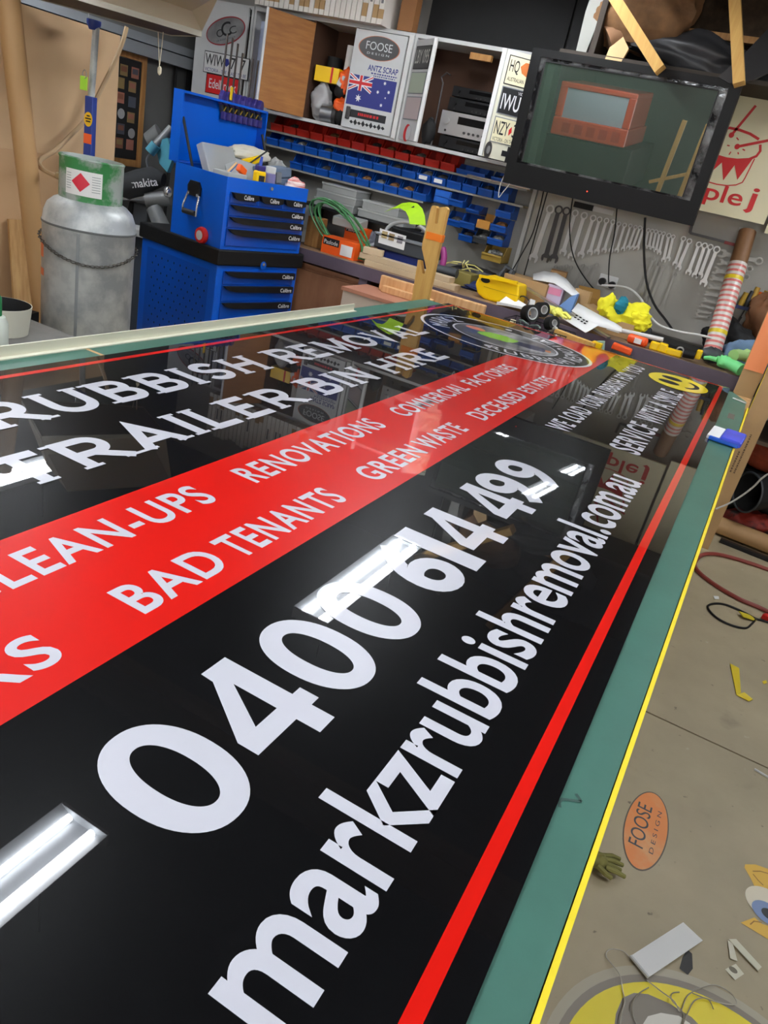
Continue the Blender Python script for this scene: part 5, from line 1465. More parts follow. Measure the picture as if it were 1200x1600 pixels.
solo('black_sheet', MB().prism([(-.16, -.07), (-.10, -.09), (.0, -.06), (.16, .06), (.16, .16), (-.02, .16), (-.08, .05)][::-1], (-0.444, 4.44, 2.287), (1, 0, 0), (0, .15, 1), .012), MATS['black_film'], 'torn dark plastic sheet hanging right of the upright timber', 'plastic sheet')
solo('fur_rug', crumple(MB(), (-0.685, 4.84, 2.576), (.32, .09, .18), 19, .14), mat('fur_dark', srgb(60, 46, 32), .95, noise=.4, nscale=20, bump=.8, bscale=40), 'dark brown fur rug heaped at the back above the sign panel', 'rug', smooth=True)
sh = thing('overhead_shelf', 'dark overhead shelf above the television carrying the bundles', 'shelf', (-.7, 4.75, 2.24))
part('board', MB().box(-1.45, .45, 4.50, 4.96, 2.225, 2.245), mat('shelf_dark', srgb(50, 42, 34), .8), sh, world=True)
for x in (-1.3, .3):
    part('bracket', MB().box(x, x + .03, 4.52, 4.965, 2.245, 2.99), mat('shelf_dark', (0, 0, 0)), sh, world=True)

# ================================================================== workbench
BZ = .9; BF = 4.33
wb = thing('workbench', 'long workbench with a brown top and purple-grey steel edge along the back wall', 'workbench', (-1.0, 4.7, 0))
part('bench_top', MB().box(-2.93, 1.1, BF + .012, 5.08, BZ - .035, BZ), BENCHTOP, wb, world=True)
part('front_edge', MB().box(-2.93, 1.1, BF, BF + .012, BZ - .075, BZ + .001), PURPLESTEEL, wb, world=True)
for x in (-2.89, -2.27, -.56, 1.0):
    part('leg', MB().box(x - .03, x + .03, BF + .013, BF + .07, 0, BZ - .036), PURPLESTEEL, wb, world=True)
    part('leg', MB().box(x - .03, x + .03, 5.0, 5.06, 0, BZ - .036), PURPLESTEEL, wb, world=True)
part('lower_shelf', MB().box(-2.2, 1.0, BF + .08, 5.04, .58, .60), mat('shelf_brown', srgb(86, 70, 54), .7), wb, world=True)
uc = thing('under_bench_cabinet', 'brown veneered cupboard under the bench beside the tool chest', 'cabinet', (-2.62, 4.62, 0))
part('body', MB().box(-2.95, -2.32, 4.38, 4.95, 0.0, .79), BROWNWOOD, uc, world=True)
part('door', MB().box(-2.93, -2.34, 4.364, 4.38, .03, .765), BROWNWOOD, uc, world=True)
part('top', MB().box(-2.97, -2.30, 4.355, 4.96, .79, .81), mat('veneer_top', srgb(140, 96, 68), .5), uc, world=True)
solo('orange_offcut', MB().obox((-2.86, 4.42, .8305), (.07, .05, .04), .2), ORANGE, 'small bright orange block on the under-bench cupboard', 'block')
u2 = thing('under_bench_cabinet', 'pale topped low cupboard standing in front of the bench behind the notched post', 'cabinet', (-1.95, 4.15, 0))
part('body', MB().box(-2.21, -1.72, 4.0, 4.30, 0, .785), mat('cupboard_side', srgb(196, 180, 164), .6), u2, world=True)
part('top', MB().box(-2.22, -1.71, 3.99, 4.31, .785, .805), mat('cupboard_top', srgb(178, 122, 98), .5), u2, world=True)
solo('pine_board', MB().box(-2.10, -1.40, 4.235, 4.27, .8055, .895), PINE, 'knotty pine board standing on edge along the low cupboard', 'board', bevel=.006)
solo('pine_board', MB().box(-2.06, -1.72, 4.19, 4.234, .8055, .845), PINE, 'shorter pine batten lying in front of the knotty board', 'board', bevel=.004)

# notched wooden post at the table corner
npst = thing('notched_post', 'yellow pine post with notches and an orange band at the table corner', 'post', (-1.67, 3.9, 0))
pp = [(-1.708, 3.88, 0.865), (-1.723, 3.88, 1.079), (-1.706, 3.88, 1.077), (-1.679, 3.88, 1.018), (-1.667, 3.88, 1.018), (-1.663, 3.88, 1.046), (-1.715, 3.88, 1.142), (-1.719, 3.88, 1.171), (-1.713, 3.88, 1.355), (-1.707, 3.88, 1.363), (-1.687, 3.88, 1.364), (-1.681, 3.88, 1.355), (-1.672, 3.88, 1.28), (-1.662, 3.88, 1.276), (-1.657, 3.88, 1.287), (-1.666, 3.88, 1.362), (-1.634, 3.88, 1.372), (-1.62, 3.88, 1.362), (-1.616, 3.88, 0.896)]
xL, xR = pp[0][0], pp[-1][0]
pol = [(xL, .0), (xR, .0)] + [(p[0], p[2]) for p in pp[::-1]]
part('post', MB().prism(pol, (0, 3.915, 0), (1, 0, 0), (0, 0, 1), .035), YELLOWWOOD, npst, world=True)
part('orange_band', MB().box(xL - .0, xR + .003, 3.8785, 3.9155, 1.195, 1.232), mat('band_orange', srgb(246, 130, 30), .5), npst, world=True)


def bb(name, a, b, c, dep, m, label, cat, z0=BZ + .0005, bevel=.0, group=None):
    """box whose front face stands at the depth of point a: a, b bottom corners, c a point on its top edge"""
    return solo(name, MB().box(a[0], b[0], a[1], a[1] + dep, z0, max(c[2], z0 + .01)), m, label, cat, group, bevel=bevel)


bb('wood_block', (-2.847, 4.5, 0.909), (-2.744, 4.5, 0.917), (-2.815, 4.5, 1.089), .09, TIMBER, 'upright rough wooden block at the left end of the bench clutter', 'block', bevel=.004)


def nail_box(label, a, b, c, dep, badge):
    t = thing('nail_carton', label, 'carton', ((a[0] + b[0]) / 2, a[1], BZ + .0005 if badge == 0 else a[2]))
    w = (b[0] - a[0]) / 2; h = max(c[2] - (BZ if badge == 0 else a[2]), .04)
    part('carton', MB().box(-w, w, 0, dep, 0, h), ORANGE, t)
    part('badge', MB().box(-w + .01, -w + .13, -.0012, 0, h * .5, h * .92), INKBLACK, t)
    part('lettering', write(MB(), 'Paslode', (-w + .016, -.0018, h * .56), RX, UP, .105, h * .24, .01), INKWHITE, t)
    part('label_card', MB().box(w * .15, w * .85, -.0012, 0, h * .12, h * .75), PAPER, t)
    return t


nail_box('orange nail carton with a white label at the bench edge under the green coil', (-2.661, 4.42, 0.907), (-2.408, 4.42, 0.924), (-2.587, 4.42, 1.006), .13, 0)
rc = thing('carton_riser', 'brown carton half hidden behind the orange nail carton', 'carton', (-2.55, 4.68, BZ + .0005))
part('carton', MB().box(-.14, .17, -.07, .07, 0, .085), CARD, rc)
q = (-2.549, 4.62, 0.972)
t = thing('nail_carton', 'second smaller orange nail carton standing on the brown carton', 'carton', (q[0], 4.625, BZ + .0865))
part('carton', MB().box(-.075, .075, 0, .1, 0, .10), ORANGE, t)
part('badge', MB().box(-.07, .04, -.0012, 0, .06, .09), INKBLACK, t)
part('lettering', write(MB(), 'Paslode', (-.065, -.0018, .065), RX, UP, .1, .02, .01), INKWHITE, t)
# green extension cord coil
gpt = []
rg = random.Random(11)
cc0 = (-2.583, 4.52, 1.053)
for i in range(150):
    t_ = i / 150 * 2 * math.pi * 7
    rr_ = 1 + .10 * math.sin(i * .37) + .08 * math.sin(i * .11)
    gpt.append((cc0[0] + .19 * rr_ * math.cos(t_) + .01 * math.sin(i * .9), 4.50 + .05 * math.sin(t_ * .5 + i * .02) + .03 * math.cos(t_), cc0[2] + .115 * rr_ * math.sin(t_) - .10 * math.cos(t_) * 1.0))
gpt = [(x, y, max(z, BZ + .012)) for x, y, z in gpt]
solo('extension_cord', MB().tube(gpt, .0055, 6), mat('cord_green', srgb(60, 120, 70), .5), 'coiled green extension cord heaped over the orange cartons', 'cord', smooth=True)
# clear organiser boxes on a low rack shelf
os_ = thing('low_rack_shelf', 'thin dark shelf over the bench carrying the clear organiser boxes', 'shelf', (-2.75, 4.95, 1.08))
zq = (-2.958, 4.85, 1.14)[2]
part('board', MB().box(-3.15, -2.28, 4.80, 5.083, zq - .016, zq), BLACKM, os_, world=True)
for x in (-3.1, -2.33):
    part('bracket', MB().box(x - .012, x + .012, 4.98, 5.083, BZ + .0005, zq - .016), BLACKM, os_, world=True)
ORG = mat('organiser_clear', srgb(176, 178, 174), .25, alpha=.8)


def organiser(label, x0, x1, z0, h, y):
    t = thing('organiser_box', label, 'organiser', ((x0 + x1) / 2, y, z0), 0, 'clear organiser boxes')
    w = (x1 - x0) / 2
    part('tray', MB().box(-w, w, 0, .2, 0, h * .78), ORG, t, bevel=.003)
    part('lid', MB().box(-w - .003, w + .003, -.003, .203, h * .78, h), mat('organiser_lid', srgb(190, 192, 188), .3, alpha=.85), t)
    for k in range(4):
        x = -w + (k + .5) * w / 2
        part('compartment', MB().box(x - w * .2, x + w * .2, .012, .18, .004, h * .6), (GREY, DGREY, LIGHTGREY, GREY)[k], t)


organiser('clear organiser box, bottom one of the left stack on the dark shelf', -3.02, -2.70, zq + .0005, .052, 4.82)
organiser('clear organiser box, middle one of the left stack on the dark shelf', -3.01, -2.69, zq + .053, .052, 4.82)
organiser('clear organiser box, top one of the left stack on the dark shelf', -2.98, -2.70, zq + .1055, .05, 4.83)
organiser('clear organiser box, bottom one of the right stack on the dark shelf', -2.66, -2.30, zq + .0005, .052, 4.82)
organiser('clear organiser box, top one of the right stack on the dark shelf', -2.64, -2.36, zq + .053, .06, 4.83)
q = (-2.598, 4.55, 1.111)
solo('clear_box', MB().obox((q[0], 4.63, 1.105), (.20, .14, .055), .1, rx=.12), mat('clear_box_plastic', srgb(186, 190, 186), .25, alpha=.8), 'clear plastic box lying on top of the green cord coil', 'box', bevel=.006)
q = (-2.499, 4.7, 1.109)
solo('bubble_wrap', crumple(MB(), (q[0], 4.74, BZ + .085), (.07, .05, .09), 51, .16, floor_z=BZ + .0005), mat('wrap_grey', srgb(120, 124, 136), .25, alpha=.75), 'crumpled clear wrap between the coil and the dark case', 'wrap', smooth=True)
q = (-3.091, 4.75, 1.179)
# dark open tool case with white label
dc = thing('dark_tool_case', 'dark grey open tool case with a white picture label and grey lid rim', 'tool case', (-2.02, 4.62, BZ))
c0 = (-2.342, 4.55, 1.14); c1 = (-1.995, 4.55, 1.117)
x0, x1 = c0[0], c1[0]
part('blue_tray', MB().box(x0 + .01, x1, 4.57, 4.80, BZ + .02, BZ + .105), mat('tray_navy', srgb(20, 40, 110), .45), dc, world=True, bevel=.006)
part('black_base', MB().box(x0 + .06, x1 + .03, 4.56, 4.80, BZ + .0005, BZ + .02), BLACK, dc, world=True)
part('case', MB().box(x0 - .01, x1 + .02, 4.55, 4.82, BZ + .105, BZ + .185), DGREY, dc, world=True, bevel=.008)
part('rim', MB().box(x0 - .018, x1 + .028, 4.542, 4.828, BZ + .185, BZ + .20), GREY, dc, world=True, bevel=.003)
arch = circ(.5, .5, 14, 0, 0, 0, math.pi)
part('handle_arch', MB().tube([((x0 + x1) / 2 + (x1 - x0) * .5 * math.cos(a_), 4.66, BZ + .195 + .10 * math.sin(a_)) for a_ in [math.pi * i / 16 for i in range(17)]], .012, 8), LIGHTGREY, dc, world=True, smooth=True)
part('tool_inside', MB().box(x0 + .06, x1 - .05, 4.62, 4.76, BZ + .19, BZ + .25), BLACK, dc, world=True, bevel=.01)
l0 = (-2.308, 4.535, 1.032); l1 = (-2.12, 4.535, 1.037)
lb = part('label', MB().add([V3((-2.326, 4.545, 1.124)), V3((-2.132, 4.545, 1.121)), V3((-2.129, 4.545, 1.034)), V3((-2.32, 4.545, 1.037))], [(0, 3, 2, 1)]), PAPER, dc, world=True)
for a_, col in (((-2.285, 4.543, 1.097), srgb(180, 160, 110)), ((-2.232, 4.543, 1.094), srgb(150, 130, 96)), ((-2.17, 4.543, 1.092), srgb(130, 126, 130))):
    part('picture', MB().box(a_[0] - .02, a_[0] + .02, 4.542, 4.5435, a_[2] - .024, a_[2] + .018), mat('pic_%d' % int(col[0] * 1000), col, .6), lb, world=True)
fl = MB(); f0 = [(-2.236, 4.6, 1.298), (-2.185, 4.6, 1.316), (-2.121, 4.58, 1.321), (-2.07, 4.56, 1.3), (-2.033, 4.54, 1.262), (-2.011, 4.53, 1.213)]
vs = [V3(p) for p in f0] + [V3(p, -.10, -.02, -.075 + .012 * i) for i, p in enumerate(f0)]
fl.add(vs, [(i, i + 1, 7 + i, 6 + i) for i in range(5)])
lf = thing('lime_flyer', 'curled lime green flyer with dark lettering draped over the dark case', 'flyer', f0[3])
o = part('sheet', fl, mat('lime_paper', srgb(166, 214, 20), .55), lf, world=True)
sm_ = o.modifiers.new('thickness', 'SOLIDIFY'); sm_.thickness = .001
part('lettering', write(MB(), 'IGN', V3((-2.161, 4.57, 1.3), 0, -.012, -.02), (.62, 0, -.78), (.75, 0, .6), .12, .04, .01), INKBLACK, lf, world=True)
# timber offcuts
for i, (z, dx, y) in enumerate(((BZ + .0005, 0, 4.40), (BZ + .034, -.05, 4.41))):
    a = (-2.317, 4.42, 0.93)[0]; b = (-1.673, 4.42, 0.927)[0]
    solo('timber_offcut', MB().box(a + dx, b + dx, y, y + .09, z, z + .0325), mat('pale_timber', srgb(196, 174, 142), .65, noise=.06, nscale=8), ('lower' if i == 0 else 'upper') + ' of two pale timber lengths lying along the bench edge', 'timber', bevel=.002)
q = (-2.286, 4.46, 0.969)
solo('timber_offcut', MB().obox((q[0], 4.44, BZ + .088), (.13, .05, .04), .3), MATS['pale_timber'], 'short pale block on the left end of the timber lengths', 'timber', bevel=.003)
solo('grey_pipe', MB().tube([(-1.93, 4.56, 0.975), (-1.742, 4.56, 0.983)], .03, 14), DGREY, 'thick dark grey pipe lying behind the timber lengths', 'pipe', smooth=True)
solo('spring_clamp', MB().tube(smooth_path([(-1.899, 4.62, 1.101), (-1.869, 4.6, 1.053), (-1.86, 4.58, 0.984)], 4), .02, 10), mat('magenta_grip', srgb(140, 40, 110), .5), 'magenta gripped clamp standing behind the notched post', 'clamp', smooth=True)
wr = thing('wire_bundle', 'tangle of yellowish wire clips in an olive tray behind the timber', 'wire bundle', (-1.773, 4.72, 1.036))
q = (-1.773, 4.72, 1.036)
part('tray', MB().box(q[0] - .10, q[0] + .10, 4.64, 4.78, BZ + .0005, BZ + .09), mat('tray_olive', srgb(132, 120, 60), .6), wr, world=True, bevel=.004)
for k in range(7):
    a_ = rg.uniform(0, 3.1); c_ = (q[0] + rg.uniform(-.09, .09), 4.66 + rg.uniform(0, .08), BZ + .10 + rg.uniform(0, .04))
    part('wire', MB().tube([V3(c_, -.06 * math.cos(a_), 0, -.005), V3(c_, 0, -.02, .02), V3(c_, .06 * math.cos(a_), .0, .01 + .03 * math.sin(a_))], .004, 5), mat('wire_cream', srgb(214, 206, 130), .5), wr, world=True)
solo('dark_tool_heap', crumple(MB(), ((-1.73, 4.8, 1.094)[0], 4.88, BZ + .05), (.20, .12, .07), 61, .2, floor_z=BZ + .0005), mat('tools_black', srgb(24, 24, 27), .5, noise=.4, nscale=25, bump=.8, bscale=30), 'heap of black hand tools under the lowest blue bins', 'tool heap', smooth=True)
solo('navy_pouch', crumple(MB(), ((-1.651, 4.7, 1.002)[0], 4.69, BZ + .02), (.12, .06, .03), 63, .15, floor_z=BZ + .0005), mat('pouch_navy', srgb(24, 40, 90), .7), 'navy cloth pouch lying behind the yellow bin', 'pouch', smooth=True)

# yellow bin lying on its side
y0_ = (-1.561, 4.42, 0.898); y1_ = (-1.366, 4.42, 0.938); yt = (-1.589, 4.42, 1.04)
ybn = thing('yellow_bin', 'bright yellow plastic caddy lying on its side on the bench', 'bin', (-1.36, 4.5, BZ + .0005))
xa, xb_ = -1.535, -1.285
prof = [(xa, .02), (xa + .05, 0), (xb_, 0), (xb_ + .005, .075), (xb_ - .01, .13), (xa + .03, .135), (xa - .02, .115), (xa - .03, .07)]
part('shell', MB().prism(prof, (0, 4.60, BZ + .0005), (1, 0, 0), (0, 0, 1), .17), YELLOW, ybn, world=True, bevel=.012)
part('seam', MB().box(xa + .03, xb_ + .002, 4.4275, 4.4305, BZ + .07, BZ + .073), mat('yellow_dark', srgb(190, 150, 0), .5), ybn, world=True)
part('handle_hole', MB().prism(circ(.03, .016, 16, xa + .03, .108), (0, 4.4305, BZ + .0005), (1, 0, 0), (0, 0, 1), .0015), BLACKM, ybn, world=True)
part('lip', MB().bar((xa - .01, 4.42, BZ + .125), (xb_ - .02, 4.42, BZ + .145), .02, .016), YELLOW, ybn, world=True)
solo('black_bracket', MB().tube([(-1.529, 4.72, 0.984), (-1.483, 4.72, 1.083), (-1.441, 4.7, 1.067), (-1.447, 4.66, 0.988)], .022, 8), DGREY, 'black plastic bracket leaning behind the yellow bin', 'bracket', smooth=True)
solo('coil_of_wire', MB().tube([(-1.255 + .035 * math.cos(t_), 4.46 + .012 * math.sin(3 * t_), BZ + .042 + .036 * math.sin(t_)) for t_ in [i * .5236 for i in range(24)]], .004, 6), DSTEEL, 'dark coil of wire at the right of the yellow bin', 'wire coil')

# cartons and paper heap in the middle of the bench
def carton(label, c, size, rz, m=CARD, open_top=False, name='cardboard_box'):
    t = thing(name, label, 'box', c, rz)
    w, d, h = size[0] / 2, size[1] / 2, size[2]
    if open_top:
        part('walls', MB().box(-w, w, -d, -d + .004, 0, h).box(-w, w, d - .004, d, 0, h).box(-w, -w + .004, -d + .004, d - .004, 0, h).box(w - .004, w, -d + .004, d - .004, 0, h), m, t)
        part('base', MB().box(-w + .004, w - .004, -d + .004, d - .004, 0, .004), m, t)
        part('flap', MB().add([(-w, -d, h), (-w, d, h), (-w - .09, d, h + .03), (-w - .09, -d, h + .03)], [(0, 1, 2, 3)]), m, t)
        part('flap', MB().add([(-w, d, h), (w, d, h), (w, d + .06, h + .05), (-w, d + .06, h + .05)], [(0, 1, 2, 3)]), m, t)
    else:
        part('walls', MB().box(-w, w, -d, d, 0, h), m, t)
    return t


q = (-1.308, 4.62, 0.927)
carton('plain brown cardboard box right of the yellow bin', (q[0], 4.72, BZ + .0005), (.30, .18, .155), -.15)
q = (-1.191, 4.7, 1.014)
carton('narrow upright brown box behind the blue wedge', (q[0] + .01, 4.82, BZ + .0005), (.10, .12, .235), .2, m=mat('card_dark', srgb(150, 112, 70), .75))
q = (-1.127, 4.66, 1.02)
pkx = thing('label_box', 'small white box with a pink label in front of the narrow brown box', 'box', (q[0], 4.66, BZ + .0005))
part('box', MB().box(-.05, .05, -.03, .03, 0, .165), mat('box_lilac', srgb(206, 190, 210), .6), pkx)
part('label', MB().box(-.04, .04, -.0315, -.03, .11, .15), mat('label_pink', srgb(226, 140, 170), .6), pkx)
q = (-1.036, 4.56, 0.973)
solo('blue_wedge', MB().prism([(-.10, 0), (.05, 0), (.06, .16), (.02, .13), (-.03, .06)], (q[0], 4.62, BZ + .0005), (1, 0, 0), (0, 0, 1), .05), mat('sky_blue', srgb(120, 160, 216), .6), 'pale blue foam wedge in the middle of the bench clutter', 'wedge', bevel=.004)
q = (-0.963, 4.58, 0.965)
carton('upright flat brown carton right of the blue wedge', (q[0], 4.66, BZ + .0005), (.10, .03, .18), -.2)
# curled white paper over the boxes
cp = MB(); P1 = [(-1.329, 4.78, 1.081), (-1.261, 4.76, 1.115), (-1.175, 4.74, 1.125), (-1.103, 4.72, 1.109), (-1.046, 4.7, 1.078), (-0.993, 4.68, 1.055)]
P2 = [(-1.286, 4.66, 1.06), (-1.217, 4.66, 1.067), (-1.147, 4.64, 1.074), (-1.08, 4.62, 1.058), (-1.015, 4.6, 1.038), (-0.974, 4.6, 1.056)]
cp.add(P1 + P2, [(i, i + 1, 7 + i, 6 + i) for i in range(5)])
o = solo('paper_sheet', cp, PAPER, 'curled white paper sheet lying over the brown boxes', 'paper', smooth=True)
m_ = o.modifiers.new('thickness', 'SOLIDIFY'); m_.thickness = .0015
solo('aluminium_bar', MB().bar((-1.293, 4.6, 1.01), (-0.68, 4.3, 0.909), .03, .012), STEEL, 'flat aluminium bar slanting across the bench clutter', 'bar')


def slip(name, pts, label, m=PAPER, cat='paper'):
    o = solo(name, MB().add(pts, [tuple(range(len(pts)))]), m, label, cat)
    s = o.modifiers.new('thickness', 'SOLIDIFY'); s.thickness = .0015
    return o


slip('paper_sheet', [(-1.379, 4.36, 0.9), (-1.347, 4.45, 0.965), (-1.2, 4.45, 0.928), (-1.18, 4.36, 0.928)], 'white paper offcut on the bench edge below the brown box')
solo('white_strip', MB().bar((-1.37, 4.345, 0.915), (-1.168, 4.345, 0.929), .02, .012), WHITE, 'white plastic strip along the bench edge under the paper offcut', 'strip')
slip('printed_sheet', [(-1.012, 4.4, 0.934), (-0.807, 4.28, 0.903), (-0.76, 4.34, 0.954), (-0.952, 4.46, 0.965)], 'white sheet with a row of black dots hanging over the bench edge')
dd = MB()
for a_ in ((-0.907, 4.385, 0.946), (-0.884, 4.375, 0.942), (-0.861, 4.365, 0.938), (-0.839, 4.355, 0.934), (-0.905, 4.395, 0.957), (-0.879, 4.385, 0.954), (-0.855, 4.375, 0.947), (-0.834, 4.365, 0.946)):
    dd.obox(V3(a_, 0, -.012, .008), (.012, .008, .006))
dd_o = solo('dot_stencil', dd, INKBLACK, 'row of black dots on the white sheet over the bench edge', 'dots'); dd_o['kind'] = 'stuff'
cp = MB(); P1 = [(-0.948, 4.52, 1.015), (-0.848, 4.48, 1), (-0.759, 4.44, 0.987), (-0.685, 4.4, 0.981), (-0.638, 4.36, 0.973)]
P2 = [(-0.949, 4.42, 0.976), (-0.848, 4.38, 0.955), (-0.764, 4.36, 0.944), (-0.688, 4.34, 0.95), (-0.629, 4.33, 0.953)]
cp.add(P1 + P2, [(i, i + 1, 6 + i, 5 + i) for i in range(4)])
o = solo('paper_sheet', cp, PAPER, 'long curled white sheet in front of the carton with yellow cloth', 'paper', smooth=True)
m_ = o.modifiers.new('thickness', 'SOLIDIFY'); m_.thickness = .0015


def tape(label, c, d, r, w, m, ri=.5):
    t = thing('tape_roll', label, 'tape roll', c)
    d = Vector(d).normalized(); a = Vector(c) - d * w / 2; b = Vector(c) + d * w / 2
    u = d.orthogonal().normalized(); v = d.cross(u); n = 28; vs = []
    for p in (a, b):
        for q in (r, r * ri):
            vs += [p + (u * math.cos(2 * math.pi * i / n) + v * math.sin(2 * math.pi * i / n)) * q for i in range(n)]
    fs = []
    for i in range(n):
        j = (i + 1) % n
        fs += [(i, j, 2 * n + j, 2 * n + i), (n + j, n + i, 3 * n + i, 3 * n + j), (n + i, n + j, j, i), (2 * n + i, 2 * n + j, 3 * n + j, 3 * n + i)]
    part('roll', MB().add(vs, fs), m, t, smooth=True, world=True)
    vs = []
    for p in (a - d * .001, b + d * .001):
        for q in (r * ri * .998, r * ri * .85):
            vs += [p + (u * math.cos(2 * math.pi * i / n) + v * math.sin(2 * math.pi * i / n)) * q for i in range(n)]
    part('core', MB().add(vs, fs), LIGHTGREY, t, smooth=True, world=True)
    return t


tape('black tape roll with a silver core facing right at the bench front', (-1.136, 4.25, 0.922), (.75, -.6, .25), .048, .055, BLACK, .72)
tape('black tape roll standing behind the silver cored one', (-1.098, 4.33, 0.949), (.7, -.5, .2), .042, .05, BLACK, .6)
tape('small black tape roll in the wire basket', (-0.988, 4.2, 0.912), (.7, -.5, .3), .038, .05, BLACK, .5)
tape('white tape roll lying behind the black tape rolls', ((-1.212, 4.5, 0.968)[0], 4.5, BZ + .036), (-.9, -.4, .1), .032, .03, WHITE, .8)


def glove(name, label, m, c, s, rz, seed, cat='glove'):
    rr2 = random.Random(seed); mb = MB(); R = Matrix.Rotation(rz, 3, 'Z')
    P = lambda x, y, z: Vector(c) + R @ Vector((x * s, y * s, z * s))
    mb.blob(P(0, 0, .30), (.34 * s, .30 * s, .26 * s), 14, 8, .10, seed, rz)
    mb.tube([P(-.2, 0, .3), P(-.6, .05, .3), P(-.95, .02, .25)], [.22 * s, .24 * s, .26 * s], 10)
    for k in range(4):
        y = -.24 + k * .16
        mb.tube([P(.2, y, .3), P(.55, y * 1.3, .34 + rr2.uniform(-.1, .1)), P(.85 + rr2.uniform(-.1, .1), y * 1.5, .2)], [.10 * s, .095 * s, .075 * s], 8)
    mb.tube([P(-.05, -.25, .3), P(.15, -.5, .3), P(.38, -.55, .22)], [.11 * s, .1 * s, .08 * s], 8)
    return solo(name, mb, m, label, cat, smooth=True)


glove('work_glove', 'pale yellow glove draped over the aluminium bar', mat('glove_yellow', srgb(232, 228, 110), .8), (-1.02, 4.40, BZ + .02), .10, -.5, 71)
# carton with yellow cloth
q = (-0.702, 4.47, 0.945)
ct = carton('open brown carton with a white label holding the yellow cloth', (q[0], 4.60, BZ + .0005), (.23, .19, .085), -.1, open_top=True)
part('label', MB().box(-.03, .05, -.0965, -.0955, .02, .055), PAPER, ct)
yc = MB(); c_ = (-0.729, 4.62, 1.09)
crumple(yc, (q[0] + .02, 4.60, BZ + .115), (.145, .10, .075), 81, .22)
crumple(yc, (q[0] - .08, 4.57, BZ + .135), (.06, .05, .065), 84, .22)
crumple(yc, (q[0] + .10, 4.55, BZ + .10), (.075, .05, .06), 86, .22)
yo = solo('yellow_cloth', yc, CLOTHY, 'bright yellow cloth crumpled in the open carton', 'cloth', smooth=True)
solo('teal_cloth', crumple(MB(), (q[0] - .005, 4.525, BZ + .165), (.036, .04, .05), 85), mat('cloth_teal', srgb(20, 120, 140), .85), 'small teal cloth tucked into the yellow cloth', 'cloth', smooth=True)
q2 = (-0.901, 4.66, 1.034)
carton('tall open brown carton leaning behind the long white sheet', (q2[0] - .03, 4.80, BZ + .0005), (.14, .12, .13), .5, m=mat('card_ochre', srgb(150, 110, 50), .75), open_top=True)  # brown cardboard of a yellower tone
q = (-0.57, 4.62, 0.996)
solo('black_canister', MB().lathe([(0, 0), (.055, 0), (.06, .01), (.06, .075), (.05, .08), (.05, .085), (0, .085)], 24, (q[0], 4.62, BZ + .0005)), DGREY, 'squat dark canister right of the carton with yellow cloth', 'canister', smooth=True)
slip('white_card', [(-0.617, 4.52, 0.965), (-0.571, 4.52, 0.971), (-0.57, 4.54, 1.021), (-0.622, 4.54, 1.021)], 'white card leaning on the dark canister')
solo('white_cable', MB().tube(smooth_path([(-0.92, 4.9, 1.111), (-0.825, 4.9, 1.132), (-0.739, 4.86, 1.136), (-0.65, 4.8, 1.102), (-0.574, 4.72, 1.044), (-0.488, 4.68, 1.003), (-0.373, 4.66, 1), (-0.251, 4.66, 1.013), (-0.163, 4.66, 1.016)], 6), .007, 8), WHITE, 'thick white cable running from the carton along the bench', 'cable', smooth=True)
solo('white_pipe', MB().tube([V3((-0.66, 4.45, 0.944), 0, 0, 0), (-0.417, 4.45, 0.96)], .013, 12), WHITE, 'white plastic pipe lying on the bench behind the orange tool', 'pipe', smooth=True)
q = (-0.539, 4.4, 0.94)
og = thing('orange_tool', 'orange cylindrical tool with a white label near the bench edge', 'tool', (q[0], 4.40, BZ + .0005))
part('body', MB().tube([(-.055, 0, .026), (-.045, 0, .026), (.045, -.01, .026), (.055, -.01, .026)], [.02, .026, .026, .016], 14), mat('tool_orange', srgb(238, 84, 24), .45), og, smooth=True)
part('label', MB().box(-.015, .025, -.036, -.0335, .012, .04), PAPER, og)
yg = thing('yellow_tool', 'yellow and black hand tool lying along the bench edge', 'hand tool', (-0.351, 4.4, 0.934))
zt_ = BZ + .0005
for (u_, s_, m_) in (((-0.444, 4.4, 0.935), (.05, .04, .045), YELLOW), ((-0.399, 4.4, 0.938), (.05, .035, .05), YELLOW), ((-0.336, 4.4, 0.939), (.09, .04, .035), YELLOW)):
    part('body', MB().obox((u_[0], u_[1], zt_ + s_[2] / 2), s_, .1), m_, yg, world=True, bevel=.008)
part('grip', MB().tube([(-0.286, 4.38, 0.934), (-0.226, 4.38, 0.938)], [.026, .024], 12), BLACK, yg, world=True, smooth=True)
part('cap', MB().obox(V3((-0.209, 4.39, 0.946), 0, 0, .0), (.03, .04, .05)), YELLOW, yg, world=True, bevel=.006)
tape('grey steel ring standing on the bench behind the yellow tool', ((-0.316, 4.5, 0.977)[0], 4.5, BZ + .0228), (.1, -1, 0), .022, .012, STEEL, .8)
solo('black_tray', MB().obox((-.30, 4.72, BZ + .016), (.52, .22, .03), -.06), BLACK, 'long flat black tray lying at the back of the bench', 'tray', bevel=.006)
solo('black_pad', MB().blob((-0.151, 4.5, 0.946), (.07, .05, .04), 14, 8, .1, 91), DGREY, 'dark grey sponge between the yellow tool and the green glove', 'sponge', smooth=True)
glove('rubber_glove', 'bright mint green rubber glove hanging over the bench edge', mat('glove_mint', srgb(130, 236, 150), .6), (-.075, 4.42, BZ + .005), .125, 2.5, 93)
glove('rubber_glove', 'pale green rubber glove heaped behind the mint green one', mat('glove_pale', srgb(176, 214, 136), .7), (.02, 4.60, BZ + .045), .125, 1.0, 95)
solo('blue_cloth', crumple(MB(), (.02, 4.72, BZ + .06), (.14, .08, .09), 97, .16, floor_z=BZ + .0005), mat('cloth_bluegrey', srgb(104, 130, 160), .85), 'blue-grey cloth heaped behind the green gloves', 'cloth', smooth=True)
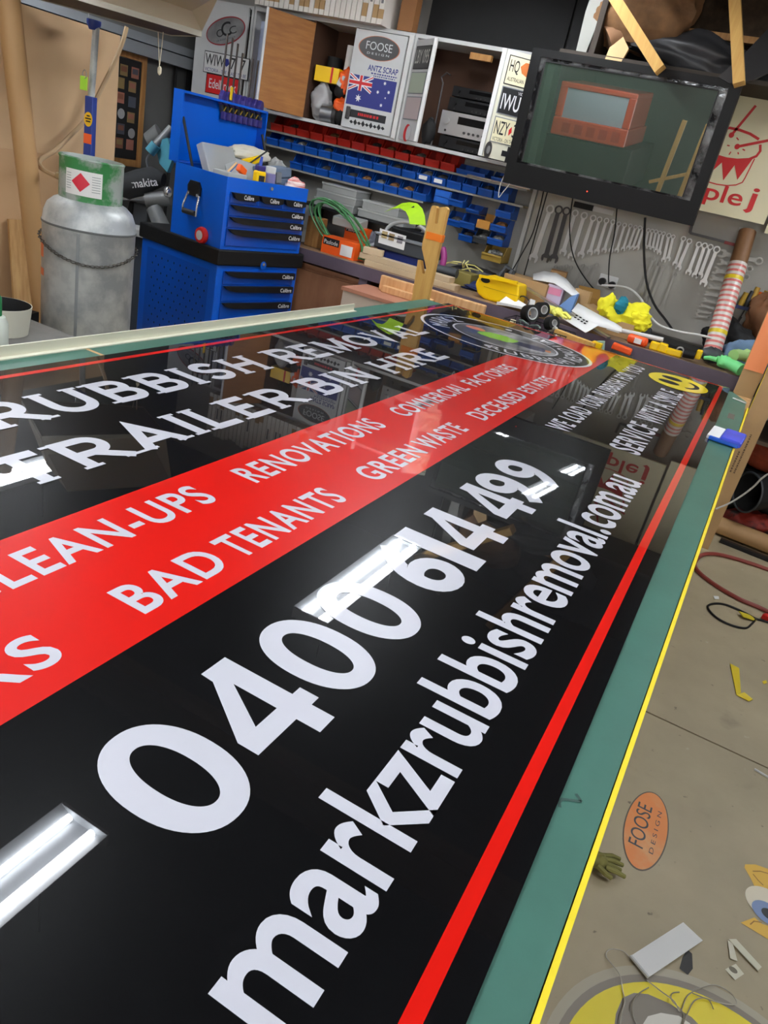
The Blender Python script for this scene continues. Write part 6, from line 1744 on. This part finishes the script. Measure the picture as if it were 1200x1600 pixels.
solo('black_jacket', crumple(MB(), (-.10, 4.87, BZ + .09), (.14, .09, .12), 99, .16, floor_z=BZ + .0005), BLACKM, 'black garment heaped behind the blue-grey cloth', 'garment', smooth=True)
# striped roll leaning on the wall
sr = thing('striped_roll', 'tall roll of red and white striped film with yellow tape bands leaning on the wall', 'film roll', (-0.173, 4.7, 1.017))
A_ = Vector((-0.159, 4.66, 1.025)); A_.z = BZ + .02; B_ = Vector((-0.237, 4.97, 1.588)); D_ = B_ - A_
F_ = A_ + D_ * .74
part('film', MB().tube([A_, F_], .05, 24), mat('film_clear', srgb(214, 208, 200), .3), sr, smooth=True, world=True)
part('core', MB().tube([F_, B_], .047, 24), mat('core_brown', srgb(122, 86, 54), .6), sr, smooth=True, world=True)
for k in range(17):
    f_ = .05 + k * .0405
    if f_ < .73:
        part('red_stripe', MB().tube([A_ + D_ * f_, A_ + D_ * (f_ + .018)], .0506, 24, caps=False), mat('stripe_red', srgb(206, 112, 104), .4), sr, smooth=True, world=True)
for f_ in (.17, .60):
    part('yellow_tape', MB().tube([A_ + D_ * f_, A_ + D_ * (f_ + .03)], .0512, 24, caps=False), mat('tape_yellow', srgb(222, 196, 30), .45), sr, smooth=True, world=True)
# chisel rack and tool belt at the right
ck = thing('chisel_rack', 'blue rail with wooden handled chisels on the wall at the right edge', 'tool rack', (-0.037, 5.05, 1.188))
part('rail', MB().bar((-0.145, 5.03, 1.186), (-0.028, 5.03, 1.188), .05, .02), mat('rail_blue', srgb(40, 54, 110), .5), ck, world=True)
for k, (u_, col) in enumerate((((-0.123, 5.02, 1.223), srgb(196, 160, 60)), ((-0.092, 5.02, 1.239), srgb(60, 60, 64)), ((-0.074, 5.02, 1.266), srgb(200, 160, 70)), ((-0.044, 5.02, 1.245), srgb(236, 110, 40)), ((-0.021, 5.02, 1.258), srgb(180, 150, 60)))):
    part('chisel_handle', MB().tube([V3(u_, 0, 0, -.05), V3(u_, 0, 0, -.01), V3(u_, .004, 0, .05)], [.012, .017, .014], 10), mat('chisel_%d' % k, col, .5), ck, world=True, smooth=True)
for u_ in ((-0.109, 5.03, 1.112), (-0.112, 5.03, 1.065)):
    part('blade', MB().cyl(V3(u_, .02, 0, .07), V3(u_, -.0, 0, -.03), .004, n=6), DSTEEL, ck, world=True)
solo('tool_belt', crumple(MB(), V3((0.016, 4.95, 1.172), .02, .03, 0), (.11, .07, .14), 111, .16), mat('leather_brown', srgb(120, 78, 46), .7, noise=.2, nscale=10), 'brown leather tool belt hanging at the right end of the bench', 'tool belt', smooth=True)

# ---- in front of the bench, just beyond the sign
bs = thing('wire_basket', 'black wire basket full of tape and oddments at the far edge of the sign', 'basket', (-1.03, 4.16, 0))
bx0, bx1, by0, by1, bz0, bz1 = -1.22, -.86, 4.07, 4.29, .78, .885
for z in (bz0, (bz0 + bz1) / 2, bz1):
    part('hoop', MB().tube([(bx0, by0, z), (bx1, by0, z), (bx1, by1, z), (bx0, by1, z)], .003, 6, closed=True), BLACK, bs, world=True)
for i in range(13):
    x = bx0 + (bx1 - bx0) * i / 12
    part('upright_wire', MB().cyl((x, by0, bz0), (x, by0, bz1), .002, n=5), BLACK, bs, world=True)
    part('upright_wire', MB().cyl((x, by1, bz0), (x, by1, bz1), .002, n=5), BLACK, bs, world=True)
part('base', MB().box(bx0, bx1, by0, by1, bz0 - .004, bz0), BLACK, bs, world=True)
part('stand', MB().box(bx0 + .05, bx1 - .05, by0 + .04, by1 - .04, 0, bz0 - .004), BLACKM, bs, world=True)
solo('cream_bottle', MB().lathe([(0, 0), (.024, 0), (.026, .01), (.026, .07), (.016, .09), (.016, .10), (0, .10)], 16, (-1.185, 4.13, bz0 + .001)), CREAM, 'small cream bottle at the left of the wire basket', 'bottle', smooth=True)
solo('cream_bottle', MB().lathe([(0, 0), (.032, 0), (.034, .01), (.034, .05), (.024, .062), (0, .062)], 16, (-1.0, 4.12, bz0 + .001)), mat('pot_tan', srgb(206, 190, 140), .5), 'squat tan pot in the middle of the wire basket', 'pot', smooth=True)
solo('cable_heap', MB().tube([(-1.09 + .055 * math.cos(t_) + .01 * math.sin(3 * t_), 4.14 + .04 * math.sin(t_), bz0 + .03 + .012 * t_ / 3 + .02 * math.sin(2 * t_)) for t_ in [i * .45 for i in range(40)]], .005, 6), mat('cable_greygreen', srgb(96, 110, 104), .5), 'grey-green cable heaped in the wire basket', 'cable', smooth=True)
solo('white_hose', MB().tube(smooth_path([(-1.0, 4.22, bz0 + .06), (-.95, 4.16, bz0 + .12), (-.92, 4.1, bz0 + .09), (-.9, 4.08, bz0 + .03)], 6), .009, 8), mat('hose_white', srgb(190, 188, 180), .5), 'pale grey hose end at the right of the wire basket', 'hose', smooth=True)
q = (-0.795, 4.1, 0.888)
solo('wood_batten', MB().bar((-0.935, 4.12, 0.888), (-0.695, 4.06, 0.883), .035, .03), YELLOWWOOD, 'short pale batten lying across the red crate beyond the sign', 'batten', bevel=.002)
rc_ = thing('red_crate', 'orange-red plastic crate just beyond the far edge of the sign', 'crate', (-.76, 4.17, 0))
part('wall', MB().box(-.85, -.685, 4.05, 4.06, .72, .868).box(-.85, -.685, 4.27, 4.28, .72, .868).box(-.85, -.84, 4.06, 4.27, .72, .868).box(-.695, -.685, 4.06, 4.27, .72, .868), mat('crate_red', srgb(226, 52, 26), .45), rc_, world=True)
part('base', MB().box(-.84, -.695, 4.06, 4.27, .72, .73), MATS['crate_red'], rc_, world=True)
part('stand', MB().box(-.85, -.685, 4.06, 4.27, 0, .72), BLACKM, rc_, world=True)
bb('yellow_pack', (-0.719, 4.06, 0.862), (-0.665, 4.06, 0.858), (-0.715, 4.06, 0.902), .06, YELLOW, 'small yellow pack standing right of the red crate', 'pack', z0=.80)
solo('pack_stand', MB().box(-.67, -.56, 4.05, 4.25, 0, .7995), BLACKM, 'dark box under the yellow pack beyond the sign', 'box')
solo('wrapped_roll', MB().tube([(-0.685, 4.12, 0.908), (-0.672, 4.12, 0.859)], .022, 12), mat('wrap_teal', srgb(150, 176, 168), .5), 'small pale teal roll beside the yellow pack', 'roll', smooth=True)
t = thing('orange_drill', 'orange tool lying on the shelf under the bench edge', 'tool', (-0.589, 4.3, 0.867))
part('body', MB().obox((-0.588, 4.27, 0.878), (.11, .05, .035), .1, ry=.1), mat('tool_orange', (0, 0, 0)), t, world=True, bevel=.008)
part('base', MB().obox(V3((-0.58, 4.27, 0.855), 0, 0, 0), (.12, .06, .012), .1, ry=.1), DGREY, t, world=True)
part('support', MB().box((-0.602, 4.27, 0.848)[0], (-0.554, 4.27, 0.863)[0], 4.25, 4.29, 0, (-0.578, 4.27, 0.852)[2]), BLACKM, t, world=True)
slip('paper_scrap', [(-1.515, 4.25, 0.84), (-1.398, 4.25, 0.849), (-1.385, 4.25, 0.834), (-1.453, 4.25, 0.826)], 'white paper scrap under the bench edge beyond the emblem')

# ================================================================== right side: cartons, floor finds
def tall_carton(label, x0, x1, y0, y1, h):
    t = thing('tall_carton', label, 'carton', ((x0 + x1) / 2, (y0 + y1) / 2, 0))
    part('carton', MB().box(x0, x1, y0, y1, 0, h), CARD, t, world=True)
    return t


tA = tall_carton('tall narrow brown carton with an orange sheet behind the table corner', .024, .120, 4.22, 4.31, 1.45)
sh_ = MB(); sh_.box(.026, .121, 4.216, 4.22, .965, 1.42)
part('orange_sheet', sh_, mat('sheet_orange', srgb(246, 150, 96), .6), tA, world=True)
part('flap', MB().box(.046, .10, 4.2175, 4.22, .80, .803), mat('card_line', srgb(120, 92, 58), .8), tA, world=True)
tB = tall_carton('tall narrow brown carton with printed text standing nearest the table corner', .127, .222, 4.17, 4.29, 1.45)
part('yellow_tape', MB().box(.1265, .1285, 4.168, 4.20, .76, 1.10), mat('tape_yellow', (0, 0, 0)), tB, world=True)
for k, x in enumerate((.157, .176)):
    small_print(tB, (x + .012 - root_of(tB).x, 4.1694 - root_of(tB).y, .45), (0, 0, 1), (-1, 0, 0), .22 if k else .12, .008, 20 if k else 11, mat('print_brown', srgb(96, 74, 50), .7), 6 + k)
# under-bench finds at the right edge
ct = solo('cardboard_tube', MB().tube([(.20, 4.48, .055), (.95, 4.42, .055)], .05, 20), MATS['tube_brown'], 'brown cardboard tube lying on the floor right of the tall cartons', 'cardboard tube', smooth=True)
solo('steel_bar', MB().bar((.27, 4.36, .012), (.95, 4.30, .012), .03, .022), BLACK, 'flat black bar lying on the floor in front of the brown tube', 'bar')
bkt = thing('black_bucket', 'black bucket lying among red oddments under the right end of the bench', 'bucket', (.45, 4.62, 0))
part('shell', MB().tube([(.30, 4.45, .30), (.48, 4.62, .33)], [.11, .085], 24, caps=False), BLACKM, bkt, world=True, smooth=True)
part('rim', MB().tube([(.30 + .113 * math.cos(t_) * .62, 4.45 - .113 * math.cos(t_) * .78, .30 + .113 * math.sin(t_)) for t_ in [i * math.pi / 14 for i in range(28)]], .006, 6, closed=True), DGREY, bkt, world=True, smooth=True)
part('base', MB().cyl((.475, 4.615, .329), (.48, 4.62, .33), .085, n=24), BLACKM, bkt, world=True)
solo('red_tool_bag', crumple(MB(), (.40, 4.62, .075), (.16, .09, .085), 121, .12, floor_z=.001), mat('bag_red', srgb(150, 44, 30), .6, col2=srgb(30, 26, 26), nscale=9, thr=(.45, .6)), 'red and black tool bag under the bench at the right edge', 'bag', smooth=True)
solo('red_tool_bag', crumple(MB(), (.40, 4.80, .45), (.20, .12, .09), 123, .12, floor_z=.3605), mat('bag_rust', srgb(166, 70, 40), .7, noise=.3, nscale=10), 'rust coloured bag heaped above the black bucket', 'bag', smooth=True)
solo('plastic_crate', MB().box(.22, .62, 4.73, 5.0, .0005, .36), BLACKM, 'black plastic crate under the bench behind the bucket', 'crate', bevel=.01)
solo('white_flex', MB().tube(smooth_path([(0.173, 4.1, 0.257), (0.22, 4.08, 0.317), (0.258, 4.05, 0.387), (0.287, 4.02, 0.458), (0.301, 3.98, 0.518), (0.329, 3.95, 0.571), (0.4, 3.9, 0.639), (0.583, 3.9, 0.61)], 5), .005, 6), WHITE, 'thin white flex hanging in front of the tall cartons', 'cable', smooth=True)

FZ = .006


def fl_(p, z=0.0):
    return (p[0], p[1], z)


solo('air_hose', MB().tube(smooth_path([(p[0], p[1], .011) for p in ((0.947, 4.116, 0), (0.701, 4.203, 0), (0.539, 4.186, 0), (0.436, 4.179, 0), (0.297, 4.143, 0), (0.224, 4.081, 0), (0.188, 3.992, 0), (0.178, 3.866, 0), (0.215, 3.78, 0), (0.301, 3.708, 0), (0.408, 3.659, 0), (0.491, 3.652, 0), (0.55, 3.644, 0), (0.721, 3.628, 0))], 6), .0105, 8), mat('hose_red', srgb(128, 52, 44), .5), 'reddish brown air hose looped on the concrete floor', 'hose', smooth=True)
bl_ = thing('black_lead', 'thin black lead with a yellow tag looped on the floor below the hose', 'cable', fl_((0.413, 3.462, 0)))
part('lead', MB().tube(smooth_path([(p[0], p[1], .0055) for p in ((0.72, 3.559, 0), (0.552, 3.538, 0), (0.496, 3.524, 0), (0.428, 3.543, 0), (0.355, 3.543, 0), (0.3, 3.494, 0), (0.285, 3.434, 0), (0.327, 3.37, 0), (0.394, 3.353, 0), (0.454, 3.379, 0), (0.479, 3.444, 0), (0.496, 3.517, 0))], 6), .005, 6), BLACK, bl_, smooth=True, world=True)
q = (0.457, 3.499, 0)
part('tag', MB().obox((q[0], q[1], .012), (.07, .045, .003), .5, ry=.15), mat('tag_yellow', srgb(210, 190, 40), .5), bl_, world=True)
q = (0.546, 3.56, 0)
part('plug', MB().obox((q[0], q[1], .014), (.05, .03, .026), -.5), RED, bl_, world=True, bevel=.004)
slip('yellow_tape_scrap', [fl_((0.413, 3.002, 0), .004), fl_((0.449, 2.992, 0), .005), fl_((0.466, 2.81, 0), .003), fl_((0.451, 2.782, 0), .003)], 'strip of yellow tape lying on the concrete floor', MATS['tape_yellow'], 'tape')
slip('yellow_tape_scrap', [fl_((0.451, 2.782, 0), .003), fl_((0.477, 2.82, 0), .006), fl_((0.511, 2.802, 0), .003), fl_((0.498, 2.776, 0), .003)], 'short bent end piece beside the yellow tape strip', MATS['tape_yellow'], 'tape')
slip('yellow_tape_scrap', [fl_((0.54, 2.968, 0), .003), fl_((0.554, 2.991, -0), .003), fl_((0.559, 2.975, 0), .003), fl_((0.547, 2.954, 0), .003)], 'tiny yellow scrap at the right edge of the floor', MATS['tape_yellow'], 'tape')
slip('paper_fleck', [fl_((0.298, 3.592, 0), .003), fl_((0.321, 3.608, 0), .004), fl_((0.326, 3.582, 0), .003), fl_((0.306, 3.562, 0), .003)], 'small white paper fleck inside the hose loop')
solo('thin_rod', MB().bar(fl_((0.532, 2.366, 0), .004), fl_((0.607, 2.35, -0), .004), .006, .005), LIGHTGREY, 'thin pale rod on the floor at the right edge', 'rod')


def decal(mb, m, parent, name):
    return part(name, mb, m, parent, world=True)


# orange oval floor sticker
fc = Vector((.254, 1.850, .0012)); ax = Vector((0, 1, 0)); ay = Vector((-ax.y, ax.x, 0))
fo = thing('floor_sticker', 'orange oval sticker lettered FOOSE on the concrete floor', 'sticker', (fc.x, fc.y, 0))
decal(MB().prism(circ(.1655, .0612, 48), fc - Vector((0, 0, .001)), ax, ay, .0006), mat('sticker_rim', srgb(96, 86, 74), .6), fo, 'rim')
decal(MB().flat(circ(.161, .0575, 48), fc, ax, ay), mat('sticker_orange2', srgb(226, 136, 66), .5, col2=srgb(216, 170, 120), nscale=6, thr=(.5, .75)), fo, 'film')
decal(write(MB(), 'FOOSE', fc - ax * .085 - ay * .004 + Vector((0, 0, .0003)), ax, ay, .18, .042, .0), DGREY, fo, 'lettering')
decal(write(MB(), 'D E S I G N', fc - ax * .085 - ay * .032 + Vector((0, 0, .0003)), ax, ay, .18, .012), DGREY, fo, 'lettering')
# winged eye floor sticker
ey = thing('floor_sticker', 'yellow winged eye sticker at the right edge of the floor', 'sticker', fl_((0.58, 1.807, 0)))


def fpoly(pts, z):
    return MB().add([fl_(p, z) for p in pts], [tuple(range(len(pts) - 1, -1, -1))])


EYY = mat('eye_yellow', srgb(222, 176, 60), .5)
EYD = mat('eye_line', srgb(150, 104, 30), .5)
decal(fpoly([(0.524, 1.909, 0), (0.551, 1.929, 0), (0.585, 1.937, 0), (0.653, 1.953, 0), (0.653, 1.894, 0), (0.595, 1.851, 0), (0.569, 1.836, 0), (0.554, 1.839, 0), (0.54, 1.868, 0), (0.523, 1.895, 0)], .0012), EYY, ey, 'upper_wing')
decal(fpoly([(0.523, 1.694, 0), (0.556, 1.736, 0), (0.574, 1.727, 0), (0.605, 1.737, 0), (0.652, 1.728, 0), (0.636, 1.677, 0), (0.59, 1.688, 0)], .0012), EYY, ey, 'lower_wing')
ec = Vector(fl_((0.595, 1.802, 0), .0016))
decal(MB().flat(circ(.066, .058, 36), ec, (1, 0, 0), (0, 1, 0)), mat('eye_white', srgb(224, 214, 190), .5), ey, 'eyeball')
ei = Vector(fl_((0.589, 1.773, 0), .0019))
decal(MB().flat(circ(.042, .036, 28), ei, (1, 0, 0), (0, 1, 0)), mat('eye_blue', srgb(120, 140, 180), .5), ey, 'iris')
decal(MB().flat(circ(.022, .018, 20), ei + Vector((.004, -.002, .0003)), (1, 0, 0), (0, 1, 0)), INKBLACK, ey, 'pupil')
for a_, b_, c_ in (((0.545, 1.897, 0), (0.565, 1.912, 0), (0.589, 1.92, 0)), ((0.546, 1.887, 0), (0.56, 1.873, 0), (0.574, 1.864, 0)), ((0.546, 1.704, 0), (0.555, 1.722, 0), (0.574, 1.731, 0))):
    mb = MB(); thick(mb, [(a_[0], a_[1]), (b_[0], b_[1]), (c_[0], c_[1])], .003, (0, 0, .0016), (1, 0, 0), (0, 1, 0)); decal(mb, EYD, ey, 'wing_line')
# big round yellow floor sticker, partly in view
rc0 = Vector((.507, 1.116, 0))
rd = thing('floor_sticker', 'large round yellow and grey sticker on the floor at the bottom edge', 'sticker', (.507, 1.116, 0))
mb = MB(); ring(mb, rc0 + Vector((0, 0, .001)), (1, 0, 0), (0, 1, 0), .331, .352, 72); decal(mb, mat('ring_grey', srgb(172, 164, 144), .6), rd, 'outer_ring')
mb = MB(); ring(mb, rc0 + Vector((0, 0, .001)), (1, 0, 0), (0, 1, 0), .314, .331, 72); decal(mb, mat('ring_dark', srgb(136, 128, 116), .6), rd, 'dark_ring')
mb = MB(); ring(mb, rc0 + Vector((0, 0, .001)), (1, 0, 0), (0, 1, 0), .0, .314, 72); decal(mb, mat('disc_yellow', srgb(232, 212, 40), .5), rd, 'yellow_disc')
decal(fpoly([(0.29, 1.178, -0), (0.283, 1.258, 0), (0.289, 1.303, 0), (0.31, 1.331, 0), (0.339, 1.348, 0), (0.385, 1.356, 0), (0.435, 1.355, 0), (0.478, 1.337, 0), (0.484, 1.266, 0), (0.353, 1.163, 0)], .0014), MATS['ring_dark'], rd, 'eye_shape')
decal(fpoly([(0.338, 1.264, 0), (0.347, 1.296, 0), (0.372, 1.322, 0), (0.409, 1.34, 0), (0.434, 1.338, 0), (0.448, 1.3, 0), (0.395, 1.234, 0), (0.348, 1.232, 0)], .0017), mat('white_disc', srgb(220, 216, 204), .5), rd, 'eye_white')
# paper, wire and scraps
wc = thing('white_card', 'white card with a turned edge lying on the floor above the round sticker', 'card', fl_((0.361, 1.483, 0)))
q4 = [fl_((0.285, 1.41, 0), .010), fl_((0.387, 1.59, 0), .008), fl_((0.436, 1.564, 0), .012), fl_((0.331, 1.38, 0), .012)]
o = part('sheet', MB().add(q4, [(3, 2, 1, 0)]), PAPER, wc, world=True)
m_ = o.modifiers.new('thickness', 'SOLIDIFY'); m_.thickness = .0015
part('turned_edge', MB().bar(q4[0], q4[3], .005, .006), LIGHTGREY, wc, world=True)
WIRE = mat('wire_grey', srgb(170, 164, 150), .4, metal=.4)
for i, (pts, lab) in enumerate((
        (((0.285, 1.41, 0), (0.265, 1.412, 0), (0.238, 1.393, 0), (0.235, 1.377, 0), (0.257, 1.358, 0), (0.272, 1.342, 0), (0.286, 1.317, 0), (0.294, 1.29, 0), (0.292, 1.256, 0), (0.298, 1.213, 0)), 'bent grey wire running from the white card past the round sticker'),
        (((0.331, 1.377, 0), (0.362, 1.367, 0), (0.392, 1.358, 0), (0.41, 1.35, 0), (0.419, 1.394, 0), (0.448, 1.435, 0), (0.479, 1.468, 0), (0.511, 1.464, 0), (0.521, 1.44, 0), (0.485, 1.426, 0), (0.429, 1.408, 0)), 'tangled grey wire lying across the round sticker'),
        (((0.337, 1.362, 0), (0.319, 1.33, 0), (0.309, 1.296, 0), (0.317, 1.273, 0), (0.333, 1.249, 0)), 'short grey wire curving over the sticker eye'),
        (((0.402, 1.395, 0), (0.387, 1.378, 0), (0.387, 1.357, 0), (0.416, 1.35, 0), (0.417, 1.318, 0), (0.432, 1.385, 0), (0.462, 1.42, 0), (0.476, 1.399, 0)), 'loop of thin wire on the round sticker'))):
    solo('wire_scrap', MB().tube(smooth_path([(p[0], p[1], .005 + .004 * ((k * 7) % 3)) for k, p in enumerate(pts)], 5), .0013, 5), WIRE, lab, 'wire', smooth=True)
slip('vinyl_offcut', [fl_((0.495, 1.613, 0), .003), fl_((0.506, 1.613, 0), .004), fl_((0.521, 1.568, 0), .003), fl_((0.504, 1.564, 0), .003)], 'short arm of a folded pale vinyl offcut on the floor', mat('vinyl_pale', srgb(206, 202, 180), .5), 'offcut')
slip('vinyl_offcut', [fl_((0.496, 1.616, 0), .005), fl_((0.513, 1.628, 0), .006), fl_((0.576, 1.589, 0), .004), fl_((0.568, 1.572, 0), .004)], 'long arm of a folded pale vinyl offcut on the floor', MATS['vinyl_pale'], 'offcut')
sq = thing('vinyl_offcut', 'pale square vinyl offcut with a round hole on the floor', 'offcut', fl_((0.517, 1.533, 0)))
q4 = [fl_((0.495, 1.526, 0), .003), fl_((0.518, 1.559, 0), .003), fl_((0.538, 1.543, 0), .003), fl_((0.519, 1.512, 0), .003)]
part('sheet', MB().add(q4, [(3, 2, 1, 0)]), MATS['vinyl_pale'], sq, world=True)
part('hole', MB().flat(circ(.010, .008, 16), fl_((0.513, 1.537, 0), .0034), (1, 0, 0), (0, 1, 0)), mat('hole_grey', srgb(112, 104, 88), .7), sq, world=True)
solo('oil_spot', MB().flat([(-.015, -.03), (.005, -.035), (.014, -.01), (.008, .03), (-.004, .035), (-.012, .005)], fl_((0.411, 1.49, 0), .0008), (1, 0, 0), (0, 1, 0)), mat('oil_black', srgb(40, 38, 36), .6), 'small black smear on the floor beside the white card', 'smear')
glove('work_glove', 'olive glove lying on the floor under the table edge', mat('glove_olive', srgb(120, 116, 62), .85), fl_((0.156, 1.618, 0), .004), .075, .4, 131)

# blue and white packet on the table edge
pk_ = thing('masking_packet', 'blue and white squeegee lying across the yellow table edge', 'squeegee', (.05, 2.83, .901))
part('white_half', MB().obox((.018, 2.845, .9095), (.042, .17, .016), -.06), PAPER, pk_, world=True, bevel=.003)
part('blue_half', MB().obox((.076, 2.835, .9145), (.072, .17, .020), -.06), mat('squeegee_blue', srgb(52, 72, 200), .4, noise=.2, nscale=10), pk_, world=True, bevel=.006)
part('blue_edge', MB().obox((.05, 2.757, .909), (.10, .014, .014), -.06), mat('squeegee_edge', srgb(20, 90, 200), .4), pk_, world=True, bevel=.004)

# ================================================================== behind the camera (seen in the television)
ut = thing('orange_truck', 'orange truck cab parked at the back of the workshop', 'truck', (-3.0, -4.4, 0))
OR_ = mat('truck_orange', srgb(224, 84, 44), .35, coat=.6)
part('cab', MB().box(-3.95, -2.75, -5.2, -3.9, .95, 1.20).box(-3.95, -3.83, -5.0, -3.92, 1.20, 1.62).box(-2.87, -2.75, -5.0, -3.92, 1.20, 1.62).box(-3.95, -2.75, -5.0, -3.92, 1.60, 1.68), OR_, ut, world=True, bevel=.02)
part('rear_window', MB().box(-3.83, -2.87, -3.96, -3.94, 1.20, 1.60), mat('window_pale', srgb(190, 205, 210), .15), ut, world=True)
for k in range(5):
    x = -3.78 + k * .20
    part('grille_recess', MB().box(x, x + .13, -3.9005, -3.895, 1.0, 1.14), mat('truck_orange_deep', srgb(196, 66, 34), .4), ut, world=True, bevel=.01)
part('tray_body', MB().box(-4.05, -2.62, -5.6, -3.95, .35, .94), mat('truck_dark', srgb(44, 52, 46), .5), ut, world=True, bevel=.02)
for x in (-3.9, -2.78):
    part('wheel', MB().cyl((x - .1, -4.7, .33), (x + .1, -4.7, .33), .33, n=24), RUBBER, ut, world=True, smooth=True)
tr_ = thing('trestle', 'yellow timber trestle standing behind the camera', 'trestle', (-1.75, -2.6, 0))
for x in (-1.9, -1.6):
    part('leg', MB().bar((x, -2.6, 0), (x + .12, -2.55, 1.55), .06, .05), YELLOWWOOD, tr_, world=True)
part('brace', MB().bar((-2.0, -2.6, .75), (-1.4, -2.6, 1.0), .06, .04), YELLOWWOOD, tr_, world=True)
solo('green_curtain', MB().prism([(k * .1, .03 * (k % 2)) for k in range(6)] + [(k * .1, .03 * (k % 2) + .01) for k in range(5, -1, -1)], (-4.27, -3.2, 0), (1, 0, 0), (0, 1, 0), 2.3), mat('curtain_green', srgb(70, 96, 80), .8), 'hanging dull green curtain at the left behind the camera', 'curtain')
solo('storage_shelf', MB().box(-1.3, .2, -6.9, -6.5, 0, 1.9), mat('shelf_mix', srgb(120, 120, 130), .6, col2=srgb(60, 80, 170), nscale=5, thr=(.45, .55)), 'storage shelving along the far wall behind the camera', 'shelving')
